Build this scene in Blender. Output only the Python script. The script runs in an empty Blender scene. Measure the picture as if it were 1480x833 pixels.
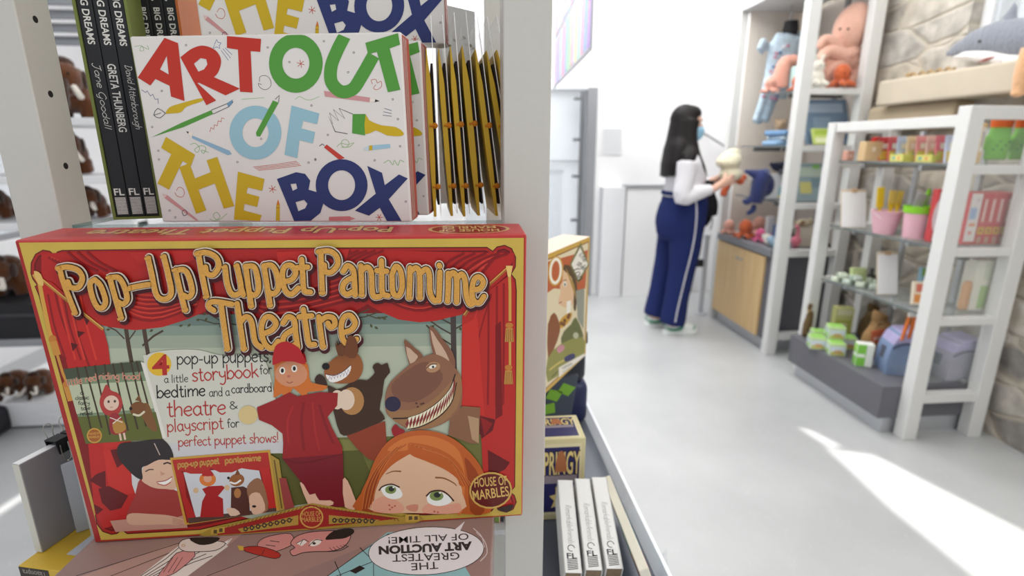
import bpy, bmesh, math, random
import numpy as np
from mathutils import Vector, Matrix, Euler, Quaternion
from mathutils.geometry import tessellate_polygon
random.seed(7)
SC = bpy.context.scene
COL = SC.collection

# ------------------------------------------------------------------ camera
F_PX = 768.5
CAM_H = 1.32
YAW, PITCH = math.radians(5.03), math.radians(14.74)
cam_d = bpy.data.cameras.new('camera')
cam = bpy.data.objects.new('camera', cam_d)
COL.objects.link(cam)
cam.location = (0, 0, CAM_H)
cam.rotation_euler = (math.pi / 2 - PITCH, 0, -YAW)
cam_d.sensor_width = 36.0
cam_d.lens = F_PX / 1480 * 36.0
cam_d.clip_start = 0.02
cam_d.dof.use_dof = True
cam_d.dof.focus_distance = 0.47
cam_d.dof.aperture_fstop = 5.0
SC.camera = cam

# ------------------------------------------------------------------ light
SC.view_settings.view_transform = 'Standard'
SC.view_settings.look = 'None'
SC.view_settings.gamma = 1.0
SC.view_settings.exposure = 0.0
SC.view_settings.use_curve_mapping = False
world = bpy.data.worlds.new('sky')
SC.world = world
world.use_nodes = True
wn = world.node_tree.nodes
wn['Background'].inputs[0].default_value = (0.93, 0.96, 1.0, 1)
wn['Background'].inputs[1].default_value = 0.76

def lamp(name, kind, loc, target, energy, color=(1, 1, 1), **kw):
    d = bpy.data.lights.new(name, kind)
    d.energy = energy
    d.color = color
    for k, v in kw.items():
        setattr(d, k, v)
    o = bpy.data.objects.new(name, d)
    COL.objects.link(o)
    o.location = loc
    o.rotation_euler = (Vector(target) - Vector(loc)).to_track_quat('-Z', 'Y').to_euler()
    return o

SUN_DIR = Vector((0.30, 0.25, -1.0)).normalized()
lamp('sun', 'SUN', (0, 0, 6), Vector((0, 0, 6)) + SUN_DIR, 5.0, (1.0, 0.97, 0.93), angle=0.012)
# unseen area lights, put in for brightness rather than as shop fittings
lamp('aisle_fill', 'AREA', (0.7, 3.3, 3.12), (0.9, 3.3, 0), 98, (1, 0.99, 0.97), shape='RECTANGLE', size=3.4, size_y=2.6)  # added fill over the back aisle, overexposes the far end
lamp('back_wall_fill', 'AREA', (1.0, 3.6, 3.1), (1.3, 4.7, 1.2), 22, (1, 1, 1), shape='RECTANGLE', size=2.4, size_y=0.5)  # added fill, keeps the white back wall bright
lamp('right_shelf_fill', 'AREA', (0.3, 3.0, 3.0), (2.2, 3.2, 0.9), 34, (1, 0.98, 0.95), shape='RECTANGLE', size=0.8, size_y=1.4)  # added fill, brightens the shelf fronts along the stone wall
lamp('near_fill', 'AREA', (1.6, -0.5, 2.9), (0.7, 1.2, 0.9), 27, (1, 0.965, 0.90), shape='RECTANGLE', size=1.3, size_y=1.0)  # added fill, brightens post fronts, art boxes and near floor
lamp('left_fill', 'AREA', (-1.7, 1.6, 3.1), (-1.7, 1.7, 0), 6, (1, 1, 1), shape='RECTANGLE', size=1.2, size_y=1.6)  # unseen area light above the left bay

# ------------------------------------------------------------------ helpers
_cp, _sp, _cy, _sy = math.cos(PITCH), math.sin(PITCH), math.cos(YAW), math.sin(YAW)
FWD = Vector((_sy * _cp, _cy * _cp, -_sp))
RGT = Vector((_cy, -_sy, 0))
UPV = RGT.cross(FWD)
EYE = Vector((0, 0, CAM_H))

def ray(x, y):
    return FWD + RGT * ((x - 740) / F_PX) + UPV * ((416.5 - y) / F_PX)

def P(x, y, X=None, Y=None, Z=None):
    """Point of the place seen at a point of the photo, on the plane X=, Y= or Z=."""
    d = ray(x, y)
    if Z is not None:
        return EYE + d * ((Z - CAM_H) / d.z)
    if Y is not None:
        return EYE + d * (Y / d.y)
    return EYE + d * (X / d.x)

def lin(c):
    c = c / 255.0
    return c / 12.92 if c <= 0.04045 else ((c + 0.055) / 1.055) ** 2.4

MATS = {}
def mat(name, rgb, rough=0.5, metal=0.0, spec=0.4, var=0.0, scale=30.0, bump=0.0, alpha=None, trans=0.0, sheen=0.0, ior=1.45, emit=0.0):
    """Procedural principled material; rgb is 0-255 sRGB. var mixes in a darker noise, bump adds noise relief."""
    key = name
    if key in MATS:
        return MATS[key]
    m = bpy.data.materials.new(name)
    m.use_nodes = True
    nt = m.node_tree
    b = nt.nodes['Principled BSDF']
    c = (lin(rgb[0]), lin(rgb[1]), lin(rgb[2]), 1)
    b.inputs['Base Color'].default_value = c
    b.inputs['Roughness'].default_value = rough
    b.inputs['Metallic'].default_value = metal
    b.inputs['Specular IOR Level'].default_value = spec
    b.inputs['IOR'].default_value = ior
    if trans:
        b.inputs['Transmission Weight'].default_value = trans
    if sheen:
        b.inputs['Sheen Weight'].default_value = sheen
    if alpha is not None:
        b.inputs['Alpha'].default_value = alpha
    if emit:
        b.inputs['Emission Color'].default_value = c
        b.inputs['Emission Strength'].default_value = emit
    if var or bump:
        tc = nt.nodes.new('ShaderNodeTexCoord')
        nz = nt.nodes.new('ShaderNodeTexNoise')
        nz.inputs['Scale'].default_value = scale
        nz.inputs['Detail'].default_value = 5
        nt.links.new(tc.outputs['Object'], nz.inputs['Vector'])
        if var:
            mx = nt.nodes.new('ShaderNodeMix')
            mx.data_type = 'RGBA'
            mx.inputs['A'].default_value = tuple(v * (1 - var) for v in c[:3]) + (1,)
            mx.inputs['B'].default_value = tuple(min(1, v * (1 + var)) for v in c[:3]) + (1,)
            nt.links.new(nz.outputs['Fac'], mx.inputs['Factor'])
            nt.links.new(mx.outputs['Result'], b.inputs['Base Color'])
        if bump:
            bp = nt.nodes.new('ShaderNodeBump')
            bp.inputs['Strength'].default_value = min(1.0, bump)
            bp.inputs['Distance'].default_value = 0.01
            nt.links.new(nz.outputs['Fac'], bp.inputs['Height'])
            nt.links.new(bp.outputs['Normal'], b.inputs['Normal'])
    MATS[key] = m
    return m

def ink(rgb, rough=0.38):
    """Printed colour."""
    rgb = tuple(int(v) for v in rgb)
    return mat('ink_%02x%02x%02x' % rgb, rgb, rough, 0, 0.35)

def plush(name, rgb, var=0.25):
    return mat('plush_' + name, rgb, 0.95, 0, 0.1, var=var, scale=60, bump=0.6, sheen=0.4)

def tag(o, label, cat, group=None, kind=None):
    o['label'] = label
    o['category'] = cat
    if group:
        o['group'] = group
    if kind:
        o['kind'] = kind
    return o

def thing(name, label, cat, loc=(0, 0, 0), rot=(0, 0, 0), group=None, mtx=None):
    o = bpy.data.objects.new(name, None)
    COL.objects.link(o)
    o.empty_display_size = 0.05
    if mtx is not None:
        o.matrix_world = mtx
    else:
        o.location = loc
        o.rotation_euler = rot
    return tag(o, label, cat, group)

def dup(root, loc=None, rotz=None, label=None, group=None, scale=None):
    r = root.copy()
    COL.objects.link(r)
    if loc is not None:
        r.location = loc
    if rotz is not None:
        r.rotation_euler = (r.rotation_euler.x, r.rotation_euler.y, rotz)
    if scale is not None:
        r.scale = (scale, scale, scale) if not isinstance(scale, (tuple, list)) else scale
    if label:
        r['label'] = label
    if group:
        r['group'] = group
    for ch in list(root.children):
        c = ch.copy()
        COL.objects.link(c)
        c.parent = r
        for g in ch.children:
            d = g.copy()
            COL.objects.link(d)
            d.parent = c
    return r

def smooth_pts(pts, closed=False, n=6):
    pts = [Vector(p) for p in pts]
    N = len(pts)
    if N < 3:
        return pts
    out = []
    for i in range(N if closed else N - 1):
        if closed:
            p0, p1, p2, p3 = pts[(i - 1) % N], pts[i], pts[(i + 1) % N], pts[(i + 2) % N]
        else:
            p1, p2 = pts[i], pts[i + 1]
            p0 = pts[i - 1] if i > 0 else p1 * 2 - p2
            p3 = pts[i + 2] if i + 2 < N else p2 * 2 - p1
        for k in range(n):
            t = k / n
            out.append(0.5 * ((2 * p1) + (p2 - p0) * t + (2 * p0 - 5 * p1 + 4 * p2 - p3) * t * t + (3 * p1 - p0 - 3 * p2 + p3) * t ** 3))
    if not closed:
        out.append(pts[-1])
    return out

class MB:
    """Collects shapes and links them as ONE mesh object."""
    def __init__(s):
        s.v, s.f, s.m, s.mats = [], [], [], []
    def mi(s, m):
        if m not in s.mats:
            s.mats.append(m)
        return s.mats.index(m)
    def add(s, verts, faces, m):
        b, k = len(s.v), s.mi(m)
        s.v += [tuple(v) for v in verts]
        for f in faces:
            s.f.append(tuple(b + i for i in f))
            s.m.append(k)
        return s
    def box(s, x0, x1, y0, y1, z0, z1, m, M=None):
        vs = [Vector(p) for p in ((x0, y0, z0), (x1, y0, z0), (x1, y1, z0), (x0, y1, z0), (x0, y0, z1), (x1, y0, z1), (x1, y1, z1), (x0, y1, z1))]
        if M is not None:
            vs = [M @ v for v in vs]
        return s.add(vs, [(0, 3, 2, 1), (4, 5, 6, 7), (0, 1, 5, 4), (1, 2, 6, 5), (2, 3, 7, 6), (3, 0, 4, 7)], m)
    def rbox(s, x0, x1, y0, y1, z0, z1, m, r=0.004, seg=2, M=None):
        """Box with rounded edges."""
        bm = bmesh.new()
        bmesh.ops.create_cube(bm, size=1)
        for v in bm.verts:
            v.co = Vector(((x0 + x1) / 2 + v.co.x * (x1 - x0), (y0 + y1) / 2 + v.co.y * (y1 - y0), (z0 + z1) / 2 + v.co.z * (z1 - z0)))
        bmesh.ops.bevel(bm, geom=bm.edges[:], offset=r, segments=seg, profile=0.5, affect='EDGES')
        return s.bm(bm, m, M)
    def bm(s, bm, m, M=None):
        bm.verts.index_update()
        vs = [(M @ v.co) if M is not None else v.co.copy() for v in bm.verts]
        fs = [tuple(v.index for v in f.verts) for f in bm.faces]
        bm.free()
        return s.add(vs, fs, m)
    def tube(s, pts, r, m, n=8, sq=1.0, side=None, cap=True, smooth=0):
        """Swept tube; r one radius or one per point; sq flattens along the second axis; side fixes the first axis."""
        pts = [Vector(p) for p in pts]
        rs = list(r) if isinstance(r, (list, tuple)) else [r] * len(pts)
        sqs = list(sq) if isinstance(sq, (list, tuple)) else [sq] * len(pts)
        if smooth:
            q = smooth_pts([(*p, a) for p, a in zip([tuple(p) for p in pts], rs)] , False, smooth) if False else None
            N = len(pts)
            np_, nr, ns = smooth_pts(pts, False, smooth), [], []
            for i in range(N - 1):
                for k in range(smooth):
                    t = k / smooth
                    t2 = t * t * (3 - 2 * t)
                    nr.append(rs[i] + (rs[i + 1] - rs[i]) * t2)
                    ns.append(sqs[i] + (sqs[i + 1] - sqs[i]) * t2)
            nr.append(rs[-1]); ns.append(sqs[-1])
            if len(np_) == len(nr):
                pts, rs, sqs = np_, nr, ns
        rings, prev = [], None
        for i, p in enumerate(pts):
            d = (pts[min(i + 1, len(pts) - 1)] - pts[max(i - 1, 0)])
            d = d.normalized() if d.length > 1e-9 else Vector((0, 0, 1))
            if side is not None:
                a = Vector(side) - d * d.dot(Vector(side))
            elif prev is None:
                a = d.orthogonal()
            else:
                a = prev - d * d.dot(prev)
            a = a.normalized() if a.length > 1e-6 else d.orthogonal().normalized()
            prev = a
            b = d.cross(a)
            rings.append([p + a * (rs[i] * math.cos(2 * math.pi * k / n)) + b * (rs[i] * sqs[i] * math.sin(2 * math.pi * k / n)) for k in range(n)])
        vs = [v for r_ in rings for v in r_]
        fs = []
        for i in range(len(rings) - 1):
            for k in range(n):
                fs.append((i * n + k, i * n + (k + 1) % n, (i + 1) * n + (k + 1) % n, (i + 1) * n + k))
        if cap:
            fs.append(tuple(reversed(range(n))))
            fs.append(tuple((len(rings) - 1) * n + k for k in range(n)))
        return s.add(vs, fs, m)
    def lathe(s, prof, m, c=(0, 0, 0), n=20, M=None):
        c = Vector(c)
        vs, fs = [], []
        for r, z in prof:
            for k in range(n):
                a = 2 * math.pi * k / n
                q = c + Vector((r * math.cos(a), r * math.sin(a), z))
                vs.append(M @ q if M is not None else q)
        for i in range(len(prof) - 1):
            for k in range(n):
                fs.append((i * n + k, i * n + (k + 1) % n, (i + 1) * n + (k + 1) % n, (i + 1) * n + k))
        fs.append(tuple(reversed(range(n))))
        fs.append(tuple((len(prof) - 1) * n + k for k in range(n)))
        return s.add(vs, fs, m)
    def ell(s, c, r, m, rot=None, n=14, k=9):
        c = Vector(c)
        r = (r, r, r) if not isinstance(r, (tuple, list)) else r
        R = rot if rot is not None else Matrix.Identity(3)
        vs, fs = [], []
        for i in range(1, k):
            t = math.pi * i / k
            for j in range(n):
                a = 2 * math.pi * j / n
                vs.append(c + R @ Vector((r[0] * math.sin(t) * math.cos(a), r[1] * math.sin(t) * math.sin(a), r[2] * math.cos(t))))
        top, bot = len(vs), len(vs) + 1
        vs += [c + R @ Vector((0, 0, r[2])), c + R @ Vector((0, 0, -r[2]))]
        for i in range(k - 2):
            for j in range(n):
                fs.append((i * n + j, (i + 1) * n + j, (i + 1) * n + (j + 1) % n, i * n + (j + 1) % n))
        for j in range(n):
            fs.append((top, j, (j + 1) % n))
            fs.append((bot, (k - 2) * n + (j + 1) % n, (k - 2) * n + j))
        return s.add(vs, fs, m)
    def prism(s, poly, h, m, M=None):
        """Extrude a closed 2D outline (x, z) along +y by h."""
        N = len(poly)
        vs = [Vector((p[0], 0, p[1])) for p in poly] + [Vector((p[0], h, p[1])) for p in poly]
        if M is not None:
            vs = [M @ v for v in vs]
        tris = tessellate_polygon([[Vector((p[0], p[1], 0)) for p in poly]])
        fs = [t for t in tris] + [tuple(i + N for i in reversed(t)) for t in tris]
        fs += [(i, (i + 1) % N, N + (i + 1) % N, N + i) for i in range(N)]
        return s.add(vs, fs, m)
    def build(s, name, parent=None, smooth=False, world=False, bevel=0.0, sub=0, M=None, angle=0.7):
        me = bpy.data.meshes.new(name)
        vs = s.v
        if world and parent is not None:
            inv = parent.matrix_basis.inverted()
            if parent.parent is not None:
                inv = inv @ parent.parent.matrix_basis.inverted()
            vs = [tuple(inv @ Vector(v)) for v in vs]
        me.from_pydata(vs, [], s.f)
        for m in s.mats:
            me.materials.append(m)
        me.polygons.foreach_set('material_index', s.m)
        bm = bmesh.new()
        bm.from_mesh(me)
        if not getattr(s, 'flat', False):
            bmesh.ops.recalc_face_normals(bm, faces=bm.faces[:])
        bm.to_mesh(me)
        bm.free()
        if smooth:
            me.polygons.foreach_set('use_smooth', [True] * len(me.polygons))
            try:
                me.set_sharp_from_angle(angle=angle)
            except Exception:
                pass
        o = bpy.data.objects.new(name, me)
        COL.objects.link(o)
        if parent is not None:
            o.parent = parent
        if bevel:
            b = o.modifiers.new('bevel', 'BEVEL')
            b.width = bevel
            b.segments = 2
            b.limit_method = 'ANGLE'
        if sub:
            q = o.modifiers.new('sub', 'SUBSURF')
            q.levels = q.render_levels = sub
        me.update()
        return o

def remeshed(mb, voxel, name, parent=None, smooth_it=6, world=False):
    """Fuse everything collected in mb into one continuous skin."""
    o = mb.build(name, parent, smooth=True, world=world)
    r = o.modifiers.new('remesh', 'REMESH')
    r.mode = 'VOXEL'
    r.voxel_size = voxel
    r.use_smooth_shade = True
    if smooth_it:
        k = o.modifiers.new('smooth', 'SMOOTH')
        k.iterations = smooth_it
        k.factor = 0.5
    bpy.context.view_layer.update()
    dg = bpy.context.evaluated_depsgraph_get()
    me = bpy.data.meshes.new_from_object(o.evaluated_get(dg))
    o.modifiers.clear()
    o.data = me
    if not me.materials:
        me.materials.append(mb.mats[0])
    me.polygons.foreach_set('use_smooth', [True] * len(me.polygons))
    return o

def seat(t, z, gap=.001):
    """Set a thing down on the height z."""
    lo = min((t.matrix_basis @ Vector(v.co)).z for c in t.children for v in c.data.vertices)
    t.location.z += z + gap - lo

def struct(o):
    o['kind'] = 'structure'
    return o

# ------------------------------------------------------------------ lettering
_TXT = {}
def text_mesh(body, bold=0.0):
    """Flat triangles of a line of type: points in units of the capital height, and its width."""
    key = (body, bold)
    if key not in _TXT:
        cu = bpy.data.curves.new('type', 'FONT')
        cu.body = body
        cu.size = 1.0
        cu.offset = bold
        cu.resolution_u = 3
        o = bpy.data.objects.new('type', cu)
        COL.objects.link(o)
        bpy.context.view_layer.update()
        me = bpy.data.meshes.new_from_object(o.evaluated_get(bpy.context.evaluated_depsgraph_get()))
        vs = [(v.co.x / 0.7, v.co.y / 0.7) for v in me.vertices]
        fs = [tuple(p.vertices) for p in me.polygons]
        bpy.data.objects.remove(o)
        bpy.data.curves.remove(cu)
        bpy.data.meshes.remove(me)
        x0 = min([v[0] for v in vs] or [0])
        x1 = max([v[0] for v in vs] or [1])
        _TXT[key] = ([((v[0] - x0), v[1]) for v in vs], fs, max(1e-3, x1 - x0))
    return _TXT[key]

GL = {
 'a': (.8, [[(.65,.75),(.4,1),(.1,.7),(.1,.3),(.35,0),(.65,.3)], [(.65,1),(.66,.2),(.82,0)]]),
 'b': (.8, [[(.1,1.7),(.1,0)], [(.1,.6),(.4,1),(.7,.7),(.7,.3),(.4,0),(.1,.2)]]),
 'c': (.72, [[(.65,.8),(.4,1),(.1,.7),(.1,.3),(.4,0),(.68,.2)]]),
 'd': (.85, [[(.7,1.7),(.7,0)], [(.7,.6),(.4,1),(.1,.7),(.1,.3),(.4,0),(.7,.3)]]),
 'e': (.75, [[(.1,.5),(.62,.6),(.6,.9),(.38,1),(.1,.7),(.1,.3),(.4,0),(.68,.2)]]),
 'f': (.55, [[(.6,1.5),(.42,1.7),(.25,1.4),(.25,0)], [(.05,1),(.5,1)]]),
 'g': (.8, [[(.65,.75),(.4,1),(.1,.7),(.1,.35),(.35,.1),(.65,.4)], [(.65,1),(.65,-.3),(.4,-.6),(.1,-.4)]]),
 'h': (.8, [[(.1,1.7),(.1,0)], [(.1,.6),(.4,1),(.65,.8),(.65,0)]]),
 'i': (.35, [[(.15,1),(.15,0)], [(.1,1.4),(.22,1.4)]]),
 'k': (.75, [[(.1,1.7),(.1,0)], [(.62,1),(.1,.4)], [(.3,.6),(.7,0)]]),
 'l': (.35, [[(.15,1.7),(.15,0)]]),
 'm': (1.2, [[(.1,1),(.1,0)], [(.1,.6),(.35,1),(.58,.8),(.58,0)], [(.58,.6),(.85,1),(1.08,.8),(1.08,0)]]),
 'n': (.8, [[(.1,1),(.1,0)], [(.1,.6),(.4,1),(.65,.8),(.65,0)]]),
 'o': (.82, [[(.4,1),(.1,.7),(.1,.3),(.4,0),(.7,.3),(.7,.7),(.4,1)]]),
 'p': (.82, [[(.1,1),(.1,-.6)], [(.1,.6),(.4,1),(.7,.7),(.7,.3),(.4,0),(.1,.2)]]),
 'r': (.62, [[(.1,1),(.1,0)], [(.1,.6),(.35,1),(.6,.85)]]),
 's': (.65, [[(.6,.85),(.35,1),(.12,.8),(.3,.55),(.55,.35),(.5,.1),(.3,0),(.05,.15)]]),
 't': (.55, [[(.25,1.5),(.25,.2),(.4,0),(.55,.1)], [(.02,1),(.5,1)]]),
 'u': (.8, [[(.1,1),(.1,.3),(.35,0),(.65,.4)], [(.65,1),(.65,0)]]),
 'v': (.7, [[(.05,1),(.35,0)], [(.35,0),(.65,1)]]),
 'w': (1.0, [[(.05,1),(.28,0)], [(.28,0),(.5,.8)], [(.5,.8),(.72,0)], [(.72,0),(.95,1)]]),
 'y': (.78, [[(.1,1),(.15,.5),(.4,.3),(.65,.5)], [(.65,1),(.65,-.2),(.4,-.6),(.1,-.45)]]),
 '-': (.6, [[(.05,.5),(.5,.5)]]), ' ': (.45, []), ',': (.3, [[(.15,.1),(.08,-.25)]]),
 '!': (.35, [[(.15,1.7),(.15,.45)], [(.1,.05),(.2,.05)]]),
 '&': (1.0, [[(.85,0),(.2,1.1),(.35,1.5),(.55,1.2),(.1,.5),(.3,0),(.6,.1),(.85,.6)]]),
 'J': (.8, [[(.05,1.5),(.7,1.7)], [(.5,1.65),(.45,.2),(.2,-.3),(.0,0)]]),
 'G': (1.1, [[(.9,1.4),(.6,1.7),(.15,1.2),(.15,.4),(.5,0),(.85,.3),(.9,.8)], [(.9,.8),(.85,-.4),(.5,-.5)]]),
 'D': (1.1, [[(.3,1.6),(.2,0)], [(.05,1.6),(.7,1.6),(.95,.9),(.6,.1),(.1,0)]]),
 'A': (1.0, [[(.05,0),(.5,1.7)], [(.5,1.7),(.85,0)], [(.2,.6),(.75,.6)]]),
 'R': (1.0, [[(.2,1.6),(.15,0)], [(.05,1.5),(.6,1.7),(.75,1.2),(.25,.8)], [(.25,.8),(.85,0)]]),
}

class Art:
    """Printing on a flat face, drawn in points of the photo and laid on the face itself.
    mtx: pose of the thing; the face is the plane through local point `at` with local axes u, v and outward normal n."""
    def __init__(s, mtx, at=(0, 0, 0), u=(1, 0, 0), v=(0, 0, 1), n=(0, -1, 0), eps=2e-5, clip=None):
        s.M, s.inv = mtx, mtx.inverted()
        s.at, s.u, s.vv, s.n = Vector(at), Vector(u), Vector(v), Vector(n)
        s.mb = MB()
        s.mb.flat = True
        s.k, s.eps, s.clip = 1, eps, clip
        s.hold = False
    def up(s, k=1):
        s.k += .3 * k
        return s
    def uv(s, p):
        d = s.inv.to_3x3() @ ray(p[0], p[1])
        o = s.inv @ EYE
        t = (s.at - o).dot(s.n) / d.dot(s.n)
        q = o + d * t - s.at
        return Vector((q.dot(s.u), q.dot(s.vv)))
    def loc(s, q):
        if s.clip:
            q = (min(max(q[0], s.clip[0]), s.clip[1]), min(max(q[1], s.clip[2]), s.clip[3]))
        return s.at + s.u * q[0] + s.vv * q[1] + s.n * (s.eps * s.k)
    def tris(s, qs, fs, m):
        s.mb.add([s.loc(q) for q in qs], fs, m)
        if not s.hold:
            s.k += .12
    def uvpoly(s, qs, col, holes=()):
        m = col if isinstance(col, bpy.types.Material) else ink(col)
        loops = [[Vector((q[0], q[1], 0)) for q in qs]] + [[Vector((q[0], q[1], 0)) for q in h] for h in holes]
        flat = [q for l in loops for q in l]
        s.tris(flat, tessellate_polygon(loops), m)
    def poly(s, pts, col, sm=0, holes=()):
        if sm:
            pts = smooth_pts([(p[0], p[1]) for p in pts], True, sm)
        s.uvpoly([s.uv(p) for p in pts], col, [[s.uv(p) for p in h] for h in holes])
    def ell(s, c, rx, ry, col, rot=0, n=20, hole=None):
        cr, sr = math.cos(math.radians(rot)), math.sin(math.radians(rot))
        f = lambda a, b: [(c[0] + a * math.cos(t) * cr - b * math.sin(t) * sr, c[1] + a * math.cos(t) * sr + b * math.sin(t) * cr) for t in [2 * math.pi * i / n for i in range(n)]]
        s.poly(f(rx, ry), col, holes=[f(*hole)] if hole else ())
    def line(s, pts, w, col, sm=0, closed=False, taper=None, cap=False):
        """Stroke of width w (photo points)."""
        pts = [Vector((p[0], p[1])) for p in pts]
        if sm:
            pts = smooth_pts(pts, closed, sm)
        if closed:
            pts = pts + [pts[0]]
        N = len(pts)
        L, R = [], []
        for i, p in enumerate(pts):
            a = pts[i] - pts[i - 1] if i > 0 else None
            b = pts[i + 1] - pts[i] if i < N - 1 else None
            if closed and i == 0: a = pts[-1] - pts[-2]
            if closed and i == N - 1: b = pts[1] - pts[0]
            a = a.normalized() if a is not None and a.length > 1e-6 else None
            b = b.normalized() if b is not None and b.length > 1e-6 else None
            if a is None and b is None: d = Vector((1, 0)); sc = 1
            elif a is None: d, sc = b, 1
            elif b is None: d, sc = a, 1
            else:
                d = a + b
                d = d.normalized() if d.length > 1e-3 else a
                sc = min(1.6, 1 / max(0.3, d.dot(a)))
            nn = Vector((-d.y, d.x))
            ww = w / 2 * sc
            if taper: ww *= taper[0] + (taper[1] - taper[0]) * i / max(1, N - 1)
            L.append(p + nn * ww); R.append(p - nn * ww)
        m = col if isinstance(col, bpy.types.Material) else ink(col)
        qs = [s.uv(p) for p in L] + [s.uv(p) for p in R]
        fs = [(i, i + 1, N + i + 1, N + i) for i in range(N - 1)]
        if cap:
            for j, q in ((0, 1), (N - 1, N - 2)):
                d = (pts[j] - pts[q]).normalized() * w / 2
                b = len(qs)
                nn = Vector((-d.y, d.x))
                arc = [pts[j] + nn * math.cos(t) + d * math.sin(t) for t in (.5, 1.05, 1.57, 2.09, 2.64)]
                qs += [s.uv(p) for p in arc]
                ends = (j, N + j) if j == 0 else (j, N + j)
                a0, a1 = (N + j, j) if j == 0 else (j, N + j)
                fs.append((a0,) + tuple(b + i for i in range(5)) + (a1,))
        if w > 3 and N > 6:          # long curls may cross themselves: let the stroke climb a hair along its length
            b = len(s.mb.v)
            s.tris(qs, fs, m)
            ends_ = qs[2 * N:]
            for i in range(len(qs)):
                f_ = (i % N) / N if i < 2 * N else (0 if i < 2 * N + 5 else 1)
                s.mb.v[b + i] = tuple(Vector(s.mb.v[b + i]) + s.n * (s.eps * .8 * f_))
            s.k += .8
        else:
            s.tris(qs, fs, m)
    def text(s, body, p0, p1, h, col, bold=0.0, up=None, w=1.0):
        """Type whose baseline runs from p0 to p1 (photo points), capital height h."""
        vs, fs, W = text_mesh(body, bold)
        a, b = Vector(p0), Vector(p1)
        d = (b - a)
        e = d.normalized()
        u_ = Vector(up).normalized() if up is not None else Vector((e.y, -e.x))
        m = col if isinstance(col, bpy.types.Material) else ink(col)
        s.tris([s.uv(a + d * (v[0] / W) + u_ * (v[1] * h)) for v in vs], fs, m)
    def hand(s, body, p0, p1, xh, w, col, serif=0.0, up=None, slant=0.0):
        """Pen lettering from p0 to p1, x-height xh, pen width w."""
        W = sum(GL[c][0] for c in body)
        a, b = Vector(p0), Vector(p1)
        d = (b - a) / W
        e = d.normalized()
        u_ = (Vector(up).normalized() if up is not None else Vector((e.y, -e.x))) * xh
        x = 0
        s.hold = True
        for c in body:
            for st in GL[c][1]:
                pts = [a + d * (x + q[0] + slant * q[1]) + u_ * q[1] for q in st]
                s.line(pts, w, col, sm=4 if len(pts) > 2 else 0)
                if serif and len(st) == 2 and abs(st[0][0] - st[1][0]) < .05 and abs(st[0][1] - st[1][1]) > .5:
                    for q in pts:
                        s.hold = False
                        s.line([q - e * serif, q + e * serif], w * .9, col)
                        s.k -= .12
                        s.hold = True
            x += GL[c][0]
        s.hold = False
        s.k += .24
    def build(s, name, parent):
        o = s.mb.build(name, parent)
        return o

def pose(pos, yaw=0, lean=0, roll=0):
    return Matrix.Translation(Vector(pos)) @ Matrix.Rotation(math.radians(yaw), 4, 'Z') @ Matrix.Rotation(math.radians(lean), 4, 'X') @ Matrix.Rotation(math.radians(roll), 4, 'Y')

C_POST = mat('powder_coated_post', (196, 194, 187), 0.45, 0.0, 0.4, var=0.03, scale=200)
C_WHITE = mat('white_paint', (240, 240, 240), 0.7, var=0.02, scale=8)
C_DARK = mat('dark_hole', (40, 38, 36), 0.9)
C_GLASS = mat('clear_glass', (225, 240, 236), 0.03, 0, 0.5, alpha=0.12)
C_GLASSEDGE = mat('glass_edge', (130, 168, 164), 0.15, 0, 0.5, alpha=0.3)
# ================================================================== the room
def floor_mat():
    m = bpy.data.materials.new('polished_concrete')
    m.use_nodes = True
    nt = m.node_tree
    b = nt.nodes['Principled BSDF']
    tc = nt.nodes.new('ShaderNodeTexCoord')
    n1 = nt.nodes.new('ShaderNodeTexNoise'); n1.inputs['Scale'].default_value = 1.6; n1.inputs['Detail'].default_value = 6
    n2 = nt.nodes.new('ShaderNodeTexVoronoi'); n2.inputs['Scale'].default_value = 75
    n3 = nt.nodes.new('ShaderNodeTexNoise'); n3.inputs['Scale'].default_value = 14; n3.inputs['Detail'].default_value = 4
    for n in (n1, n2, n3):
        nt.links.new(tc.outputs['Object'], n.inputs['Vector'])
    r1 = nt.nodes.new('ShaderNodeValToRGB')
    r1.color_ramp.elements[0].position, r1.color_ramp.elements[0].color = 0.3, (0.41, 0.42, 0.425, 1)
    r1.color_ramp.elements[1].position, r1.color_ramp.elements[1].color = 0.72, (0.53, 0.54, 0.545, 1)
    nt.links.new(n1.outputs['Fac'], r1.inputs['Fac'])
    r2 = nt.nodes.new('ShaderNodeValToRGB')        # pale stone chips
    r2.color_ramp.elements[0].position, r2.color_ramp.elements[0].color = 0.10, (1, 1, 1, 1)
    r2.color_ramp.elements[1].position, r2.color_ramp.elements[1].color = 0.22, (0, 0, 0, 1)
    nt.links.new(n2.outputs['Distance'], r2.inputs['Fac'])
    r3 = nt.nodes.new('ShaderNodeValToRGB')
    r3.color_ramp.elements[0].position, r3.color_ramp.elements[1].position = 0.5, 0.66
    nt.links.new(n3.outputs['Fac'], r3.inputs['Fac'])
    mu = nt.nodes.new('ShaderNodeMath'); mu.operation = 'MULTIPLY'
    nt.links.new(r2.outputs['Color'], mu.inputs[0]); nt.links.new(r3.outputs['Color'], mu.inputs[1])
    m2 = nt.nodes.new('ShaderNodeMath'); m2.operation = 'MULTIPLY'; m2.inputs[1].default_value = 0.7
    nt.links.new(mu.outputs[0], m2.inputs[0])
    mx = nt.nodes.new('ShaderNodeMix'); mx.data_type = 'RGBA'
    mx.inputs['B'].default_value = (0.74, 0.74, 0.73, 1)
    nt.links.new(m2.outputs[0], mx.inputs['Factor']); nt.links.new(r1.outputs['Color'], mx.inputs['A'])
    nt.links.new(mx.outputs['Result'], b.inputs['Base Color'])
    b.inputs['Roughness'].default_value = 0.3
    b.inputs['Specular IOR Level'].default_value = 0.45
    return m

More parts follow.
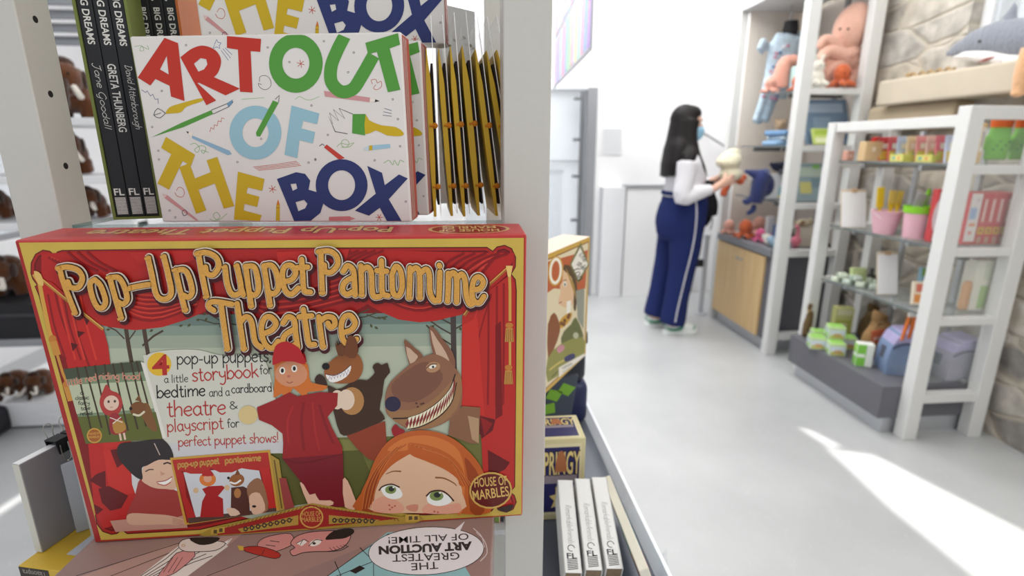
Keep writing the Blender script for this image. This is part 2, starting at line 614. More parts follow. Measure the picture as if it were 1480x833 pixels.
def stone_mat():
    m = bpy.data.materials.new('rubble_stone')
    m.use_nodes = True
    nt = m.node_tree
    b = nt.nodes['Principled BSDF']
    b.inputs['Roughness'].default_value = 0.9
    tc = nt.nodes.new('ShaderNodeTexCoord')
    mp = nt.nodes.new('ShaderNodeMapping'); mp.inputs['Scale'].default_value = (1, 4.2, 11.5)
    nz = nt.nodes.new('ShaderNodeTexNoise'); nz.inputs['Scale'].default_value = 3.4; nz.inputs['Detail'].default_value = 5
    ad = nt.nodes.new('ShaderNodeMix'); ad.data_type = 'VECTOR'; ad.inputs['Factor'].default_value = 0.42
    vo = nt.nodes.new('ShaderNodeTexVoronoi'); vo.inputs['Scale'].default_value = 1.0
    ve = nt.nodes.new('ShaderNodeTexVoronoi'); ve.feature = 'DISTANCE_TO_EDGE'; ve.inputs['Scale'].default_value = 1.0
    nt.links.new(tc.outputs['Object'], mp.inputs['Vector'])
    nt.links.new(tc.outputs['Object'], nz.inputs['Vector'])
    nt.links.new(mp.outputs['Vector'], ad.inputs[4]); nt.links.new(nz.outputs['Color'], ad.inputs[5])
    nt.links.new(ad.outputs[1], vo.inputs['Vector']); nt.links.new(ad.outputs[1], ve.inputs['Vector'])
    cr = nt.nodes.new('ShaderNodeValToRGB')
    cr.color_ramp.elements[0].color = (0.24, 0.225, 0.21, 1)
    cr.color_ramp.elements[1].color = (0.66, 0.60, 0.51, 1)
    e = cr.color_ramp.elements.new(0.35); e.color = (0.50, 0.445, 0.365, 1)
    e = cr.color_ramp.elements.new(0.7); e.color = (0.42, 0.395, 0.36, 1)
    sx = nt.nodes.new('ShaderNodeSeparateColor')
    nt.links.new(vo.outputs['Color'], sx.inputs[0]); nt.links.new(sx.outputs[0], cr.inputs['Fac'])
    n2 = nt.nodes.new('ShaderNodeTexNoise'); n2.inputs['Scale'].default_value = 9; n2.inputs['Detail'].default_value = 8
    nt.links.new(tc.outputs['Object'], n2.inputs['Vector'])
    m1 = nt.nodes.new('ShaderNodeMix'); m1.data_type = 'RGBA'; m1.blend_type = 'OVERLAY'; m1.inputs['Factor'].default_value = 1.0
    nt.links.new(cr.outputs['Color'], m1.inputs['A']); nt.links.new(n2.outputs['Fac'], m1.inputs['B'])
    er = nt.nodes.new('ShaderNodeValToRGB'); er.color_ramp.elements[0].position = 0.0; er.color_ramp.elements[1].position = 0.08
    nt.links.new(ve.outputs['Distance'], er.inputs['Fac'])
    m2 = nt.nodes.new('ShaderNodeMix'); m2.data_type = 'RGBA'
    m2.inputs['A'].default_value = (0.52, 0.465, 0.38, 1)     # mortar
    nt.links.new(er.outputs['Color'], m2.inputs['Factor']); nt.links.new(m1.outputs['Result'], m2.inputs['B'])
    nt.links.new(m2.outputs['Result'], b.inputs['Base Color'])
    hs = nt.nodes.new('ShaderNodeMath'); hs.operation = 'MULTIPLY_ADD'; hs.inputs[1].default_value = 1.6
    nt.links.new(n2.outputs['Fac'], hs.inputs[0]); nt.links.new(er.outputs['Color'], hs.inputs[2])
    bp = nt.nodes.new('ShaderNodeBump'); bp.inputs['Strength'].default_value = 0.6; bp.inputs['Distance'].default_value = 0.016
    nt.links.new(hs.outputs[0], bp.inputs['Height']); nt.links.new(bp.outputs['Normal'], b.inputs['Normal'])
    return m

X0, X1, Y0, Y1, ZC = -2.9, 2.46, -1.2, 4.72, 3.2
M_FLOOR, M_STONE = floor_mat(), stone_mat()
M_WALL = mat('white_wall_paint', (243, 243, 244), 0.8, var=0.015, scale=5)
M_CEIL = mat('ceiling_paint', (232, 233, 235), 0.85, var=0.01, scale=5)
M_GREY = mat('grey_metal_frame', (150, 152, 156), 0.45, 0.2, var=0.03)
M_FROST = mat('frosted_daylight_glass', (236, 242, 248), 0.25, 0, 0.4, alpha=0.30)

m = MB(); m.box(X0 - .2, X1 + .3, Y0, Y1 + .3, -0.1, 0, M_FLOOR); struct(m.build('floor'))

# ceiling with unseen slots added, cut to shape the sun patches on the floor
def shift(p, z=ZC):
    return (p[0] - SUN_DIR.x / -SUN_DIR.z * z, p[1] - SUN_DIR.y / -SUN_DIR.z * z)
def floorpts(*px):
    return [shift(P(a, b, Z=0)) for a, b in px]
SLOTS = [floorpts((1192, 647), (1262, 657), (1480, 768), (1560, 820), (1560, 900), (1470, 885), (1290, 738)),
         floorpts((1153, 618), (1171, 621), (1217, 645), (1200, 649))]
SLOTS.append([shift(p) for p in (Vector((-1.80, 1.80, 0)), Vector((-1.76, 1.80, 0)), Vector((-1.72, 2.06, 0)), Vector((-1.76, 2.06, 0)))])
outer = [(X0 - .2, Y0), (X1 + .3, Y0), (X1 + .3, Y1 + .3), (X0 - .2, Y1 + .3)]
loops = [[Vector((p[0], p[1], 0)) for p in outer]] + [[Vector((p[0], p[1], 0)) for p in s] for s in SLOTS]
flat = [p for l in loops for p in l]
m = MB()
m.add([(p.x, p.y, ZC) for p in flat], tessellate_polygon(loops), M_CEIL)
struct(m.build('ceiling'))

# back wall: white, with the glazed opening on the left and a V-shaped top where the raised ceiling begins
D0, D1, DZ = 0.60, 1.13, 1.815
m = MB()
m.box(X0, -0.9, Y1, Y1 + .12, 0, ZC, M_WALL)
m.box(-0.9, D0 - .6, Y1, Y1 + .12, 0, ZC, M_WALL)
m.box(D0 - .6, D1, Y1, Y1 + .12, DZ, ZC, M_WALL)
V = [(D1, 0), (X1, 0), (X1, 2.60), (2.09, 2.365), (1.66, 2.09), (D1, 2.39)]
m.prism(V, 0.12, M_WALL, Matrix.Translation((0, Y1, 0)))
struct(m.build('wall_back'))
m = MB()
m.box(D1 - .1, X1, Y1 + .12, Y1 + .16, 2.0, ZC, mat('recess_paint', (214, 216, 219), 0.85, var=0.01, scale=5))
struct(m.build('wall_back_recess'))

# right wall: rubble stone, with a bright window high up near the front and a stone ledge under it
WY0, WY1, WZ0 = 1.30, 2.62, 1.76
m = MB()
m.box(X1, X1 + .25, Y0, WY0, 0, ZC, M_STONE)
m.box(X1, X1 + .25, WY1, Y1 - 0.62, 0, ZC, M_STONE)
m.box(X1, X1 + .25, WY0, WY1, 0, WZ0, M_STONE)
struct(m.build('wall_right'))
m = MB(); m.box(X1 - .06, X1 + .25, Y1 - 0.62, Y1, 0, ZC, M_WALL); struct(m.build('wall_right_end'))
w = MB()
w.box(X1 + .06, X1 + .10, WY0, WY1, WZ0, WZ0 + .05, M_WALL); w.box(X1 + .06, X1 + .10, WY0, WY1, ZC - .05, ZC, M_WALL)
w.box(X1 + .06, X1 + .10, WY0, WY0 + .05, WZ0, ZC, M_WALL); w.box(X1 + .06, X1 + .10, WY1 - .05, WY1, WZ0, ZC, M_WALL)
w.box(X1 + .06, X1 + .10, 1.94, 1.98, WZ0, ZC, M_WALL)
win = struct(w.build('window_1'))
g = MB(); g.box(X1 + .075, X1 + .082, WY0 + .05, WY1 - .05, WZ0 + .05, ZC - .05, M_FROST); struct(g.build('pane', win))

# left wall: windows behind the plush shelves, a grey louvre over them
LX = X0
m = MB()
m.box(LX - .12, LX, Y0, 1.9, 0, ZC, M_WALL)
m.box(LX - .12, LX, 3.9, Y1, 0, ZC, M_WALL)
m.box(LX - .12, LX, 1.9, 3.9, 0, 0.75, M_WALL)
m.box(LX - .12, LX, 1.9, 3.9, 2.05, ZC, M_WALL)
struct(m.build('wall_left'))
w = MB()
for y in (1.9, 2.88, 3.86):
    w.box(LX - .08, LX - .03, y, y + .04, .75, 2.05, M_GREY)
for z in (.75, 1.42, 2.01):
    w.box(LX - .08, LX - .03, 1.9, 3.9, z, z + .04, M_GREY)
win = struct(w.build('window_2'))
g = MB(); g.box(LX - .06, LX - .052, 1.94, 3.86, .79, 2.01, M_FROST); struct(g.build('pane', win))

# glazed door on the back wall: grey jamb, frosted leaf, long pull bar
f = MB()
f.box(1.055, 1.14, Y1 - .05, Y1 + .03, 0, DZ, M_GREY)
f.box(D0 - .6, 1.055, Y1 - .05, Y1 + .03, DZ - .02, DZ, mat('door_head', (205, 208, 212), .5))
door = struct(f.build('door_1'))
g = MB(); g.box(D0 - .6, 1.055, Y1, Y1 + .012, 0.02, DZ - .02, M_FROST); struct(g.build('door_pane', door))
h = MB()
b0, b1 = P(843, 133, Y=Y1 - .10), P(829, 420, Y=Y1 - .10)
h.box(b0.x - .018, b0.x + .018, Y1 - .12, Y1 - .085, 0.06, b0.z, mat('pull_bar_steel', (120, 122, 126), .35, .6))
for yy in (143, 202, 255, 318):
    q = P(838, yy, Y=Y1 - .10)
    h.box(b0.x - .075, b0.x - .018, Y1 - .115, Y1 - .09, q.z - .012, q.z + .012, MATS['pull_bar_steel'])
struct(h.build('door_handle', door))
g = MB()
g.box(D0 - .6, 1.0, Y1 - .035, Y1 - .02, P(820, 233, Y=Y1).z - .006, P(820, 233, Y=Y1).z + .006, M_GREY)
struct(g.build('glazing_bar', door))

# things seen beyond the glazed door
t = MB(); a = P(792, 250, Y=5.35); b = P(811, 338, Y=5.35)
t.box(a.x, b.x, 5.35, 5.6, 0, a.z, mat('outside_bin_grey', (205, 208, 212), .6)); t.box(a.x - .01, b.x + .01, 5.33, 5.62, a.z, a.z + .03, M_GREY)
tag(t.build('outside_cabinet'), 'pale grey cabinet standing outside behind the frosted glass door', 'cabinet')

# low white wall with a grey cap, the pilaster beside the door and the vent over it
m = MB(); m.box(1.42, 2.05, Y1 - .10, Y1, 0, .985, M_WALL); m.build('wall_low')['kind'] = 'structure'
m = MB(); m.box(1.40, 2.07, Y1 - .115, Y1, .985, 1.005, M_GREY); struct(m.build('trim_1'))
m = MB(); m.box(1.20, 1.40, Y1 - .13, Y1, 0, .99, mat('pilaster_paint', (226, 227, 230), .8)); struct(m.build('wall_pilaster'))
v = thing('wall_vent', 'white slatted air vent on the back wall right of the grey door jamb', 'vent', (1.29, Y1, 1.38))
M_VENT = mat('vent_white', (232, 233, 235), .5)
q = MB(); q.box(-.09, .09, -.012, 0, -.11, .11, M_VENT); q.build('vent_frame', v)
for i in range(7):
    q = MB(); z = -.085 + i * .028
    q.add([(-.08, -.012, z), (.08, -.012, z), (.08, -.018, z + .008), (-.08, -.018, z + .008), (-.08, -.012, z + .003), (.08, -.012, z + .003), (.08, -.018, z + .011), (-.08, -.018, z + .011)],
          [(0, 1, 2, 3), (4, 5, 6, 7), (0, 1, 5, 4), (2, 3, 7, 6), (0, 3, 7, 4), (1, 2, 6, 5)], mat('vent_slat', (222, 224, 227), .5))
    q.build('slat', v)
hr = MB(); hr.tube([P(1018, 193, Y=4.62), P(1062, 221, Y=4.62), P(1062, 221, Y=4.62) + Vector((0.02, .1, 0))], .008, M_GREY)
hr.tube([P(1018, 193, Y=4.62), P(1018, 193, Y=4.72)], .006, M_GREY)
tag(hr.build('handrail', smooth=True), 'thin grey sloping handrail on the white wall behind the woman', 'handrail')

# pastel glass artwork hung high on the left of the aisle: two panels, one above the other
far = P(856.5, 71, Y=2.7)
dirn = Vector((math.sin(math.radians(3.6)), math.cos(math.radians(3.6)), 0))
nrm = Vector((dirn.y, -dirn.x, 0))
Mx = Matrix(((dirn.x, -nrm.x, 0, far.x), (dirn.y, -nrm.y, 0, far.y), (0, 0, 1, far.z), (0, 0, 0, 1)))
PAST = [(140, 84, 190), (150, 160, 204), (190, 92, 136), (120, 184, 164), (84, 160, 126), (76, 126, 166), (196, 70, 120), (104, 178, 200), (176, 168, 110), (110, 128, 196), (190, 112, 152), (120, 172, 124)]
zg = P(856.5, -46, Y=2.7).z - far.z
for k, (z0, z1) in enumerate(((0.0, zg), (zg + .015, zg + .6))):
    t = thing('hanging_panel', ('lower pastel striped panel hung high beyond the tall post', 'upper pastel striped panel hung above the other one')[k], 'panel', mtx=Mx, group='pastel panels high on the left')
    b = MB(); b.box(0, 1.75, 0, .014, z0, z1, mat('panel_edge', (176, 178, 186), .4)); b.build('panel_board', t)
    s = MB(); x = 0.0; i = 0
    rnd = random.Random(3 + k)
    while x < 1.73:
        wdt = rnd.uniform(.06, .17)
        s.box(x + .003, min(1.745, x + wdt - .003),   .013, .0155, z0 + .012, z1 - .012, ink(PAST[(i * 5 + k * 3) % len(PAST)], .25))
        x += wdt; i += 1
    s.build('striped_print', t)
    for xx in (.2, 1.5):
        c = MB(); c.tube([(xx, .007, z1 if k else zg), (xx, .007, (ZC - far.z) if k else zg + .0148)], .004, M_GREY, 6); c.build('hanging_rod', t)
# ================================================================== the shelf in front: posts and glass
PY = 0.510                                   # front of the posts
SHZ = 1.2516                                 # top of the glass shelf
LPX = P(19, 0, Y=PY).x                       # inner edge of the left post
LPX0 = P(28, 342, Y=PY).x
CPX0, CPX1 = P(727.5, 200, Y=PY).x, P(799, 0, Y=PY).x
t = thing('display_shelf_unit', 'pale grey metal shelf unit in front with drilled posts and a glass shelf', 'shelf unit', (0, 0, 0))
def post(x0, x1, y0, y1, z0, z1, hole_side):
    m = MB(); m.rbox(x0, x1, y0, y1, z0, z1, C_POST, .0012, 2)
    o = m.build('post', t)
    if hole_side > 0 and y0 == PY:
        for hx, hy in ((51, 28), (73, 136), (95, 240)):
            q = P(hx, hy, X=x1)
            h = MB(); h.tube([(x1 - .0008, q.y, q.z), (x1 + .0002, q.y, q.z)], .0029, C_DARK, 14); h.build('drilled_hole', o)
post(LPX0, LPX, PY, PY + .04, 0, 1.75, 1)
post(CPX0, CPX1, PY, PY + .04, 0, 1.75, -1)
post(LPX0, LPX, .90, .94, 0, 1.75, 1)
post(CPX0, CPX1, .90, .94, 0, 1.75, -1)
g = MB(); g.box(LPX + .001, CPX0 - .001, PY + .012, .93, SHZ - .0035, SHZ - .0002, C_GLASS)
gs = g.build('glass_shelf', t)
e = MB(); e.box(LPX + .001, CPX0 - .001, PY + .0112, PY + .012, SHZ - .0035, SHZ, C_GLASSEDGE)
e.box(LPX + .0004, LPX + .001, PY + .012, .93, SHZ - .0035, SHZ, C_GLASSEDGE)
e.build('glass_edge', gs)
g = MB(); g.box(LPX0, .012, .36, .5, .905, .911, mat('lower_shelf_grey', (176, 178, 180), .3)); g.box(LPX + .001, CPX0 - .001, .5, .93, .905, .911, MATS['lower_shelf_grey'])
g.build('lower_shelf', t)
for xa, xb in ((LPX0, LPX), (CPX0, CPX1)):
    g = MB(); g.box(xa + .008, xb - .008, PY + .04, .90, .87, .905, C_POST); g.build('side_rail', t)
    g = MB(); g.box(xa + .008, xb - .008, PY + .04, .90, .02, .06, C_POST); g.build('side_rail', t)

# ================================================================== pop-up theatre box
MP = pose((-0.3484, 0.4392, 1.2512), 0.5869, 2.0541, 0.1904)
PW, PH, PD = 0.40, 0.2862, 0.053
RED_BOX = mat('box_red_board', (196, 72, 72), .42, 0, .35)
pb = thing('theatre_box', 'big red and gold boxed puppet theatre standing at the front of the shelf', 'toy box', mtx=MP)
m = MB(); m.rbox(0, PW, 0, PD, -PH, 0, RED_BOX, .0022, 3); m.build('box_body', pb)

A = Art(MP, clip=(0.0012, PW - .0012, -PH + .0012, -0.0012))
GOLD, GOLD_D, GOLD_L = (200, 170, 74), (150, 104, 34), (214, 186, 96)
RED, RED_D, RED_DD, RED_L = (178, 36, 32), (128, 22, 24), (84, 14, 18), (204, 52, 42)
m_gold = mat('printed_gold', GOLD, .38, 0, .4, var=.12, scale=40)
TLc, TRc, BRc, BLc = (19, 346), (760, 340), (757, 746), (137, 786)
A.poly([TLc, TRc, BRc, BLc], m_gold)
A.up().poly([(19, 346), (760, 340), (760, 344), (20, 351)], (186, 58, 56))
A.poly([(19, 346), (27, 350), (147, 785), (137, 787)], (160, 38, 36))
A.poly([(757, 341), (761, 341), (758, 747), (754.5, 747)], (170, 56, 40))
A.poly([(136, 783), (146, 781), (757, 743.5), (757, 747), (137, 788)], (168, 52, 36))
INNER = [(53, 412), (47, 404), (44, 395), (44.5, 380), (51, 367), (62, 361), (72, 362.5), (78.5, 368), (83, 363.5), (90, 361.5), (250, 359.5), (450, 358), (704, 357), (712, 362.5), (718, 356.5), (729.5, 354), (740, 359), (746, 372), (745.5, 386), (739.5, 396.5), (745.5, 404), (747, 420), (746, 560), (744.5, 704), (738, 711.5), (744, 716), (747, 726), (742, 737), (732, 741.5), (722, 739), (716, 732.5), (711, 739.5), (612, 745.5), (451, 727.5), (400, 741), (289, 766.5), (184, 772.5), (175.5, 766.5), (170, 772), (161, 773.5), (148, 769), (139.5, 758), (137, 745), (144.5, 736.5), (138, 733), (134, 722), (110, 630), (75, 500), (56, 428), (50, 414)]
A.up().poly(INNER, RED_DD)
def inset(poly, d):
    n = len(poly); ar = sum(poly[i][0] * poly[(i + 1) % n][1] - poly[(i + 1) % n][0] * poly[i][1] for i in range(n))
    s = 1 if ar > 0 else -1
    out = []
    for i in range(n):
        a, b, c = Vector(poly[i - 1]), Vector(poly[i]), Vector(poly[(i + 1) % n])
        d1, d2 = (b - a).normalized(), (c - b).normalized()
        nn = (Vector((-d1.y, d1.x)) + Vector((-d2.y, d2.x)))
        nn = nn.normalized() if nn.length > .1 else Vector((-d1.y, d1.x))
        out.append(tuple(b + nn * d * s))
    return out
A.up().poly(inset(INNER, 1.6), (166, 34, 32))
A.up().poly(inset(INNER, 5.5), RED_DD)
IN7 = inset(INNER, 7)
A.up().poly(IN7, RED_D)
# painted woodland backdrop in bands
A.up().poly([(140, 462), (680, 452), (690, 640), (400, 760), (170, 700)], (176, 182, 160))
for y0, y1, c in ((452, 468, (106, 124, 116)), (468, 482, (132, 148, 134)), (482, 500, (154, 164, 146))):
    A.poly([(140, y0 + 4), (672, y0), (672, y1), (146, y1 + 4)], c)
A.poly([(150, 640), (700, 628), (700, 742), (450, 725), (300, 752), (190, 752)], (108, 108, 54))
A.up().poly([(190, 664), (520, 648), (560, 742), (451, 727), (300, 752)], (88, 88, 40))
A.poly([(392, 640), (540, 634), (545, 650), (392, 656)], (126, 124, 66))
for x, w in ((182, 6), (208, 6)):
    A.line([(x, 474), (x + 4, 500), (x + 12, 545)], w, (76, 60, 48))
A.line([(180, 490), (168, 478), (156, 472)], 2, (76, 60, 48)); A.line([(206, 500), (222, 486), (236, 478)], 3, (76, 60, 48)); A.line([(186, 492), (196, 478)], 2, (76, 60, 48))
A.line([(655, 455), (656, 520), (657, 560)], 8, (70, 60, 58))
for a, b, c in (((654, 484), (636, 474), (622, 464)), ((655, 500), (632, 486), (616, 470)), ((657, 476), (668, 470), (676, 462)), ((655, 470), (640, 462), (630, 458))):
    A.line([a, b, c], 2.2, (72, 62, 50))
for a, b, c in (((300, 452), (322, 466), (345, 470)), ((290, 462), (310, 468), (330, 468)), ((534, 447), (515, 455), (500, 452)), ((545, 452), (528, 458), (512, 460)), ((560, 458), (544, 460), (530, 455)), ((520, 440), (508, 448), (500, 450))):
    A.line([a, b, c], 1.8, (72, 70, 52))
def leaf(x, y, a, l=7):
    c, s = math.cos(a), math.sin(a)
    A.poly([(x, y), (x + c * l * .5 - s * 2, y + s * l * .5 + c * 2), (x + c * l, y + s * l), (x + c * l * .5 + s * 2, y + s * l * .5 - c * 2)], (78, 78, 48))
for x, y, a in ((299, 452, 2.6), (290, 462, 3), (276, 468, 2.4), (318, 468, 1.4), (322, 472, 2), (265, 470, 2.9), (535, 468, 1.1), (541, 472, .6), (511, 453, .4), (545, 458, .5), (552, 460, .2), (300, 459, 2.2), (306, 446, 3.5), (330, 478, 2), (664, 472, 1.2), (670, 466, .9), (628, 470, 2.5), (216, 480, -.6), (160, 476, 3.0)):
    leaf(x, y, a)
# curtains
A.up()
SW1 = [(60, 366), (320, 362), (345, 440), (300, 449), (270, 462), (235, 473), (195, 477.5), (160, 473), (146, 470), (60, 410)]
SW2 = [(240, 362), (560, 360), (545, 432), (531, 440), (505, 454), (470, 462), (420, 464), (375, 461), (335, 453), (302, 447)]
SW3 = [(500, 361), (744, 366), (735, 395), (668, 455), (651, 458.5), (630, 464), (606, 466), (576, 462), (553, 452), (533, 441)]
for sw, sd in ((SW1, RED), (SW2, (170, 34, 32)), (SW3, RED)):
    A.poly(sw, sd, 0)
A.up()
def fold(pts, w, col, k=1):
    A.line(pts, w, col, sm=4)
for i in range(6):
    o = i * 9
    fold([(70 + o * .5, 372 + o * .2), (120 + o, 400 + o * .95), (200 + o * .4, 430 + o * .75), (290 - o * .1, 425 + o * .4)], 3.4, (140, 24, 26))
    fold([(74 + o * .5, 372 + o * .2), (124 + o, 397 + o * .95), (204 + o * .4, 426 + o * .75), (290 - o * .1, 421 + o * .4)], 2.2, (204, 58, 46))
for i in range(5):
    o = i * 10
    fold([(290 + o * .6, 372), (330 + o, 410 + o), (420, 424 + o * .75), (530 - o * .4, 396 + o * .9)], 3.4, (132, 22, 26))
    fold([(294 + o * .6, 372), (334 + o, 407 + o), (420, 420 + o * .75), (526 - o * .4, 393 + o * .9)], 2, (198, 52, 44))
for i in range(6):
    o = i * 9
    fold([(548 - o * .2, 380 + o), (600, 408 + o * .9), (660 - o * .3, 404 + o * .7), (722 - o * .5, 366 + o * .6)], 3.4, (136, 22, 26))
    fold([(548 - o * .2, 377 + o), (600, 405 + o * .9), (660 - o * .3, 400 + o * .7), (718 - o * .5, 364 + o * .6)], 2.2, (208, 60, 48))
for i in range(5):
    fold([(555 - i * 12, 362), (530 - i * 12, 372), (505 - i * 12, 388)], 3, (134, 22, 26)); fold([(735 - i * 16, 366), (705 - i * 14, 378), (680 - i * 12, 396)], 3.4, (132, 22, 26))
for i in range(3):
    fold([(98 + i * 14, 364), (118 + i * 14, 380), (142 + i * 14, 392)], 3, (132, 22, 26))
A.up()
A.poly([(400, 364), (505, 360), (500, 378), (440, 384), (402, 380)], (188, 42, 36)); A.poly([(185, 364), (275, 362), (300, 372), (240, 386), (200, 380)], (182, 40, 36))
# left and right side curtains
A.up()
LC = [(54, 402), (76, 408), (112, 440), (140, 468), (150, 474), (157, 500), (160, 524), (175, 590), (192, 645), (206, 702), (194, 744), (170, 757), (150, 764), (138, 742), (136, 728), (108, 618), (74, 490)]
A.poly(LC, (184, 36, 32))
RC = [(668, 457), (700, 425), (738, 396), (744.5, 410), (745, 560), (743, 704), (735, 712), (742, 730), (700, 736), (696, 640), (692, 600), (667, 593), (667, 520)]
A.poly(RC, (180, 40, 34))
A.up()
for x, y0, y1 in ((70, 425, 520), (80, 420, 500), (92, 425, 520), (104, 440, 530)):
    fold([(x, y0), (x + 10, (y0 + y1) / 2), (x + 26, y1)], 3, (136, 22, 24))
for x in (86, 99, 116):
    fold([(x, 424), (x + 10, 470), (x + 24, 520)], 3, (206, 56, 44))
for p in (((120, 455), (132, 460), (126, 470)), ((112, 478), (124, 480), (114, 488)), ((103, 495), (114, 498), (106, 508))):
    A.poly(p, RED_DD)
A.poly([(158, 524), (168, 560), (186, 640), (152, 650), (120, 540)], (192, 42, 36)); A.poly([(74, 490), (96, 520), (128, 640), (136, 728), (108, 618)], (126, 22, 24))
A.poly([(150, 650), (190, 645), (206, 702), (200, 712), (160, 716)], (196, 44, 36))
for x in (676, 690, 706, 718, 728):
    fold([(x + 20 if x < 700 else x, 430 - (x - 676) * .4), (x, 500), (x - 1, 585)], 3 if x > 700 else 2, (140, 24, 26) if x > 680 else (200, 52, 42))
A.poly([(716, 470), (724, 464), (726, 600), (716, 606)], (120, 18, 22)); A.poly([(669, 470), (690, 458), (700, 600), (667, 592)], (196, 46, 38))
A.up()
for p in (((130, 694), (140, 685), (153, 680), (154, 705), (147, 704)), ((143, 706), (158, 702), (186, 716), (176, 734), (160, 738), (148, 726)), ((160, 650), (184, 646), (186, 664), (170, 676)), ((690, 600), (716, 606), (712, 622), (696, 634)), ((705, 650), (737, 668), (730, 678), (706, 690)), ((136, 728), (150, 736), (140, 744))):
    A.poly(p, (98, 16, 20))
A.poly([(694, 602), (712, 612), (700, 630)], (140, 24, 26))
# ropes and tassels
A.up()
A.line([(52, 396), (100, 436), (150, 476)], 4.2, (178, 120, 52)); A.line([(52, 395), (100, 434.5), (150, 474.5)], 1.4, (222, 176, 92))
A.line([(735, 386), (700, 418), (671, 456)], 4.2, (164, 100, 48)); A.line([(734.5, 385), (699, 417), (670, 455)], 1.4, (214, 166, 84))
A.line([(50, 396), (58, 408), (62, 430), (72, 478), (80, 500)], 6, (206, 156, 70)); A.line([(80, 500), (92, 540), (99, 556)], 4, (196, 140, 60))
A.poly([(50, 392), (60, 396), (64, 412), (56, 410)], (220, 180, 104), 3)
A.line([(736, 388), (737, 420), (737, 464)], 4, (204, 156, 74)); A.line([(737, 488), (737, 530)], 3.4, (204, 156, 74))
A.poly([(731, 384), (741, 384), (738, 400), (734, 400)], (226, 188, 110))
for cx, cy in ((77, 490), (97, 556)):
    A.ell((cx, cy), 5.5, 6, (190, 120, 50)); A.poly([(cx - 4, cy + 4), (cx + 6, cy + 2), (cx + 12, cy + 22), (cx + 2, cy + 24)], (198, 138, 60))
for cx, cy in ((736, 470), (735, 531)):
    A.ell((cx, cy), 5.5, 4, (190, 120, 50)); A.poly([(cx - 5, cy + 4), (cx + 5, cy + 4), (cx + 6.5, cy + 24), (cx - 6.5, cy + 24)], (190, 136, 64))
    for k in (-4, -1, 2, 5):
        A.line([(cx + k * .8, cy + 6), (cx + k, cy + 24)], .8, (126, 74, 34))

# pale speech area with the pen lettering
A.up().poly([(209, 524), (213, 513), (228, 508), (258, 505), (290, 506), (318, 513), (352, 512), (384, 522), (396, 566), (402, 590), (412, 620), (412, 652), (386, 655), (256, 664), (238, 636)], (205, 203, 190), 3)
A.poly([(244, 640), (412, 636), (412, 654), (392, 654), (256, 664)], (200, 198, 198))
A.up().ell((231, 526), 17.5, 17, (222, 178, 52))
A.up().text('4', (221, 542), (246, 541), 29, (176, 44, 40), .02)
BK, RDT = (34, 30, 30), (176, 56, 52)
A.hand('pop-up puppets,', (256, 526.5), (393, 522), 11, 1.7, BK, .9)
A.hand('a little', (238, 553), (273, 551.5), 6.5, 1.1, BK, .6)
A.hand('storybook', (278, 551), (375, 544.5), 12, 2.0, RDT, 1)
A.hand('for', (376, 541), (394, 539.5), 8, 1.2, BK, .6)
A.hand('bedtime', (227, 575), (298, 571.5), 10.5, 1.9, BK, .9)
A.hand('and a', (303, 573), (333, 571.5), 7.5, 1.1, BK, .6)
A.hand('cardboard', (335, 568), (394, 565.5), 7.5, 1.3, BK, .6)
A.hand('theatre', (242, 602), (328, 598), 13.5, 2.1, RDT, 1)
A.hand('&', (332, 591), (346, 590), 7, 1.2, BK)
A.hand('playscript', (242, 624), (324, 619), 10.5, 1.7, RDT, .9)
A.hand('for', (329, 618), (347, 616.5), 7.5, 1.2, BK, .6)
A.hand('perfect puppet shows!', (258, 645), (404, 638.5), 8.5, 1.4, RDT, .7)

# little storybook
A.up().poly([(203, 522), (211, 525), (241, 632), (235, 634)], (222, 218, 208))
A.poly([(93, 533), (204, 521.5), (236, 634), (125, 641)], (120, 138, 108))
A.up().poly([(100, 556), (212, 550), (223, 590), (112, 598)], (184, 190, 160)); A.poly([(113, 602), (226, 595), (236, 634), (125, 641)], (94, 100, 44)); A.poly([(93, 533), (204, 521.5), (208, 536), (97, 548)], (70, 78, 60))
A.up()
for x0, x1, y1 in ((112, 133, 622), (124, 148, 618), (138, 160, 628), (152, 166, 600), (164, 186, 622), (176, 200, 620), (190, 212, 616), (198, 222, 612)):
    A.line([(x0, 532 - (x0 - 93) * .1), (x1, y1)], 2.6, (66, 52, 38))
A.poly([(202, 590), (214, 582), (222, 600), (228, 622), (216, 618)], (124, 84, 46), 3); A.ell((200, 590), 12, 10, (120, 76, 42), -20); A.up().line([(193, 598), (202, 600), (210, 594)], 3, (214, 204, 176), sm=3); A.ell((190, 590), 2.4, 2.4, (30, 26, 26)); A.poly([(196, 578), (202, 570), (206, 580)], (120, 76, 42))
A.poly([(145, 578), (150, 564), (155, 555), (162, 564), (172, 568), (178, 580), (176, 592), (168, 600), (154, 599), (147, 590)], (172, 58, 54), 3)
A.up().ell((162, 582), 11, 11, (222, 190, 170)); A.ell((158, 580), 1.8, 2, (70, 60, 56)); A.ell((167, 579.5), 1.8, 2, (70, 60, 56)); A.line([(160, 588), (164, 588)], .8, (170, 80, 80))
A.poly([(160, 600), (172, 598), (184, 622), (168, 628), (160, 622)], (150, 46, 50), 3); A.up().poly([(164, 610), (178, 607), (183, 620), (168, 626)], (176, 130, 60), 3); A.line([(160, 603), (178, 610)], 1.2, (225, 215, 205)); A.line([(176, 602), (164, 612)], 1.2, (225, 215, 205)); A.line([(174, 626), (176, 636)], 3, (222, 190, 170)); A.line([(180, 625), (182, 635)], 3, (222, 190, 170))
A.hand('little red', (98, 558), (142, 549), 6, 1.5, (206, 142, 120)); A.hand('riding hood', (144, 548), (204, 548), 6, 1.5, (206, 142, 120))
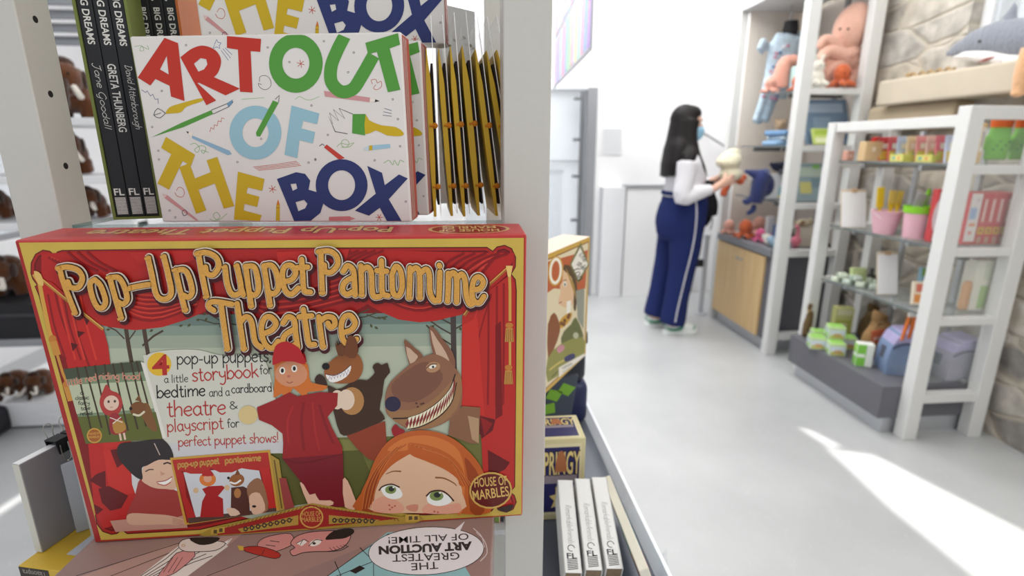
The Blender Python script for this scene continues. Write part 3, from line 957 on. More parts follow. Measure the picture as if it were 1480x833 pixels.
for k, (tx, x0, x1) in enumerate((('a', 117, 123), ('classic', 110, 130), ('fairy', 114, 131), ('tale', 118, 132), ('retold', 117, 135))):
    A.hand(tx, (x0, 570 + k * 7.5), (x1, 569 + k * 7.5), 3.4, .8, BK)
A.ell((137.5, 629), 11, 11, (196, 152, 66)); A.up().ell((137.5, 629), 9, 9, (160, 92, 40)); A.up().text('HOUSE OF', (130, 628), (145, 627), 3, (220, 176, 84)); A.text('MARBLES', (130, 633), (145, 632), 3, (220, 176, 84))

# boy at the table
A.up().poly([(188, 640), (210, 640), (236, 640), (255, 662), (268, 745), (210, 752), (192, 700)], (206, 206, 206), 0)
A.poly([(160, 752), (268, 742), (272, 762), (168, 768)], (190, 140, 124))
A.up().poly([(205, 690), (232, 704), (252, 707), (262, 716), (266, 744), (222, 750), (190, 752), (183, 746), (190, 728), (196, 716)], (158, 60, 56), 3)
A.poly([(184, 746), (192, 741), (216, 742), (244, 744), (266, 750), (266, 757), (240, 757), (210, 758), (188, 757)], (208, 164, 138), 3)
A.up().poly([(205, 690), (214, 660), (230, 656), (252, 662), (256, 690), (254, 706), (240, 706), (226, 705), (214, 700)], (216, 176, 150), 3)
A.up().poly([(170, 650), (176, 640), (198, 638), (232, 634), (246, 644), (252, 661), (246, 664), (230, 664), (214, 672), (206, 676), (207, 692), (196, 688), (182, 674), (173, 662)], (46, 38, 40), 3)
A.up().line([(224, 640), (232, 657)], 1.4, (190, 170, 160)); A.line([(211, 681), (217, 678), (223, 678)], 1.6, (70, 44, 38), sm=3); A.line([(237, 670), (243, 668), (248, 670)], 2.2, (60, 40, 36), sm=3)
A.poly([(228, 696), (240, 694), (249, 689), (247, 695), (238, 700)], (244, 240, 232), 2); A.line([(227, 696), (240, 694), (250, 688)], 1.2, (160, 70, 66), sm=3); A.line([(228, 698), (239, 701), (248, 696)], 1.4, (188, 96, 88), sm=3); A.poly([(232, 680), (240, 684), (234, 687)], (200, 150, 126))
for k in range(4):
    A.line([(250, 748 + k * 2.4), (266, 752 + k * 1.8)], .8, (170, 118, 98))

# the inset view of the theatre
A.up().poly([(246.5, 661), (391, 649.5), (404, 737), (268, 758)], (196, 150, 60)); A.up().poly([(250, 664), (388, 653), (400, 735), (271, 755)], RED_D)
A.up().poly([(266, 682), (374, 674), (388, 736), (284, 748)], (206, 208, 212))
A.poly([(250, 664), (388, 653), (391, 676), (380, 680), (362, 678), (350, 676), (336, 682), (318, 682), (306, 676), (294, 684), (276, 684), (264, 680), (256, 684)], (176, 44, 38), 0)
A.poly([(252, 672), (266, 684), (270, 716), (284, 746), (273, 754)], (176, 40, 36)); A.poly([(376, 676), (390, 674), (400, 735), (390, 738)], (186, 42, 38)); A.poly([(272, 748), (400, 733), (400, 738), (274, 756)], (84, 60, 52))
A.up().hand('pop-up puppet', (258, 675), (318, 669), 5.5, 2.0, (196, 146, 74)); A.hand('pantomime', (326, 669), (378, 665), 5.5, 2.0, (196, 146, 74))
A.poly([(293, 706), (302, 702), (322, 701), (326, 704), (316, 716), (323, 720), (324, 746), (290, 747), (293, 724), (298, 714)], (166, 32, 34)); A.ell((301, 692), 12, 10, (216, 122, 52)); A.up().ell((301, 691), 6, 5.5, (216, 160, 130)); A.poly([(293, 687), (296, 680), (303, 678), (308, 682), (309, 687)], (178, 36, 36), 2); A.ell((284, 708), 4, 4, (214, 180, 140)); A.ell((329, 704), 4, 4, (214, 180, 140))
A.poly([(335, 704), (352, 702), (360, 706), (362, 742), (334, 746)], (84, 46, 38)); A.ell((343, 693), 11, 9, (150, 92, 50), -15); A.poly([(340, 686), (344, 677), (348, 685)], (120, 70, 40)); A.up().line([(333, 696), (341, 698), (349, 693)], 2.6, (240, 236, 226), sm=3); A.ell((344, 712), 5, 7, (176, 120, 70)); A.ell((331, 690), 2, 2, (24, 20, 20)); A.poly([(328, 734), (340, 734), (348, 742), (334, 745)], (224, 190, 166), 2)
A.poly([(358, 702), (372, 690), (382, 700), (388, 736), (366, 740), (360, 720)], (150, 106, 78), 3); A.up().poly([(361, 716), (376, 712), (384, 736), (366, 742)], (222, 180, 152), 3); A.ell((368, 731), 3, 1.8, (40, 30, 28))
A.poly([(391, 656), (404, 664), (414, 735), (404, 738)], (168, 138, 60)); A.up().line([(397, 664), (408, 734)], 2, (104, 80, 40)); A.poly([(404, 690), (414, 690), (426, 732), (412, 736)], (150, 64, 60))

# girl puppet in red and the small brown puppet
A.up().poly([(499, 626), (557, 608), (559, 640), (548, 668), (532, 662), (515, 646)], (140, 58, 34))
A.poly([(474, 556), (487, 562), (500, 557), (514, 548), (530, 549), (536, 545), (542, 538), (539, 531), (541, 526), (547, 524), (552, 527), (560, 524), (562, 530), (564, 538), (556, 548), (553, 570), (549, 592), (557, 605), (530, 618), (505, 628), (492, 626), (484, 600), (478, 576)], (64, 40, 28), 2)
A.poly([(455, 548), (462, 540), (470, 546), (474, 560), (462, 562)], (60, 38, 28), 2)
A.up().ell((509, 579), 17.5, 20, (176, 126, 74)); A.poly([(486, 491), (490, 497), (496, 492), (502, 507), (491, 511)], (104, 60, 34), 2); A.poly([(500, 509), (503, 488), (508, 481), (516, 486), (519, 500), (515, 514)], (110, 62, 36), 2)
A.up().poly([(470, 532), (480, 520), (494, 511), (508, 507), (519, 513), (525, 527), (522, 542), (512, 551), (494, 554), (478, 551), (470, 543)], (150, 88, 46), 3)
A.up().poly([(471, 540), (484, 542), (498, 535), (507, 527), (507, 535), (501, 544), (488, 551), (477, 551)], (236, 230, 226), 2); A.ell((471.5, 529), 5.6, 5, (26, 22, 24)); A.ell((508, 513), 5.5, 3.4, (214, 186, 150), 10); A.up().ell((509, 513.5), 2.6, 2, (40, 34, 30)); A.line([(471, 540), (484, 542), (498, 535), (507, 527)], 1, (60, 34, 28), sm=3)
for i in range(7):
    x = 475 + i * 4.4
    A.line([(x, 549 - i * 1.1), (x + 2.2, 543 - i * 1.6), (x + 4.4, 548 - i * 1.6)], .7, (150, 130, 150))
A.up().poly([(397, 527), (404, 520), (440, 520), (447, 536), (450, 552), (474, 557), (466, 564), (446, 566), (440, 574), (424, 560), (416, 578), (408, 568), (396, 574), (398, 548)], (204, 110, 44), 2)
A.up().ell((421.5, 540), 23.5, 18.5, (206, 140, 104)); A.poly([(397, 524), (399, 503), (404, 494), (417, 490), (430, 496), (438, 504), (444, 523), (428, 519), (410, 519)], (176, 32, 38), 2)
A.up().ell((408.8, 535), 4.2, 5.2, (236, 232, 222)); A.ell((426, 532), 4.2, 5.2, (236, 232, 222)); A.up().ell((408.8, 535), 2.2, 3.2, (40, 30, 28)); A.ell((426, 532), 2.2, 3.2, (40, 30, 28)); A.ell((418, 543), 2.5, 2, (190, 110, 90)); A.line([(415, 551), (419, 553), (424, 551)], .9, (130, 50, 46), sm=3)
A.ell((359.5, 599), 14, 13.5, (212, 188, 132)); A.ell((501, 577), 12, 15, (222, 198, 176)); A.ell((488, 577), 10, 14, (222, 198, 176))
A.up().poly([(419, 566), (430, 572), (446, 569), (463, 566), (489, 567), (488, 585), (474, 602), (480, 617), (495, 645), (496, 658), (496.5, 690), (499, 731), (458, 734), (446, 712), (436, 696), (409, 662), (410, 640), (409, 626), (394, 614), (375, 606), (372, 588), (396, 578)], (150, 30, 34), 0)
A.up().poly([(409, 662), (496, 655), (497, 690), (499, 731), (458, 734), (436, 696)], (118, 22, 34)); A.line([(409, 662), (440, 668), (496, 655)], 1.4, (96, 16, 26), sm=3)
fold([(440, 580), (436, 610), (440, 650)], 4, (132, 24, 30)); fold([(462, 584), (470, 610), (482, 640)], 4, (130, 24, 30)); fold([(424, 586), (416, 610), (418, 640)], 3, (168, 38, 40)); fold([(452, 580), (456, 620), (462, 650)], 3, (166, 38, 40))
A.up().poly([(434, 697), (440, 700), (448, 714), (456, 712), (462, 722), (478, 722), (482, 728), (456, 736), (446, 728)], (224, 178, 150), 2); A.poly([(496, 692), (503, 694), (512, 716), (517, 734), (499, 732)], (222, 174, 146), 2)

# the big wolf
A.up().poly([(651, 602), (668, 586), (694, 588), (692, 640), (680, 640), (648, 628)], (134, 92, 66), 0); A.poly([(676, 600), (692, 604), (692, 640), (682, 634)], (176, 142, 108))
A.poly([(584, 493), (588, 492), (598, 501), (612, 514), (600, 522), (592, 527)], (130, 84, 62), 2); A.poly([(620.5, 472), (630, 476), (640, 490), (654, 508), (658, 530), (640, 528), (626, 512)], (132, 88, 68), 2)
A.up().poly([(587, 500), (600, 510), (604, 516), (593, 525)], (196, 166, 142), 2); A.poly([(622, 476), (632, 490), (644, 508), (650, 526), (632, 516)], (198, 166, 142), 2)
A.up().poly([(557, 573), (562, 556), (572, 544), (593, 526), (613, 515), (628, 511), (645, 518), (656, 529), (664, 540), (668, 560), (667, 582), (660, 596), (648, 607), (632, 615), (612, 620), (590, 619), (577, 612), (566, 604), (558, 594)], (140, 96, 72), 3)
A.up().poly([(566, 556), (590, 534), (616, 522), (640, 540), (630, 562), (600, 580), (574, 576)], (122, 80, 62), 3)
A.up().poly([(559, 584), (580, 592), (606, 588), (632, 572), (654, 548), (664, 538), (668, 562), (660, 590), (640, 610), (612, 619), (582, 614), (564, 602)], (152, 110, 74), 2)
A.up().poly([(586, 612), (592, 602), (612, 596), (634, 582), (650, 564), (657, 546), (658, 556), (652, 580), (638, 597), (620, 609), (604, 616), (590, 620)], (132, 44, 46), 0)
A.line([(568, 604), (590, 603), (612, 595), (634, 580), (650, 562), (658, 540)], 2, (44, 32, 30), sm=3); A.line([(590, 619), (604, 617), (621, 610), (640, 597), (654, 578), (660, 552)], 1.5, (50, 34, 30), sm=3)
A.up()
mu_, ml_ = [(590, 603), (612, 595), (634, 580), (650, 562), (657, 546)], [(588, 619), (604, 616), (620, 609), (638, 597), (652, 580), (658, 560)]
mu_, ml_ = smooth_pts(mu_, False, 8), smooth_pts(ml_, False, 7)
for i in range(0, 30, 2):
    a0, a1 = mu_[min(i, 30)], mu_[min(i + 2, 30)]; b_ = ml_[min(i + 1, 34)]
    tip = (a0 + a1) / 2 + (b_ - (a0 + a1) / 2) * .55
    A.poly([a0, tip, a1], (232, 224, 196))
    c0, c1 = ml_[min(i, 34)], ml_[min(i + 2, 34)]; tip = (c0 + c1) / 2 + (mu_[min(i + 1, 30)] - (c0 + c1) / 2) * .5
    A.poly([c0, c1, tip], (226, 216, 180))
A.ell((568, 583), 11.5, 11, (44, 40, 66), 10); A.ell((626, 530), 10.5, 7.5, (176, 132, 98), -15); A.up().ell((625.5, 529), 5.4, 2.6, (232, 228, 214), -18); A.ell((626, 529.5), 1.8, 1.8, (60, 60, 60)); A.line([(616, 532), (622, 526), (632, 525)], 1, (70, 46, 38), sm=3)
for p in ((602, 582), (604, 587), (609, 583), (612, 582)):
    A.ell(p, 1.8, 1.3, (84, 52, 42))
A.poly([(566, 620), (572, 612), (578, 618), (586, 622), (572, 632)], (150, 30, 38), 2)

# big-eyed girl looking up
HAIR, HAIR_D, HAIR_L = (186, 92, 38), (150, 66, 28), (206, 116, 56)
A.up().poly([(518, 738), (522, 712), (532, 690), (542, 664), (558, 640), (578, 627), (602, 621), (630, 623), (655, 633), (676, 650), (694, 672), (704, 700), (708, 740), (640, 740)], HAIR, 3)
A.up().poly([(560, 650), (580, 634), (610, 628), (640, 634), (664, 652), (672, 690), (668, 738), (660, 738), (662, 690), (640, 660), (610, 644), (586, 650)], HAIR_L, 3)
A.poly([(524, 738), (530, 704), (544, 676), (548, 690), (542, 736)], HAIR_D, 3); A.poly([(672, 660), (694, 690), (700, 738), (680, 738), (676, 690)], HAIR_D, 3)
A.up().poly([(542, 738), (541, 722), (544, 706), (552, 688), (566, 672), (584, 660), (596, 655), (612, 662), (632, 670), (652, 682), (664, 696), (668, 712), (664, 738)], (222, 180, 148), 3)
A.up().poly([(590, 640), (594, 656), (612, 664), (640, 676), (660, 690), (664, 700), (672, 700), (668, 676), (650, 656), (624, 644), (604, 640)], HAIR, 3)
for i in range(7):
    fold([(592 + i * 3, 641 + i), (622 + i * 4, 648 + i * 2), (652 + i * 3, 668 + i * 3), (670 + i * 2, 700)], 1, HAIR_D if i % 2 else HAIR_L)
    fold([(590 - i * 3, 640 + i), (566 - i * 3, 658 + i * 2), (548 - i * 3, 690 + i * 2), (536 - i * 2, 734)], 1, HAIR_D if i % 2 else HAIR_L)
A.up().poly([(542, 738), (542, 722), (560, 716), (582, 728), (580, 740)], (224, 160, 134), 3); A.poly([(612, 740), (620, 726), (650, 728), (664, 726), (663, 740)], (224, 158, 132), 3); A.poly([(588, 730), (604, 728), (602, 738), (590, 736)], (206, 136, 110), 3)
A.up().poly([(551, 705), (558, 701), (568, 700), (578, 705), (582, 714), (577, 719), (566, 720), (556, 715)], (240, 238, 232), 3); A.poly([(617, 718), (622, 711), (634, 709), (646, 714), (653, 722), (646, 728), (632, 730), (620, 726)], (240, 238, 232), 3)
A.up().ell((565, 706.5), 8, 6, (128, 146, 84)); A.ell((631, 715.5), 10, 7, (128, 146, 84)); A.up().ell((566, 705.5), 4.2, 3.6, (48, 52, 48)); A.ell((632, 714), 5, 4, (48, 52, 48)); A.up().ell((569, 703), 1.4, 1.2, (240, 240, 235)); A.ell((636, 711), 1.6, 1.3, (240, 240, 235))
A.line([(548, 708), (553, 702), (566, 698.5), (578, 703)], 2, (70, 40, 32), sm=3); A.line([(616, 716), (624, 709), (638, 708), (648, 714), (656, 723)], 2.2, (70, 40, 32), sm=3)
A.line([(558, 684), (568, 680), (580, 680)], 2, (140, 84, 48), sm=3, taper=(.5, 1)); A.line([(629, 689), (642, 690), (656, 697), (660, 701)], 2.4, (140, 84, 48), sm=3, taper=(1, .5))
for p in ((563, 729), (567, 732), (571, 730), (564, 735), (628, 738), (633, 739)):
    A.ell(p, 1.5, 1.3, (186, 92, 76))

# round badge, the gilt pediment, the gold title
A.up().ell((709, 707.5), 31, 26.5, (204, 164, 84), -6); A.up().ell((709, 707.5), 28.5, 24, (96, 24, 22), -6)
A.up().text('HOUSE OF', (686, 703), (733, 699), 13, (214, 176, 100), .008); A.text('MARBLES', (684, 722), (736, 715), 14, (214, 176, 100), .01)
A.poly([(718, 735), (730, 730), (742, 728), (738, 736), (728, 738)], (52, 30, 26), 2)
PED = [(289, 772), (306, 764), (451, 726), (580, 746), (601, 742), (612, 750), (600, 755), (451, 768), (300, 778)]
A.up().poly(PED, (176, 142, 60)); A.up().poly([(312, 765), (451, 730), (578, 748), (451, 762), (316, 772)], (158, 40, 38)); A.up().poly([(345, 763), (432, 743), (432, 757), (350, 768)], (180, 146, 66)); A.poly([(476, 743), (550, 750), (540, 753), (476, 756)], (180, 146, 66))
A.up()
for x0, x1, y, s in ((352, 430, 755, -.2), (480, 545, 750, .02)):
    n = int((x1 - x0) / 9)
    for i in range(n):
        cx = x0 + 4 + i * 9; cy = y + (cx - (x0 + x1) / 2) * s + 1
        A.ell((cx, cy), 3.4, 3.6, (58, 54, 52), 0, 12, hole=(1.6, 1.6)); A.line([(cx, cy + 3), (cx + 5, cy - 2)], 1.3, (60, 56, 54))
A.ell((451, 746), 19, 18, (160, 44, 40)); A.up().ell((451, 746), 17, 16, (206, 164, 82), 0, 20, hole=(15, 14)); A.text('HOUSE OF', (438, 745), (464, 744), 7, (210, 170, 90)); A.text('MARBLES', (437, 753), (465, 752), 7, (210, 170, 90))
for k in range(24):
    A.line([(312 + k * 5.8, 766 - k * 1.5), (315 + k * 5.8, 762 - k * 1.5)], .8, (96, 66, 34)); A.line([(452 + k * 5.3, 728 + k * .85), (455 + k * 5.3, 732 + k * .85)], .8, (96, 66, 34))
A.poly([(586, 742), (606, 742), (606, 752), (586, 753)], (196, 158, 70)); A.poly([(306, 763), (326, 759), (326, 768), (306, 771)], (196, 158, 70))
for x, y in ((591, 744.5), (599, 744.5), (310, 764), (318, 762)):
    A.poly([(x, y), (x + 5, y - .4), (x + 5, y + 5), (x, y + 5.4)], (92, 74, 44))
A.build('printed_picture', pb)

T = Art(MP, clip=(0.0012, PW - .0012, -PH + .0012, -0.0012)); T.k = A.k + .5
TI = [  # each stroke of the gilt title: points of the photo, closed?
 [(92.5, 386.5), (98, 407), (114.5, 450)], [(90, 386), (104, 384), (119, 389), (125, 401), (119, 413), (108, 413), (104, 405)],
 [(142.5, 402), (151, 411), (158, 432), (154, 442), (146, 441), (139, 426), (136, 408), (142.5, 402)],
 [(164, 399), (171, 425), (180.5, 457)], [(164, 399.5), (176, 399), (184, 410), (189, 429), (183, 437), (176, 434)],
 [(193, 414), (207, 411), (220, 409)],
 [(219, 371), (224, 393), (231, 424), (243, 430), (252, 421), (248, 396), (241.5, 369)],
 [(258, 388.5), (264, 415), (272, 446)], [(258, 389), (270, 388), (277, 397), (282, 418), (277, 427), (269, 424)],
 [(291, 365), (296, 394), (302.5, 426)], [(288, 365), (302, 363), (316, 370), (320, 383), (312, 395), (303, 393), (301, 384)],
 [(329, 384), (332, 407), (338, 422), (347, 423), (352, 414), (346, 382)], [(352, 414), (355, 424)],
 [(358.5, 383), (362, 410), (366.5, 440)], [(358, 383), (369, 383), (374, 392), (377, 414), (372, 424), (364, 422)],
 [(384.5, 382), (389, 410), (393.5, 439)], [(384, 382.5), (395, 381.5), (402, 391), (405.5, 412), (399, 422), (391, 420)],
 [(413, 405), (424, 402), (430, 392), (424, 382), (415, 383), (411, 394), (414, 415), (423, 423), (434, 414)],
 [(438.5, 373), (440, 395), (442, 417), (451, 420)], [(432, 385), (447, 384)],
 [(466, 362), (467, 394), (468, 421)], [(462, 362), (478, 361), (488, 368), (490, 380), (481, 391), (472, 390), (471, 381)],
 [(498, 390), (504, 382), (512, 388), (514, 405), (515, 424)], [(513, 398), (500, 406), (497, 417), (503, 423), (512, 419)],
 [(523, 382), (524, 403), (524.5, 424)], [(523, 390), (532, 384), (538, 392), (539, 415), (542, 426), (550, 426)],
 [(552.5, 375), (553, 400), (554, 421), (562, 425)], [(546, 389), (560, 390)],
 [(567.5, 395), (573, 383), (580, 390), (582, 412), (577, 425), (569, 420), (567.5, 395)],
 [(593.5, 385), (593, 406), (592, 428)], [(593, 391), (602, 385), (607, 394), (607.5, 428)], [(607, 394), (616, 387), (621, 395), (622, 420), (628, 432), (634, 430)],
 [(636, 391), (635.5, 410), (634.5, 432)], [(635, 381.2), (635.8, 382.8)],
 [(648, 393), (648, 412), (647, 433)], [(648, 399), (655, 392), (660, 401), (660, 434)], [(660, 401), (667, 394), (672, 403), (674, 425), (679, 437), (685, 435)],
 [(684, 417), (694, 414), (698, 405), (692, 398), (685, 402), (682, 417), (684, 431), (692, 435), (699, 426)],
 [(313, 446), (306, 441), (308, 434.5), (318, 433.5), (339, 437)], [(323.5, 437), (328, 470), (332.5, 501)],
 [(346.5, 436), (351, 468), (356, 501)], [(350, 464), (359, 455), (367, 462), (372, 490), (381, 499)],
 [(382, 480), (396, 474), (402, 464), (394, 455), (385, 458), (381, 474), (386, 493), (396, 500), (405, 490)],
 [(412, 464), (419, 455), (428, 460), (430, 478), (433, 499)], [(429, 472), (415, 481), (412, 491), (419, 499), (430, 494)],
 [(441, 444.5), (445, 470), (449, 493), (457, 494.5)], [(435, 455), (453, 453.5)],
 [(463, 455), (466, 478), (469, 498)], [(464, 462), (474, 455), (484, 457), (486, 466), (480, 470), (476, 464)],
 [(497, 478), (510, 473), (515, 463), (508, 453), (499, 456), (495, 470), (498, 488), (507, 495), (517, 487)]]
def spaced(pts):
    return [(p[0], p[1]) for p in pts]
gold_leaf = mat('gilt_lettering', (208, 152, 66), .36, 0, .5, var=.30, scale=700)
SER = [((87, 385), (94, 385)), ((110.5, 451), (119, 448)), ((159, 399.5), (166, 397.5)), ((176, 459), (185, 455)), ((193, 410), (193, 418)), ((220.5, 405.5), (221, 412.5)), ((214.5, 372), (224, 370)), ((237, 369.5), (246, 367.5)), ((253, 389), (261, 387)), ((268, 447), (277, 444)), ((285.5, 365.5), (293, 364.5)), ((298, 427.5), (307, 425)), ((324.5, 384.5), (333, 383)), ((341.5, 382.5), (350, 381)), ((362, 441), (371, 439)), ((389, 440), (398, 438)), ((460, 361.5), (468, 361)), ((463, 421.5), (473, 420.5)), ((328, 503), (337, 500)), ((342, 436.5), (350, 435)), ((352, 502), (361, 499.5)), ((465, 499), (474, 497)), ((588, 428.5), (597, 428)), ((603, 428.5), (612, 428)), ((519, 382), (527, 382)), ((520, 424.5), (529, 424))]
def lay(w, ws, col, dx=0, dy=0):
    for st in TI:
        T.line([(p[0] + dx, p[1] + dy) for p in st], w, col, sm=5 if len(st) > 2 else 0, cap=True)
    for a, b in SER:
        T.line([(a[0] + dx, a[1] + dy), (b[0] + dx, b[1] + dy)], ws, col)
lay(16, 11, (70, 16, 24), 1.5, 4); T.up()
lay(12.6, 8.6, (240, 226, 210)); T.up()
lay(9.8, 5.8, (62, 34, 24)); T.up()
lay(7.8, 3.9, gold_leaf)
T.up()   # the puppets' tops stand in front of the lettering
T.poly([(397, 524), (399, 503), (404, 494), (417, 490), (430, 496), (438, 504), (444, 523), (428, 519), (410, 519)], (176, 32, 38), 2)
T.poly([(486, 491), (490, 497), (496, 492), (502, 507), (491, 511)], (104, 60, 34), 2); T.poly([(500, 509), (503, 488), (508, 481), (516, 486), (519, 500), (515, 514)], (110, 62, 36), 2)
T.build('title_lettering', pb)

# lettering on the red top of the box, seen at a grazing angle and upside down
TOP = Art(MP, at=(0, 0, 0), u=(1, 0, 0), v=(0, 1, 0), n=(0, 0, 1), clip=(0.002, PW - .002, 0.002, PD - .002))
m2 = Matrix.Identity(4)
def top_text(body, x0, x1, y0, y1, col, bold=.02):
    vs, fs, W = text_mesh(body, bold)
    TOP.tris([(x1 - (x1 - x0) * v[0] / W, y1 - (y1 - y0) * v[1]) for v in vs], fs, ink(col))
TOP.uvpoly([(.02, .012), (.30, .012), (.30, .044), (.02, .044)], (178, 56, 58)); TOP.up()
top_text('Pop-Up Puppet Theatre', .035, .285, .016, .040, (96, 40, 36), .05); TOP.up()
top_text('Pop-Up Puppet Theatre', .035, .285, .016, .040, (206, 164, 104), .02)
cx, cy = .352, .0265
TOP.uvpoly([(cx + .036 * math.cos(a * .21), cy + .022 * math.sin(a * .21)) for a in range(30)], (206, 166, 110)); TOP.up()
TOP.uvpoly([(cx + .033 * math.cos(a * .21), cy + .020 * math.sin(a * .21)) for a in range(30)], (150, 44, 42)); TOP.up()
top_text('HOUSE OF', cx - .026, cx + .026, cy - .012, cy - .001, (214, 180, 120), .02); top_text('MARBLES', cx - .024, cx + .024, cy + .002, cy + .014, (214, 180, 120), .02)
TOP.build('top_print', pb)
# ================================================================== art boxes on the glass shelf
sA = 1.0
EYEv = EYE
posA = EYE + (Vector((-0.2888, 0.5323, 1.4146)) - Vector((0, 0, 1.32))) * sA
MA = pose(posA, -7.75, 0.5, -0.35)
AW, AH, AD = 0.24, 0.1629, 0.026
W_BOX = mat('white_box_board', (226, 221, 216), .35, 0, .4)
R_BOX = mat('red_box_side', (186, 78, 66), .4, var=.06, scale=60)
def art_box_parts():
    m = MB(); m.rbox(0, AW, 0, AD, -AH, 0, W_BOX, .0016, 2)
    m.box(AW - .0005, AW + .0006, .003, AD - .001, -AH + .002, -.002, R_BOX)
    return m
ab = thing('art_game_box', 'white boxed art game with big coloured letters, nearest on the glass shelf', 'game box', mtx=MA, group='white art game boxes')
art_box_parts().build('box_body', ab)
B = Art(MA, clip=(.0012, AW - .0012, -AH + .0012, -.0012))
def z1(*q): return [(180 + a / 2.45, b / 2.45) for a, b in q]
def z2(*q): return [(380 + a / 2.45, b / 2.45) for a, b in q]
aR, aG, aB, aY, aN, aP = (190, 52, 38), (84, 152, 62), (150, 190, 204), (204, 172, 30), (44, 54, 108), (206, 148, 148)
# small doodles first
def scrib(pts, w, col, sm=4): B.line(pts, w, col, sm=sm)
scrib(z1((35, 165), (60, 162), (68, 178), (55, 180), (60, 165), (85, 175), (80, 160)), .8, (150, 180, 130))
scrib(z1((60, 318), (75, 328), (80, 322), (92, 340), (100, 334), (108, 352), (118, 350), (120, 368)), .8, (90, 100, 130), 0)
scrib(z1((318, 158), (322, 150), (326, 140), (331, 150), (342, 152), (335, 162), (338, 172), (326, 166), (314, 172), (318, 160)), .8, (80, 100, 150), 0)
for a in ((342, 178, 368, 214), (348, 172, 376, 206), (356, 170, 381, 194)):
    scrib(z1(a[:2], a[2:]), .7, (80, 100, 150), 0)
scrib(z1((478, 290), (480, 272), (500, 268), (516, 282), (518, 304), (500, 318), (480, 310), (474, 296), (486, 300)), .8, (90, 90, 90))
scrib(z1((415, 352), (495, 346)), .8, (150, 190, 130), 0)
scrib(z1((604, 352), (620, 342), (640, 352), (660, 354), (690, 342)), .8, (150, 190, 130))
scrib(z1((302, 468), (306, 452), (316, 458), (318, 442), (328, 446), (332, 428), (342, 432), (344, 418), (354, 420)), .8, (190, 90, 70), 0)
scrib(z1((232, 512), (250, 508), (266, 524), (258, 540), (248, 530), (270, 516), (288, 524), (280, 544), (272, 532), (298, 540)), .8, (130, 180, 110))
for i in range(4):
    scrib(z1((455 + i * 6, 592 + i * 4), (540, 582 + i * 5), (610 + i * 5, 571 + i * 5)), .8, (190, 90, 70), 0)
scrib(z1((184, 676), (192, 664), (206, 668), (212, 684), (204, 698), (186, 694), (178, 682)), .8, (190, 90, 70))
scrib(z1((302, 776), (320, 782), (338, 768), (326, 752), (314, 764), (332, 780), (364, 756)), .8, (130, 180, 110))
for cx, cy, s in ((524, 670, 14), (624, 226, 14)):
    for k in range(3):
        a = k * 1.05 + .3
        scrib(z1((cx - s * math.cos(a), cy - s * math.sin(a)), (cx + s * math.cos(a), cy + s * math.sin(a))), .9, (190, 80, 60), 0)
for k in range(3):
    a = k * 1.05
    scrib(z2((412 - 13 * math.cos(a), 770 - 13 * math.sin(a)), (412 + 13 * math.cos(a), 770 + 13 * math.sin(a))), .9, (190, 80, 60), 0)
scrib(z2((388, 298), (384, 284), (400, 282), (406, 294), (418, 288), (420, 306), (404, 318), (392, 312), (400, 300)), .8, (190, 90, 70))
for i in range(3):
    scrib(z2((424 + i * 3, 408 - i * 12), (456, 412 - i * 10)), .8, (80, 90, 120), 0)
scrib(z2((262, 520), (276, 508), (300, 512), (322, 506), (306, 520), (278, 522)), .8, (150, 180, 120)); B.ell(z2((291, 508))[0], 6, 6, (150, 180, 120), hole=(5.2, 5.2))
scrib(z2((428, 578), (446, 568), (460, 584), (466, 568), (478, 586), (486, 568), (500, 574)), .8, (130, 180, 110))
for x, y in ((218, 160), (132, 322), (98, 450), (120, 534), (122, 565), (160, 746), (180, 770), (507, 168), (584, 220), (484, 492), (400, 574), (662, 374), (652, 576), (676, 566)):
    B.ell(z1((x, y))[0], 1.6, 1.6, (120, 110, 120), hole=(.9, .9), n=10)
for x, y in ((216, 146), (322, 186), (302, 256), (460, 352), (478, 422), (230, 478), (486, 518), (186, 564), (396, 568), (506, 714)):
    B.ell(z2((x, y))[0], 1.6, 1.6, (120, 110, 120), hole=(.9, .9), n=10)
B.up()
B.poly(z1((146, 402), (160, 380), (200, 366), (270, 348), (276, 358), (220, 378), (200, 398), (165, 402)), aY, 3); B.line(z1((146, 402), (118, 384), (104, 408), (126, 418), (146, 400)), .9, (60, 60, 70), 2); B.line(z1((105, 408), (130, 400)), .8, (60, 60, 70))
B.poly(z1((97, 486), (200, 436), (308, 390), (314, 404), (210, 450)), aG); B.line(z1((308, 390), (362, 368), (380, 356), (384, 362), (370, 378), (314, 404)), .9, (60, 60, 70)); B.poly(z1((362, 368), (384, 352), (380, 370), (368, 378)), (110, 150, 180))
B.poly(z1((238, 480), (250, 484), (372, 534), (380, 546), (366, 550), (240, 490)), (142, 176, 200)); B.poly(z1((218, 465), (244, 470), (238, 486)), (238, 226, 214)); B.poly(z1((218, 465), (228, 467), (226, 474)), (40, 40, 46))
B.poly(z1((466, 470), (526, 356), (546, 364), (480, 484), (468, 482)), aG); B.line(z1((534, 352), (548, 338), (546, 362)), 1, (80, 90, 80))
B.poly(z1((140, 700), (150, 690), (262, 780), (256, 790)), aP); B.poly(z1((134, 686), (152, 690), (142, 702)), (226, 196, 190)); B.line(z1((204, 748), (216, 744), (222, 758), (210, 764), (204, 750)), .9, (80, 70, 80), 3)
B.poly(z1((538, 726), (550, 726), (550, 782), (536, 782)), aY); B.poly(z1((538, 726), (544, 706), (550, 726)), (210, 120, 40)); B.line(z1((537, 736), (550, 736)), 1.2, (190, 110, 30))
B.poly(z1((706, 522), (716, 512), (748, 536), (780, 560), (760, 566)), (196, 64, 50)); B.line(z1((690, 518), (700, 510), (708, 516)), .9, (80, 70, 70))
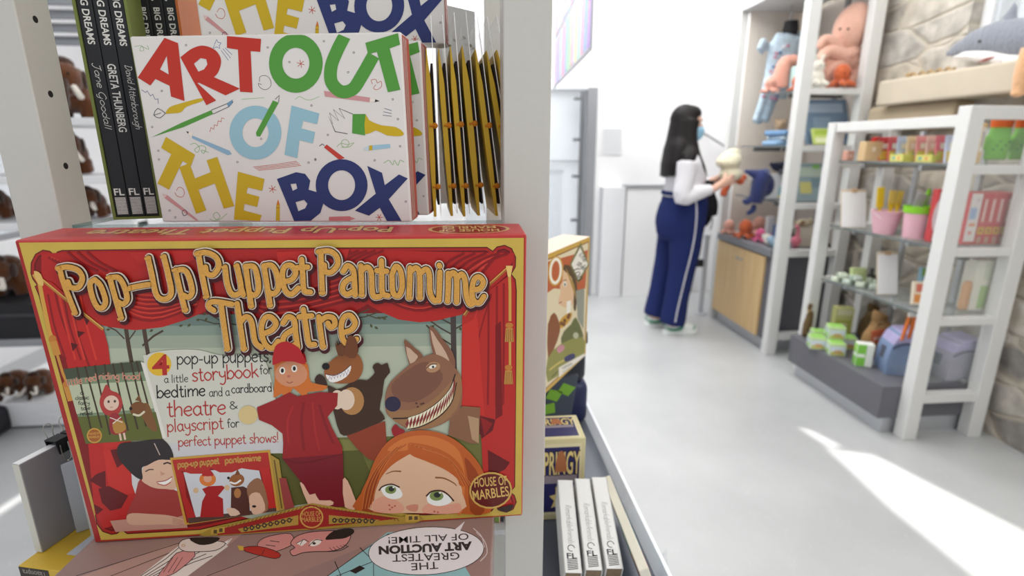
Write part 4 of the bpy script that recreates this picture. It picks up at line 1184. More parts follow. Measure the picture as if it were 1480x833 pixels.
B.poly(z2((216, 322), (380, 346), (378, 362), (220, 342)), aP); B.poly(z2((380, 346), (412, 358), (378, 362)), (236, 224, 214)); B.poly(z2((398, 352), (414, 358), (396, 362)), (40, 40, 46))
B.poly(z2((318, 404), (364, 404), (362, 480), (316, 472)), aG); B.poly(z2((364, 406), (376, 426), (420, 444), (470, 450), (498, 470), (490, 482), (440, 480), (400, 462), (362, 476)), aY, 2)
scrib(z2((318, 404), (270, 384), (290, 420), (250, 388), (268, 428), (236, 400), (248, 440), (232, 412), (256, 466), (300, 474)), .9, (60, 60, 66), 0)
B.poly(z2((366, 522), (374, 516), (450, 510), (452, 524), (372, 534)), (160, 196, 214)); B.poly(z2((354, 530), (374, 516), (374, 534)), (200, 214, 222)); B.poly(z2((376, 516), (388, 515), (388, 532), (376, 533)), aY)
B.poly(z2((234, 768), (310, 766), (310, 782), (234, 782)), (208, 120, 124)); B.poly(z2((310, 768), (328, 774), (310, 780)), (214, 140, 140))
# letters
B.up()
B.poly(z1((142, 134), (190, 153), (201, 250), (213, 358), (165, 342), (160, 304), (110, 280), (92, 303), (44, 275)), aR, holes=[z1((150, 198), (157, 264), (126, 246))])
bowl = smooth_pts([Vector(p) for p in z1((198, 203), (240, 172), (280, 162), (322, 178), (342, 212), (334, 252), (314, 276), (285, 290), (258, 294))], False, 5)
B.poly([tuple(p) for p in bowl] + z1((290, 372)), aR, holes=[z1((246, 226), (270, 206), (290, 210), (294, 228), (282, 246), (262, 254))])
B.poly(z1((258, 294), (325, 356), (290, 373), (262, 310)), aR); B.poly(z1((270, 280), (314, 272), (409, 314), (358, 338), (262, 292)), aR)
B.poly(z1((363, 127), (484, 138), (481, 184), (447, 181), (454, 328), (409, 325), (402, 176), (363, 170)), aR)
B.ell(z1((607, 224))[0], 38.8, 42.8, aG, 0, 36, hole=(19.6, 22.4))
U = smooth_pts([Vector(p) for p in z2((289, 128), (262, 182), (242, 236), (243, 290), (276, 324), (318, 316), (350, 270), (392, 196))], False, 6)
B.line(U, 18.5, aG)
B.poly(z2((363, 152), (478, 115), (489, 158), (449, 172), (487, 318), (443, 327), (404, 184), (373, 192)), aG)
B.ell(z1((464, 470))[0], 37.5, 39, aB, 0, 36, hole=(19, 21))
B.poly(z1((592, 374), (690, 402), (682, 440), (633, 428), (627, 455), (675, 468), (667, 508), (620, 496), (612, 560), (567, 548)), aB)
B.poly(z1((147, 485), (250, 548), (236, 588), (206, 570), (158, 672), (117, 650), (166, 546), (130, 524)), aY)
B.poly(z1((194, 592), (230, 578), (250, 632), (306, 610), (291, 568), (329, 556), (389, 730), (352, 739), (320, 650), (262, 672), (290, 745), (254, 757)), aY)
B.poly(z1((402, 608), (496, 634), (488, 676), (437, 664), (432, 684), (478, 697), (470, 733), (425, 722), (422, 745), (486, 762), (480, 792), (388, 778)), aY)
B.poly(z2((50, 634), (118, 610), (150, 616), (168, 640), (162, 672), (196, 682), (216, 716), (204, 754), (170, 782), (112, 792)), aN, holes=[z2((98, 652), (118, 650), (122, 668), (106, 676)), z2((116, 716), (146, 708), (158, 722), (150, 738), (126, 748))])
B.ell(z2((279, 656))[0], 37.5, 37.5, aN, 0, 36, hole=(19.5, 21.5))
B.poly(z2((370, 588), (422, 612), (432, 656), (482, 618), (522, 632), (446, 706), (492, 790), (440, 788), (414, 736), (376, 764), (326, 746), (400, 686)), aN)
# the coloured pens that cross the letters
B.up(); B.poly(z1((466, 470), (526, 356), (546, 364), (480, 484), (468, 482)), aG)
B.build('printed_lettering', ab)
# narrow right end: shrink-wrapped foil edge
w = MB(); w.rbox(AW + .0005, AW + .0016, .002, AD * .45, -AH + .004, -.004, mat('shrink_wrap', (214, 196, 190), .15, 0, .6, alpha=.35), .0004, 1)
w.build('clear_wrap', ab)
# copy straight behind it, shifted right; and one raised on the pile behind
mB = pose(EYE + Vector((0, 0, 0)), 0)
tgt = P(608, 68, Y=.486)
loc2 = Vector((P(608, 66, Y=.543).x - AW * math.cos(math.radians(7.75)), .543 + AW * math.sin(math.radians(7.75)), SHZ + AH + .0012))
b2 = dup(ab, loc2, label='white boxed art game directly behind the nearest one, only its right edge showing')
for c in b2.children:
    pass
loc3 = Vector((0, 0, 0))
q = P(293, 60, Y=.60)
b3 = dup(ab, Vector((P(285, 30, Y=.592).x, .592, SHZ + AH * 2 + .004)), rotz=math.radians(-4.5), label='white boxed art game raised behind, its top lost above the picture')

# ================================================================== slip cases of small black books, left
def book_case(name_lbl, base, yaw, leanx, board, dark, spines, W, H, D, first):
    M = pose(base, yaw, 0, leanx)
    t = thing('book_slipcase', name_lbl, 'slipcase', mtx=M, group='book slipcases on the glass shelf')
    th = .0024
    m = MB()
    m.box(0, th, 0, D, 0, H, board); m.box(W - th, W, 0, D, 0, H, board); m.box(th, W - th, 0, D, 0, th, board); m.box(th, W - th, 0, D, H - th, H, board)
    m.box(th, W - th, D - th, D, th, H - th, board)
    m.build('case', t)
    n = len(spines); bw = (W - 2 * th) / n
    for i, (nm, style) in enumerate(spines):
        bx = th + i * bw
        bk = thing('slim_book', first[i], 'book', mtx=M @ Matrix.Translation((bx, .0012, th)), group='slim black books in slipcases')
        k = MB(); k.rbox(.0002, bw - .0002, 0, D - .006, .0002, H - 2 * th - .001, dark, .0008, 2); k.build('cover', bk)
        bk_M = M @ Matrix.Translation((bx, .0012, th))
        S = MB(); S.flat = True
        wht = ink((216, 214, 208))
        def put(body, z_top, z_bot, size, xc, bold=.0, script=False):
            vs, fs, Wt = text_mesh(body, bold)
            L = z_top - z_bot
            S.add([(xc - size / 2 + size * v[1], -.0001, z_top - L * v[0] / Wt) for v in vs], fs, wht)
        # type runs down the spine: letters' tops point right
        hb = H - 2 * th
        put('LITTLE PEOPLE,', hb * .965, hb * .77, bw * .44, bw * .52, .02)
        if nm:
            put('BIG DREAMS', hb * .748, hb * .585, bw * .44, bw * .52, .02)
            if style == 'caps':
                put(nm, hb * .525, hb * .30, bw * .52, bw * .5, .015)
            else:
                # pen-written name
                Wn = sum(GL[c][0] for c in nm); x = 0
                L = hb * (.525 - .31); u = L / Wn
                for c in nm:
                    for st in GL[c][1]:
                        pts = [Vector(p) for p in st]
                        pts = smooth_pts(pts, False, 4) if len(pts) > 2 else pts
                        pp = [(bw * .36 + bw * .26 * p[1], hb * .525 - u * (x + p[0] + .15 * p[1])) for p in pts]
                        for a, b in zip(pp, pp[1:]):
                            d = Vector((b[0] - a[0], b[1] - a[1]))
                            if d.length < 1e-7: continue
                            nn = Vector((-d.y, d.x)).normalized() * .00022
                            S.add([(a[0] + nn.x, -.0001, a[1] + nn.y), (a[0] - nn.x, -.0001, a[1] - nn.y), (b[0] - nn.x, -.0001, b[1] - nn.y), (b[0] + nn.x, -.0001, b[1] + nn.y)], [(0, 1, 2, 3)], wht)
                    x += GL[c][0]
            S2 = MB(); S2.flat = True
            vs, fs, Wt = text_mesh('FL', .02)
            S2.add([(bw * .16 + bw * .68 * v[0] / Wt, -.0001, hb * .079 + hb * .024 * v[1]) for v in vs], fs, wht)
            for j in range(13):
                z = hb * (.068 - j * .0048)
                S2.add([(bw * .14, -.0001, z), (bw * .86, -.0001, z), (bw * .86, -.0001, z + hb * .0028), (bw * .14, -.0001, z + hb * .0028)], [(0, 1, 2, 3)], wht)
            S2.build('publisher_mark', bk)
        S.build('spine_title', bk)
    return t
OLIVE = mat('olive_board', (112, 122, 62), .6, var=.06, scale=80)
ORANGE_B = mat('orange_board', (188, 104, 48), .55, var=.06, scale=80)
BLACK_B = mat('black_cover', (36, 37, 40), .5, var=.05, scale=60)
bl, br = P(164, 318, Z=SHZ), P(236, 318, Z=SHZ)
base = P(164, 318, Z=SHZ)
YC = 14.0
_d = ray(235.5, 317); _u = Vector((math.cos(math.radians(YC)), math.sin(math.radians(YC)), 0))
_t = (base.x * _d.y - base.y * _d.x) / (_u.y * _d.x - _u.x * _d.y) if False else None
Wc = 0.05
for _ in range(30):
    q_ = base + _u * Wc
    Wc += (P(235.5, 317, Y=q_.y).x - q_.x) * .8
book_case('olive green slipcase holding three black books, far left of the glass shelf', base, YC, 0, OLIVE, BLACK_B,
          [('Jane Goodall', 'pen'), ('GRETA THUNBERG', 'caps'), ('David Attenborough', 'pen')], Wc, .275, .048, 
          ['slim black book, left one in the olive slipcase, handwritten name on spine', 'slim black book in the middle of the olive slipcase, capital letters down spine', 'slim black book, right one in the olive slipcase, beside the white box'])
base2 = Vector((P(197, 46, Y=.613).x, .613, SHZ))
book_case('orange slipcase of black books behind the nearest white art box', base2, 0, 0, ORANGE_B, BLACK_B,
          [('Jane Goodall', 'pen'), ('GRETA THUNBERG', 'caps'), ('David Attenborough', 'pen')], P(263, 46, Y=.613).x - P(197, 46, Y=.613).x, .275, .08,
          ['slim black book, left one in the orange slipcase', 'slim black book in the middle of the orange slipcase', 'slim black book, right one in the orange slipcase, beside the raised white box'])

# ================================================================== yellow boards laced with orange cord
M_YEL = mat('yellow_board', (200, 164, 40), .5, var=.07, scale=60)
M_BLKP = mat('black_pages', (40, 30, 26), .8)
M_CORD = mat('orange_cord', (206, 128, 30), .8, var=.2, scale=400, bump=.5)
M_SLEEVE = mat('clear_sleeve', (238, 240, 240), .08, 0, .5, alpha=.28)
M_EDGE = mat('sleeve_edge', (250, 250, 246), .3)
fold_px = [(632, 616, 9), (653, 631, 9), (673, 648, 9), (693, 665, 12), (717, 685, 10)]
names = ['leftmost yellow laced folder, standing beside the red and white box end', 'second yellow laced folder from the white art box', 'third yellow laced folder, in the middle of the row', 'fourth yellow laced folder, the thickest of the row', 'fifth yellow laced folder, its foot nearest the centre post', 'sixth yellow laced folder, its lower end behind the centre post', 'seventh yellow laced folder, only its top tip showing by the centre post']
tops = [(616, 70), (634, 70), (651, 67), (668, 66), (687, 71), (703, 73), (718, 72)]
bots = [(629, 313), (653, 313), (671, 311), (692, 310), (718, 309), (742, 308), (764, 306)]
for i in range(7):
    yb = .5535 + .004 * (i % 2)
    pb_, pt_ = P(*bots[i], Y=yb), P(*tops[i], Y=yb)
    pb_ = Vector((pb_.x, yb, SHZ))
    d = pt_ - pb_
    if pb_.x > CPX0 - .004 and False: continue
    L = d.length
    roll = math.degrees(math.atan2(d.x, d.z))
    Mf = pose(pb_, 4, 0, roll)
    t = thing('laced_folder', names[i], 'folder', mtx=Mf, group='yellow laced folders in a row')
    w = .0046 if i != 3 else .0057
    b = MB()
    b.prism([(-.0012, 0), (.0014, 0), (w * .62, L * .35), (w * .62, L * .8), (.0002, L), (-w * .1, L), (-w * .5, L * .78), (-w * .5, L * .3)], .085, M_YEL)
    b.build('yellow_board', t, bevel=.0004)
    b = MB(); b.box(w * .7, w * .7 + .0022, .003, .083, .012, L * .92, M_BLKP); b.build('black_pages', t)
    b = MB(); b.box(w * .7 + .0024, w * .7 + .0031, .001, .087, .002, L * 1.18, M_SLEEVE); b.box(w * .7 + .0024, w * .7 + .0031, .0006, .001, .002, L * 1.18, M_EDGE); b.build('clear_sleeve', t)
    for z in (L * .56, L * .19):
        c = MB(); c.ell((w * .7 + .0012, .001, z), (.0030, .0032, .0030), M_CORD, n=12, k=8); c.tube([(-.0005, -.0006, z), (w * .7 + .003, -.0006, z)], .0011, M_CORD, 8); c.build('cord_knot', t, smooth=True)
# grey translucent sheet behind the folders
gp = thing('plastic_sheet', 'grey translucent plastic sheet standing behind the yellow folders', 'sheet', (P(633, 180, Y=.69).x, .69, SHZ))
x1 = P(691, 60, Y=.69).x - P(633, 60, Y=.69).x
za, zb = P(633, 3, Y=.69).z - SHZ, P(691, 17, Y=.69).z - SHZ
b = MB(); b.prism([(0, 0), (x1, 0), (x1, zb), (0, za)], .0015, mat('grey_translucent', (172, 173, 174), .3, 0, .4, var=.08, scale=20)); b.build('sheet', gp)
for px, py, a in ((657, 58, .6), (671, 54, .8), (650, 66, .2), (681, 66, .9), (684, 70, -.4)):
    q = P(px, py, Y=.689) - Vector(gp.location)
    b = MB(); b.ell((q.x, -.0006, q.z), (.0022, .0005, .0014), mat('olive_speck', (92, 88, 62), .7), Matrix.Rotation(a, 3, 'Y')); b.build('printed_leaf', gp)

# ================================================================== game box lying flat, its top lettering upside down
GZ = .9648
g0 = P(131, 782, Z=GZ); g1 = P(713, 752, Z=GZ)
ang = -4.2
GM = pose((0, 0, GZ), ang)
Gi = GM.inverted()
a, b = Gi @ g0, Gi @ g1
GX0, GX1 = a.x, b.x
GYF = .345
gb = thing('auction_game_box', 'mauve cartoon game box lying flat under the red theatre box', 'game box', mtx=GM)
m = MB(); m.rbox(GX0, GX1, GYF, .502, -.052, 0, mat('mauve_box', (150, 122, 116), .3, 0, .45), .0015, 2); m.build('box_body', gb)
G = Art(GM, at=(0, 0, 0), u=(1, 0, 0), v=(0, 1, 0), n=(0, 0, 1), clip=(GX0 + .001, GX1 - .001, GYF + .001, .501))
BRN, PNK, BLU, LN = (150, 120, 112), (206, 140, 134), (142, 186, 190), (40, 34, 34)
G.up()
G.poly([(70, 850), (240, 790), (330, 765), (360, 765), (250, 850)], (176, 142, 130)); G.poly([(250, 850), (380, 800), (520, 765), (600, 760), (380, 850)], (162, 130, 122))
for p in (((110, 833), (260, 785)), ((130, 845), (300, 778)), ((255, 850), (385, 800), (415, 790))):
    G.line(p, .9, LN)
G.up()
G.poly([(180, 850), (260, 788), (276, 779), (318, 783), (330, 790), (300, 812), (270, 834), (255, 850)], (224, 214, 204))
for i in range(6):
    G.line([(184 + i * 6, 846 - i), (240 + i * 8, 808 + i), (262 + i * 9, 789 + i * 3)], 1, LN)
for i in range(4):
    G.poly([(300 + i * 3, 796 - i * 4), (336 - i * 2, 778 + i * 2.2), (334 - i * 2, 781 + i * 2.4)], (236, 230, 222))
    G.line([(300 + i * 3, 797 - i * 4), (334 - i * 2, 780 + i * 2.2)], .8, LN)
G.poly([(255, 800), (276, 796), (282, 804), (262, 822), (246, 832), (228, 834), (240, 818)], PNK, 2); G.line([(255, 800), (276, 796), (282, 804), (262, 822), (246, 832), (228, 834), (240, 818)], 1, LN, 2, True)
for i in range(3):
    G.line([(250 + i * 7, 806), (236 + i * 7, 828)], .8, LN)
G.poly([(258, 790), (264, 781), (284, 778), (312, 782), (326, 786), (312, 796), (284, 798), (266, 797)], (222, 206, 196), 3); G.line([(258, 790), (264, 781), (284, 778), (312, 782), (326, 786), (312, 796), (284, 798), (266, 797)], 1, LN, 3, True)
G.poly([(274, 779), (300, 777), (318, 778), (308, 786), (288, 788)], LN, 3); G.ell((265, 789), 3, 2.2, (200, 160, 120), 0, 12, hole=(1.6, 1.2))
# hand with the red brush
G.poly([(372, 790), (378, 780), (396, 774), (420, 772), (424, 786), (404, 796), (384, 800)], PNK, 3); G.line([(372, 790), (378, 780), (396, 774), (420, 772), (424, 786), (404, 796), (384, 800)], 1, LN, 3, True)
G.up().poly([(352, 792), (372, 790), (396, 796), (406, 803), (398, 808), (378, 804), (356, 798)], (176, 52, 44), 2); G.line([(352, 792), (372, 790), (396, 796), (406, 803), (398, 808), (378, 804), (356, 798)], .9, LN, 2, True); G.poly([(343, 789), (352, 790), (352, 796), (346, 796)], (204, 170, 70))
G.line([(384, 788), (398, 790)], .9, LN); G.line([(390, 782), (404, 784)], .9, LN); G.line([(378, 803), (382, 795)], .9, LN)
# pink sneering heads
for dx in (0,):
    G.poly([(420, 786), (428, 776), (446, 770), (470, 768), (500, 768), (507, 776), (498, 790), (480, 797), (452, 798), (436, 800), (424, 804), (419, 797), (426, 792)], PNK, 3)
    G.line([(420, 786), (428, 776), (446, 770), (470, 768), (500, 768), (507, 776), (498, 790), (480, 797), (452, 798), (436, 800), (424, 804), (419, 797), (426, 792)], 1.1, LN, 3, True)
G.up().poly([(470, 780), (482, 768), (506, 764), (512, 770), (500, 778), (484, 780)], LN, 3)
G.ell((456, 785), 9, 4.5, (232, 226, 218), -20); G.line([(446, 790), (456, 781), (466, 782)], 1, LN, 3); G.up().ell((454, 786), 2.4, 1.8, LN)
G.poly([(428, 786), (438, 780), (444, 784), (436, 790)], (234, 226, 218)); G.line([(428, 786), (440, 780), (446, 784)], .9, LN); G.line([(434, 788), (438, 780)], .8, LN); G.line([(474, 798), (492, 796), (504, 790)], 1, LN, 3)
for i in range(5):
    G.line([(476 + i * 5, 792 - i), (482 + i * 5, 798 - i * 2)], .7, LN)
# blue gridded floor and the speech bubble
G.up().poly([(450, 850), (520, 800), (560, 770), (640, 766), (690, 850)], BLU)
for p in (((450, 850), (520, 800), (562, 772)), ((484, 812), (500, 850)), ((520, 792), (540, 812), (540, 850)), ((470, 840), (540, 812))):
    G.line(p, 1, LN)
G.up()
for p in (((505, 826), (520, 818), (528, 822), (514, 830)), ((480, 846), (492, 832), (500, 838))):
    G.poly(p, LN)
G.up().ell((616, 797), 84, 35, LN, -3, 40); G.up().ell((616, 797), 83, 34, (226, 222, 224), -3, 40); G.poly([(655, 768), (672, 754), (664, 770)], (226, 222, 224))
G.up()
INK = (46, 44, 46)
G.text('OF ALL TIME!', (677, 771.5), (561, 777.5), 9.5, INK, .006)
G.text('ART AUCTION', (682, 784), (547, 791), 11, INK, .05)
G.text('GREATEST', (664, 799), (567, 802.5), 10.5, INK, .006)
G.text('THE', (633, 812.5), (594, 815), 10.5, INK, .006)
G.up()
for p in (((688, 770), (700, 782), (704, 800), (694, 812)), ((684, 764), (696, 776), (700, 792))):
    G.line(p, 1.2, (214, 200, 196), 3)
G.build('printed_cartoon', gb)

# ================================================================== slim orange box upright beside the centre post
a = P(714, 830, Y=.512); b = P(733, 830, Y=.512)
ob = thing('slim_upright_box', 'slim orange and green box standing upright against the centre post', 'game box', (a.x + .001, .512, .9112))
hgt = .075
wd = (CPX0 - .001) - a.x - .001
b_ = MB(); b_.rbox(0, wd * .62, 0, .22, 0, hgt, mat('rust_orange', (176, 84, 48), .4, var=.08, scale=50), .0008, 2); b_.build('box_body', ob)
b_ = MB(); b_.rbox(wd * .64, wd, .002, .22, 0, hgt, mat('slate_board', (70, 74, 82), .5), .0006, 2); b_.build('slate_side', ob)
b_ = MB(); b_.box(.0006, wd * .5, -.0003, .0002, .001, .028, mat('leaf_green_print', (112, 146, 70), .4)); b_.box(.0006, wd * .5, -.0003, .0002, .052, .0535, mat('dark_line_print', (70, 34, 28), .5)); b_.box(wd * .5, wd * .6, -.0003, .0002, 0, hgt - .001, mat('pale_edge_print', (214, 190, 160), .4)); b_.build('end_print', ob)

# ================================================================== grey board stand with binder clips, on the yellow box, lower left
YZ = .925
yb = thing('yellow_box', 'small yellow box with a black label at the bottom left corner', 'box', (0, 0, 0))
q0, q1, q2 = P(26, 818, Z=YZ), P(62, 833, Z=YZ), P(62, 768, Z=YZ)
dvec = (P(70, 824, Z=YZ) - q0); dvec.z = 0
u_ = dvec.normalized(); v_ = Vector((-u_.y, u_.x, 0))
MY = Matrix(((u_.x, v_.x, 0, q0.x), (u_.y, v_.y, 0, q0.y), (0, 0, 1, YZ), (0, 0, 0, 1)))
yb.matrix_world = MY
WL = dvec.length
m = MB(); m.rbox(0, WL * 2.3, 0, .09, -.0135, 0, mat('yellow_card', (214, 178, 62), .45, var=.05), .0008, 2); m.build('box_body', yb)
m = MB(); m.box(.0004, WL * .98, -.0003, .0002, -.0125, -.001, mat('black_label', (52, 46, 40), .5)); lb = m.build('black_label', yb)
vs, fs, Wt = text_mesh('Taaonpra', .01)
m = MB(); m.flat = True; m.add([(WL * .9 - WL * .78 * v[0] / Wt, -.0004, -.0035 - .0062 * v[1]) for v in vs], fs, ink((150, 144, 132))); m.build('label_lettering', yb)
m = MB(); m.box(WL * .95, WL * 2.2, .02, .06, .0001, .0004, mat('pale_print', (206, 214, 222), .4)); m.box(WL * 1.1, WL * 2.2, .045, .085, .0003, .0006, mat('black_print', (44, 44, 48), .5)); m.build('top_print', yb)

sl = P(62, 800, Z=YZ)
fl = P(52, 672, Y=sl.y); 
bs = thing('grey_board', 'thick grey board standing on the yellow box, held by binder clips', 'board', (sl.x, sl.y, YZ + .0006))
Hb = fl.z - YZ
ddir = (P(110, 640, Y=.60) - fl); 
du = Vector((P(112, 640, Z=fl.z).x - fl.x, P(112, 640, Z=fl.z).y - fl.y, 0)).normalized()
dn = Vector((-du.y, du.x, 0))
MBd = Matrix(((du.x, dn.x, 0, sl.x), (du.y, dn.y, 0, sl.y), (0, 0, 1, YZ + .0006), (0, 0, 0, 1)))
bs.matrix_world = MBd
M_GB = mat('grey_board_face', (134, 136, 138), .6, var=.04, scale=30); M_GE = mat('grey_board_edge', (206, 204, 192), .6)
m = MB(); m.rbox(0, .12, 0, .009, 0, Hb, M_GB, .0006, 1); m.build('board', bs)
m = MB(); m.box(-.0004, .0004, .0005, .0085, .0005, Hb - .0005, M_GE); m.box(.0003, .0345, .0005, .0085, Hb - .0003, Hb + .0004, mat('white_board_top', (236, 238, 238), .5)); m.build('pale_edge', bs)
M_CLIPB = mat('binder_clip_black', (30, 30, 32), .4, .3); M_WIRE = mat('clip_wire', (176, 172, 164), .25, .9)
for k, cx in enumerate((.040, .056)):
    c = thing('binder_clip', ('binder clip on the grey board, the front one of two', 'binder clip on the grey board, the back one half behind the red box')[k], 'clip', mtx=MBd @ Matrix.Translation((cx, .0045, Hb + .0012)), group='binder clips on the grey board')
    m = MB(); m.prism([(-.007, .0035), (.007, .0035), (.0052, -.011), (-.0052, -.011)], .001, M_CLIPB, Matrix.Translation((0, -.0072, 0))); m.prism([(-.007, .0035), (.007, .0035), (.0052, -.011), (-.0052, -.011)], .001, M_CLIPB, Matrix.Translation((0, .0062, 0))); m.box(-.007, .007, -.0072, .0072, .0035, .0046, M_CLIPB); m.build('clip_body', c)
    for sg in (-1, 1):
        w = MB(); w.tube([(-.0045, sg * .0068, -.008) if sg < 0 else (-.0045, .0068, -.002), (-.003, sg * .008, .006), (-.0045, sg * .009, .014), (-.002, sg * .0094, .0185), (.002, sg * .0094, .0185), (.0045, sg * .009, .014), (.003, sg * .008, .006), (.0045, sg * .0068, -.008) if sg < 0 else (.0045, .0068, -.002)] if sg > 0 else [(-.004, -.0076, -.001), (-.004, -.0084, -.016), (-.0015, -.0086, -.02), (.0015, -.0086, -.02), (.004, -.0084, -.016), (.004, -.0076, -.001)], .0005, M_WIRE, 6, smooth=3); w.build('wire_handle', c, smooth=True)
f2 = P(97, 679, Y=.52)
b2_ = thing('pale_panel', 'paler grey panel leaning beside the grey board behind the red box', 'board', mtx=MBd @ Matrix.Translation((.030, -.006, 0)) @ Matrix.Rotation(math.radians(-38), 4, 'Z'))
m = MB(); m.prism([(0, 0), (.05, 0), (.05, Hb * .90), (0, Hb * .80)], .004, mat('pale_grey_panel', (176, 182, 188), .45, var=.03)); m.build('panel', b2_, bevel=.0005)
# ================================================================== low shelf beyond the post, facing the aisle
AZ = 0.76
q0, q1 = P(845, 600, Z=AZ), P(935, 812, Z=AZ)
AX1 = (q0.x + q1.x) / 2
AX0 = CPX1 + .024
t = thing('aisle_shelf', 'low grey shelf with a clear front lip beyond the centre post, beside the aisle', 'shelf', (0, 0, 0))
m = MB(); m.rbox(AX0 - .02, AX1, .42, 1.12, AZ - .02, AZ, mat('shelf_slate', (104, 110, 124), .35, var=.05), .002, 2); m.build('shelf_board', t)
m = MB(); m.box(AX1, AX1 + .003, .42, 1.12, AZ - .03, AZ + .035, mat('clear_lip', (214, 222, 240), .05, 0, .5, alpha=.4)); m.build('clear_lip', t)
m = MB(); m.box(AX1 + .0004, AX1 + .005, .42, 1.12, AZ + .035, AZ + .0362, mat('lip_edge', (236, 240, 248), .2)); m.build('lip_edge', t)
for y in (.47, 1.05):
    m = MB(); m.box(AX0 - .015, AX0 + .02, y, y + .03, 0, AZ - .02, C_POST); m.build('support_leg', t)

# a tall puzzle box standing askew
c0, c1 = P(794, 361, Y=.80), None
hd = math.radians(33)
dx = Vector((math.sin(hd), math.cos(hd), 0))
base_ = P(793, 561, Y=.80)
# the near lower corner of the visible face lies behind the post; continue the face back to it
MBX = Matrix(((dx.x, -dx.y, 0, base_.x), (dx.y, dx.x, 0, base_.y), (0, 0, 1, base_.z), (0, 0, 0, 1)))
inv = MBX.inverted()
def face_u(px, py):
    d = inv.to_3x3() @ ray(px, py); o = inv @ EYE
    k = -o.y / d.y
    return o + d * k
uR = face_u(855.5, 345); uRb = face_u(844, 520); uT = face_u(794, 361)
HB = (uT.z + uR.z) / 2; LB = (uR.x + uRb.x) / 2; z0 = (uRb.z + 0) / 2
pz = thing('puzzle_box', 'ornate gold framed puzzle box standing askew beyond the centre post', 'puzzle box', mtx=MBX)
m = MB(); m.rbox(-.06, LB, 0, .055, z0, HB, mat('cream_card', (222, 200, 180), .4, var=.04), .0015, 2); m.build('box_body', pz)
Z = Art(MBX, at=(0, 0, 0), u=(1, 0, 0), v=(0, 0, 1), n=(0, -1, 0), clip=(-.059, LB - .001, z0 + .001, HB - .001))
def zp(*q): return [(780 + a / 2.875, 330 + b / 2.875) for a, b in q]
Z.uvpoly([(-.06, z0), (LB, z0), (LB, HB), (-.06, HB)], (206, 168, 76)); Z.up()
Z.uvpoly([(-.06, z0 + .008), (LB - .007, z0 + .008), (LB - .007, HB - .008), (-.06, HB - .008)], (140, 82, 40)); Z.up()
Z.uvpoly([(-.06, z0 + .010), (LB - .009, z0 + .010), (LB - .009, HB - .010), (-.06, HB - .010)], (226, 212, 178)); Z.up()
Z.poly(zp((30, 140), (140, 110), (200, 90), (190, 250), (150, 260), (60, 250), (30, 270)), (190, 98, 58), 0)
Z.up().ell(zp((66, 178))[0], 11, 22, (206, 160, 70), 4); Z.up().ell(zp((66, 178))[0], 9, 19.5, (244, 238, 226), 4, 24, hole=(6, 15)); Z.ell(zp((66, 178))[0], 5.4, 14, (190, 98, 58), 4)
Z.poly(zp((98, 175), (112, 160), (140, 180), (152, 230), (150, 300), (118, 330), (84, 320), (78, 300), (86, 268), (84, 240), (94, 220)), (226, 188, 150), 3)
Z.up().poly(zp((98, 172), (104, 152), (128, 160), (148, 200), (156, 260), (150, 340), (140, 330), (142, 260), (134, 210), (118, 190)), (92, 70, 44), 3)
for i in range(9):
    Z.line(zp((110 + i * 4, 168 + i * 8), (118 + i * 4, 196 + i * 12)), .9, (176, 140, 70))
Z.ell(zp((105, 232))[0], 2.4, 3.6, (240, 236, 226)); Z.up().ell(zp((105, 234))[0], 1.2, 2, (40, 36, 30)); Z.line(zp((98, 218), (112, 214)), 1, (80, 56, 36)); Z.line(zp((80, 312), (92, 306)), 1.2, (150, 60, 50))
Z.poly(zp((112, 305), (130, 300), (128, 356), (112, 360)), (240, 236, 224))
Z.poly(zp((80, 390), (106, 360), (134, 350), (128, 380), (100, 410), (82, 416)), (206, 156, 60), 2); Z.up()
for a in ((90, 396), (104, 384), (118, 370), (100, 400), (122, 362)):
    Z.ell(zp(a)[0], 2.4, 3, (120, 76, 36))
Z.poly(zp((34, 400), (60, 350), (80, 390), (84, 430), (60, 500), (34, 540)), (140, 84, 50), 2); Z.poly(zp((130, 400), (150, 370), (180, 440), (170, 470), (90, 480), (100, 430)), (104, 108, 62), 2); Z.poly(zp((150, 260), (186, 250), (182, 420), (158, 380)), (150, 152, 140), 0)
Z.poly(zp((34, 540), (90, 480), (180, 452), (184, 520), (140, 560), (34, 640)), (146, 144, 74), 2); Z.up()
Z.poly(zp((70, 500), (94, 484), (104, 500), (80, 520)), (200, 140, 150), 2); Z.ell(zp((150, 446))[0], 4, 4.5, (186, 190, 160)); Z.line(zp((40, 590), (80, 560), (140, 530)), 2, (214, 192, 110), 3); Z.line(zp((50, 620), (90, 580)), 2, (100, 104, 50))
Z.poly(zp((78, 580), (186, 520), (188, 558), (80, 620)), (238, 232, 220)); Z.up(); Z.poly(zp((104, 536), (140, 520), (146, 540), (108, 556)), (52, 52, 100), 2)
Z.text('WARNING', zp((96, 588))[0], zp((136, 566))[0], 3.6, (60, 56, 52)); Z.line(zp((96, 600), (176, 556)), .8, (120, 116, 110))
Z.poly(zp((170, 58), (210, 150), (160, 232), (124, 150)), (126, 122, 76)); Z.up().poly(zp((168, 80), (200, 150), (160, 214), (132, 150)), (236, 232, 220)); Z.up()
Z.text('100', zp((136, 176))[0], zp((158, 222))[0], 9, (40, 38, 36)); Z.hand('style', zp((152, 150))[0], zp((184, 178))[0], 5, .9, (40, 38, 36)); Z.hand('life', zp((160, 112))[0], zp((186, 142))[0], 4, .9, (40, 38, 36))
Z.build('printed_picture', pz)

